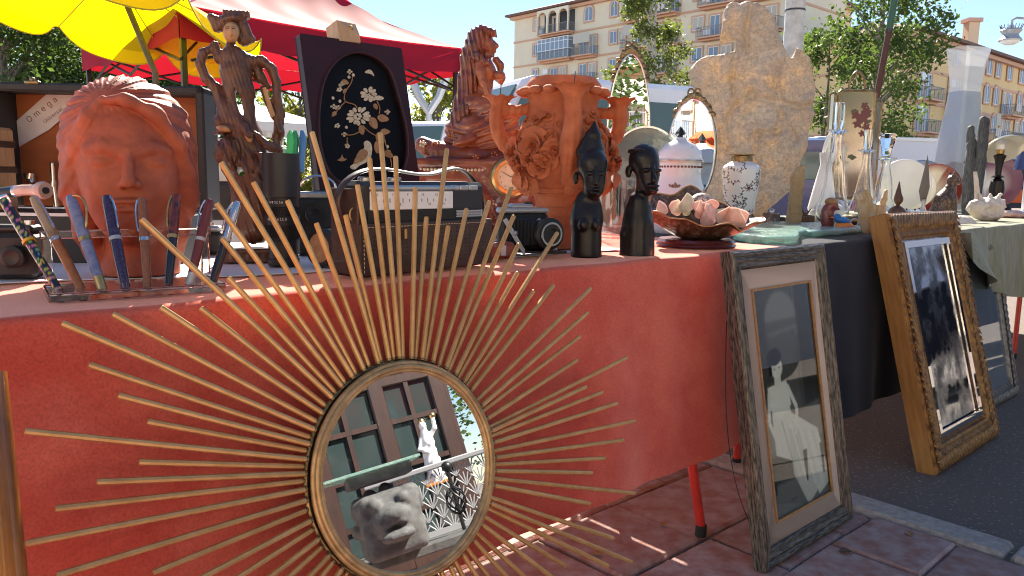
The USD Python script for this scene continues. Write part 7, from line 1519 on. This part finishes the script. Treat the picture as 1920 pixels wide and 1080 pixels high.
def deity(p):
    d = chain(p, [(0, 0, 4), (1, 0, 40), (-1, -2, 74), (0, 0, 92)], [17, 14, 11, 8], 6); d = smin(d, ell(p, (0, -1, 106), (7, 8, 9)), 4); d = smin(d, chain(p, [(-8, 0, 84), (-20, -4, 96), (-22, -2, 118)], [5, 4, 4], 3), 3); d = smin(d, chain(p, [(8, 0, 84), (16, -8, 66), (6, -14, 58)], [5, 4, 4], 3), 3)
    return d + 1.2 * np.sin(.5 * p[:, 0] + .3 * p[:, 2]) * (p[:, 2] < 70)
t = thing('white_figurine', 'small white robed figurine on an orange base in the mirror', 'figurine', (q[0], q[1], hz_), -110); part('figure', mv(nets(deity, (-30, -26, -2), (28, 24, 128), 2), s=.0021), 'porcelain', t, smooth=True); part('base', box(.1, .07, .012, (0, 0, 0), .003), 'orange_glaze', t); part('column', box(.07, .06, hz_ - bz, (0, 0, (bz - hz_) / 2)), 'grey_stone', t, smooth=False)
for nm, a in (('raised_hand', (-.046, -.004, .25)), ('hair_knot', (0, 0, .24))): part(nm, ball(.013, a, 1), 'brass', t)
q = refl(868, 1000, 1.35); t = thing('iron_finial', 'black wrought iron cage finial with a ball in the mirror', 'finial', (q[0], q[1], bz - .004), 0)
part('rod', tube([(0, 0, 0), (0, 0, .20)], .007, 8), 'black_metal', t); part('ball', ball(.018, (0, 0, .215), 2), 'black_metal', t)
for k in range(8): part('cage_bar', tube(spline([(.033 * math.sin(x) * math.cos(k * .785 + x), .033 * math.sin(x) * math.sin(k * .785 + x), .10 + .045 * -math.cos(x)) for x in np.linspace(0, np.pi, 7)], 12), .003, 5), 'black_metal', t)
# a dark stall and van out of frame to the right, a shaded hedge row and houses behind the buyer
v_ = V(1.45, 2.65, 0) + 5.2 * V(.925, .378, 0)
van('van', 'pale van out of frame to the right, seen in the gilt mirror', 'van', (v_[0], v_[1], -.012), 112, 5.0, 2.0, 2.3, 'lavender_paint')
t = thing('market_stall', 'dark covered stall across the aisle, seen in the gilt mirror', 'stall', V(1.45, 2.65, 0) + 3.0 * V(.925, .378, 0) + V(.3, .2, -.012), 20)
part('tabletop', box(.7, 1.6, .04, (0, 0, .74)), 'beech', t, smooth=False); part('drape', box(.72, 1.62, .5, (0, 0, .52), .01), 'black_cloth', t, smooth=False)
part('crate', box(.3, .4, .25, (0, .3, .885), .006), 'brown_leather', t); part('crate', box(.25, .35, .34, (0, -.35, .93), .006), 'dark_wood', t)
for i, (x, y) in enumerate(((3, -9), (8, -7), (13, -4), (-3, -11), (18, 0))):
    r = np.random.default_rng(50 + i); ctr = r.normal(0, 1, (9000, 3)) * V(1.3, 1.3, 1.0) + V(0, 0, 3.4); n_ = r.normal(0, 1, ctr.shape); a = np.cross(n_, V(0, 0, 1)); a /= np.linalg.norm(a, axis=1, keepdims=True); b2 = np.cross(n_ / np.linalg.norm(n_, axis=1, keepdims=True), a); s = .075
    t = thing('street_tree', ('nearest', 'second nearest', 'middle', 'leftmost', 'rightmost')[i] + ' round street tree behind the buyer, seen only in reflections', 'tree', (x, y, -.012), group='street trees behind the buyer'); part('trunk', tube([(0, 0, 0), (0, 0, 3)], [.16, .1], 8), 'bark', t)
    vv = np.stack([ctr - a * s, ctr - b2 * s * .6, ctr + a * s, ctr + b2 * s * .6], 1).reshape(-1, 3); ii = np.arange(9000)[:, None] * 4; part('crown', (vv, np.vstack([ii + [0, 1, 2], ii + [0, 2, 3]])), 'leaf_round', t, smooth=False)
block('apartment_block', 'cream apartment block across the street behind the buyer, seen in reflections', (34, -30, -.012), 180, 64, 12, 5, 3.1, 'cream_wall', [(4 + 6 * i, 3.2 if i % 2 else 1.2, 'b' if i % 2 else 'w') for i in range(10)])
# a person far off between the stalls, seen over the long lens
def person_sdf(p):
    k = np.stack([np.abs(p[:, 0]), p[:, 1], p[:, 2]], 1)
    d = chain(p, [(0, 0, .95), (0, 0, 1.15), (0, 0, 1.38)], [.15, .14, .16], .06); d = smin(d, chain(k, [(.09, 0, .95), (.10, -.01, .5), (.10, .02, .06)], [.09, .06, .045], .03), .05); d = smin(d, chain(k, [(.18, 0, 1.40), (.25, .01, 1.12), (.24, -.06, .86)], [.055, .045, .035], .02), .04)
    d = smin(d, chain(k, [(.10, .02, .04), (.11, -.13, .03)], [.045, .035]), .02); d = smin(d, chain(p, [(0, 0, 1.42), (0, 0, 1.55)], [.06, .05]), .03); d = smin(d, ell(p, (0, -.01, 1.66), (.078, .095, .12)), .03); d = smin(d, ell(p, (0, -.105, 1.65), (.014, .02, .02)), .01); return smin(d, ell(k, (.078, 0, 1.65), (.012, .025, .03)), .006)
mk('skin', (.42, .24, .16), .6); mk('hair_dark', (.06, .04, .03), .7); mk('shirt_grey', (.5, .52, .55), .8); mk('trousers', (.05, .06, .09), .8)
q = D(524, 290, 15.6); t = thing('person', 'person in a pale shirt walking far off behind the long camera lens', 'person', (q[0], q[1], -.012), 25)
part('body', nets(person_sdf, (-.36, -.25, -.02), (.36, .22, 1.82), .024), 'skin', t, smooth=True)
part('hair', nets(lambda p: smax(ell(p, (0, .01, 1.685), (.086, .104, .115)), -ell(p, (0, -.11, 1.63), (.09, .085, .1)), .01), (-.12, -.14, 1.5), (.12, .14, 1.83), .018), 'hair_dark', t, smooth=True)
def shirt(p):
    k = np.stack([np.abs(p[:, 0]), p[:, 1], p[:, 2]], 1); d = chain(p, [(0, 0, .92), (0, 0, 1.15), (0, 0, 1.39)], [.165, .155, .172], .06); return smax(smax(smin(d, chain(k, [(.18, 0, 1.40), (.235, .01, 1.2)], [.07, .065]), .04), p[:, 2] - 1.47, .01), .86 - p[:, 2], .01)
part('shirt', nets(shirt, (-.36, -.22, .8), (.36, .22, 1.52), .022), 'shirt_grey', t, smooth=True)
part('trousers', nets(lambda p: smin(chain(np.stack([np.abs(p[:, 0]), p[:, 1], p[:, 2]], 1), [(.085, 0, .9), (.10, -.01, .5), (.10, .02, .1)], [.105, .078, .065], .03), ell(p, (0, 0, .9), (.165, .13, .1)), .04), (-.3, -.2, 0), (.3, .2, 1.02), .022), 'trousers', t, smooth=True)
# second row of stalls behind: white tables, boxes and a folding chair
for i, (px, py, y, w_, lab) in enumerate(((395, 352, 4.9, 1.5, 'white covered table of jewellery behind the terracotta head'), (120, 340, 5.6, 1.6, 'white covered table behind the open instrument case'))):
    q = D(px, py, y); t = thing('back_table', lab, 'table', (q[0], q[1], 0), RZ); part('tabletop', box(w_, .7, .03, (0, 0, .74)), 'white_paper', t, smooth=False); part('drape', box(w_ + .02, .72, .5, (0, 0, .5), .01), 'white_canvas', t, smooth=False)
    r_ = np.random.default_rng(i); part('trinkets', cat([ball(r_.uniform(.012, .03), (r_.uniform(-w_ / 2, w_ / 2), r_.uniform(-.3, .2), .765), 1) for _ in range(40)]), 'inlay_brown', t)
q = D(448, 385, 3.4); t = thing('folding_chair', 'dark grey folding chair back left of the carved lady', 'chair', (q[0], q[1], 0), 20)
part('backrest', box(.34, .02, .16, (0, 0, .80), .008), 'black_plastic', t); part('seat', box(.36, .34, .02, (0, -.18, .45), .006), 'black_plastic', t)
for s in (-1, 1): part('leg', tube([(s * .17, .02, .9), (s * .17, -.0, .45), (s * .17, -.32, 0)], .011, 6), 'dark_metal', t); part('leg', tube([(s * .16, -.3, .45), (s * .16, .05, 0)], .011, 6), 'dark_metal', t)
q = D(372, 300, 8.5); t = thing('white_box', 'white plastic tub with printed label left of the carved lady', 'box', (q[0], q[1], 0), 30); part('body', box(.7, .6, 1.3, (0, 0, .65), .03), 'white_canvas', t); part('label', box(.2, .01, .2, (.05, -.305, 1.1)), 'steel', t); part('dark_lid', box(.5, .4, .2, (.0, -.4, .75), .03), 'black_plastic', t)
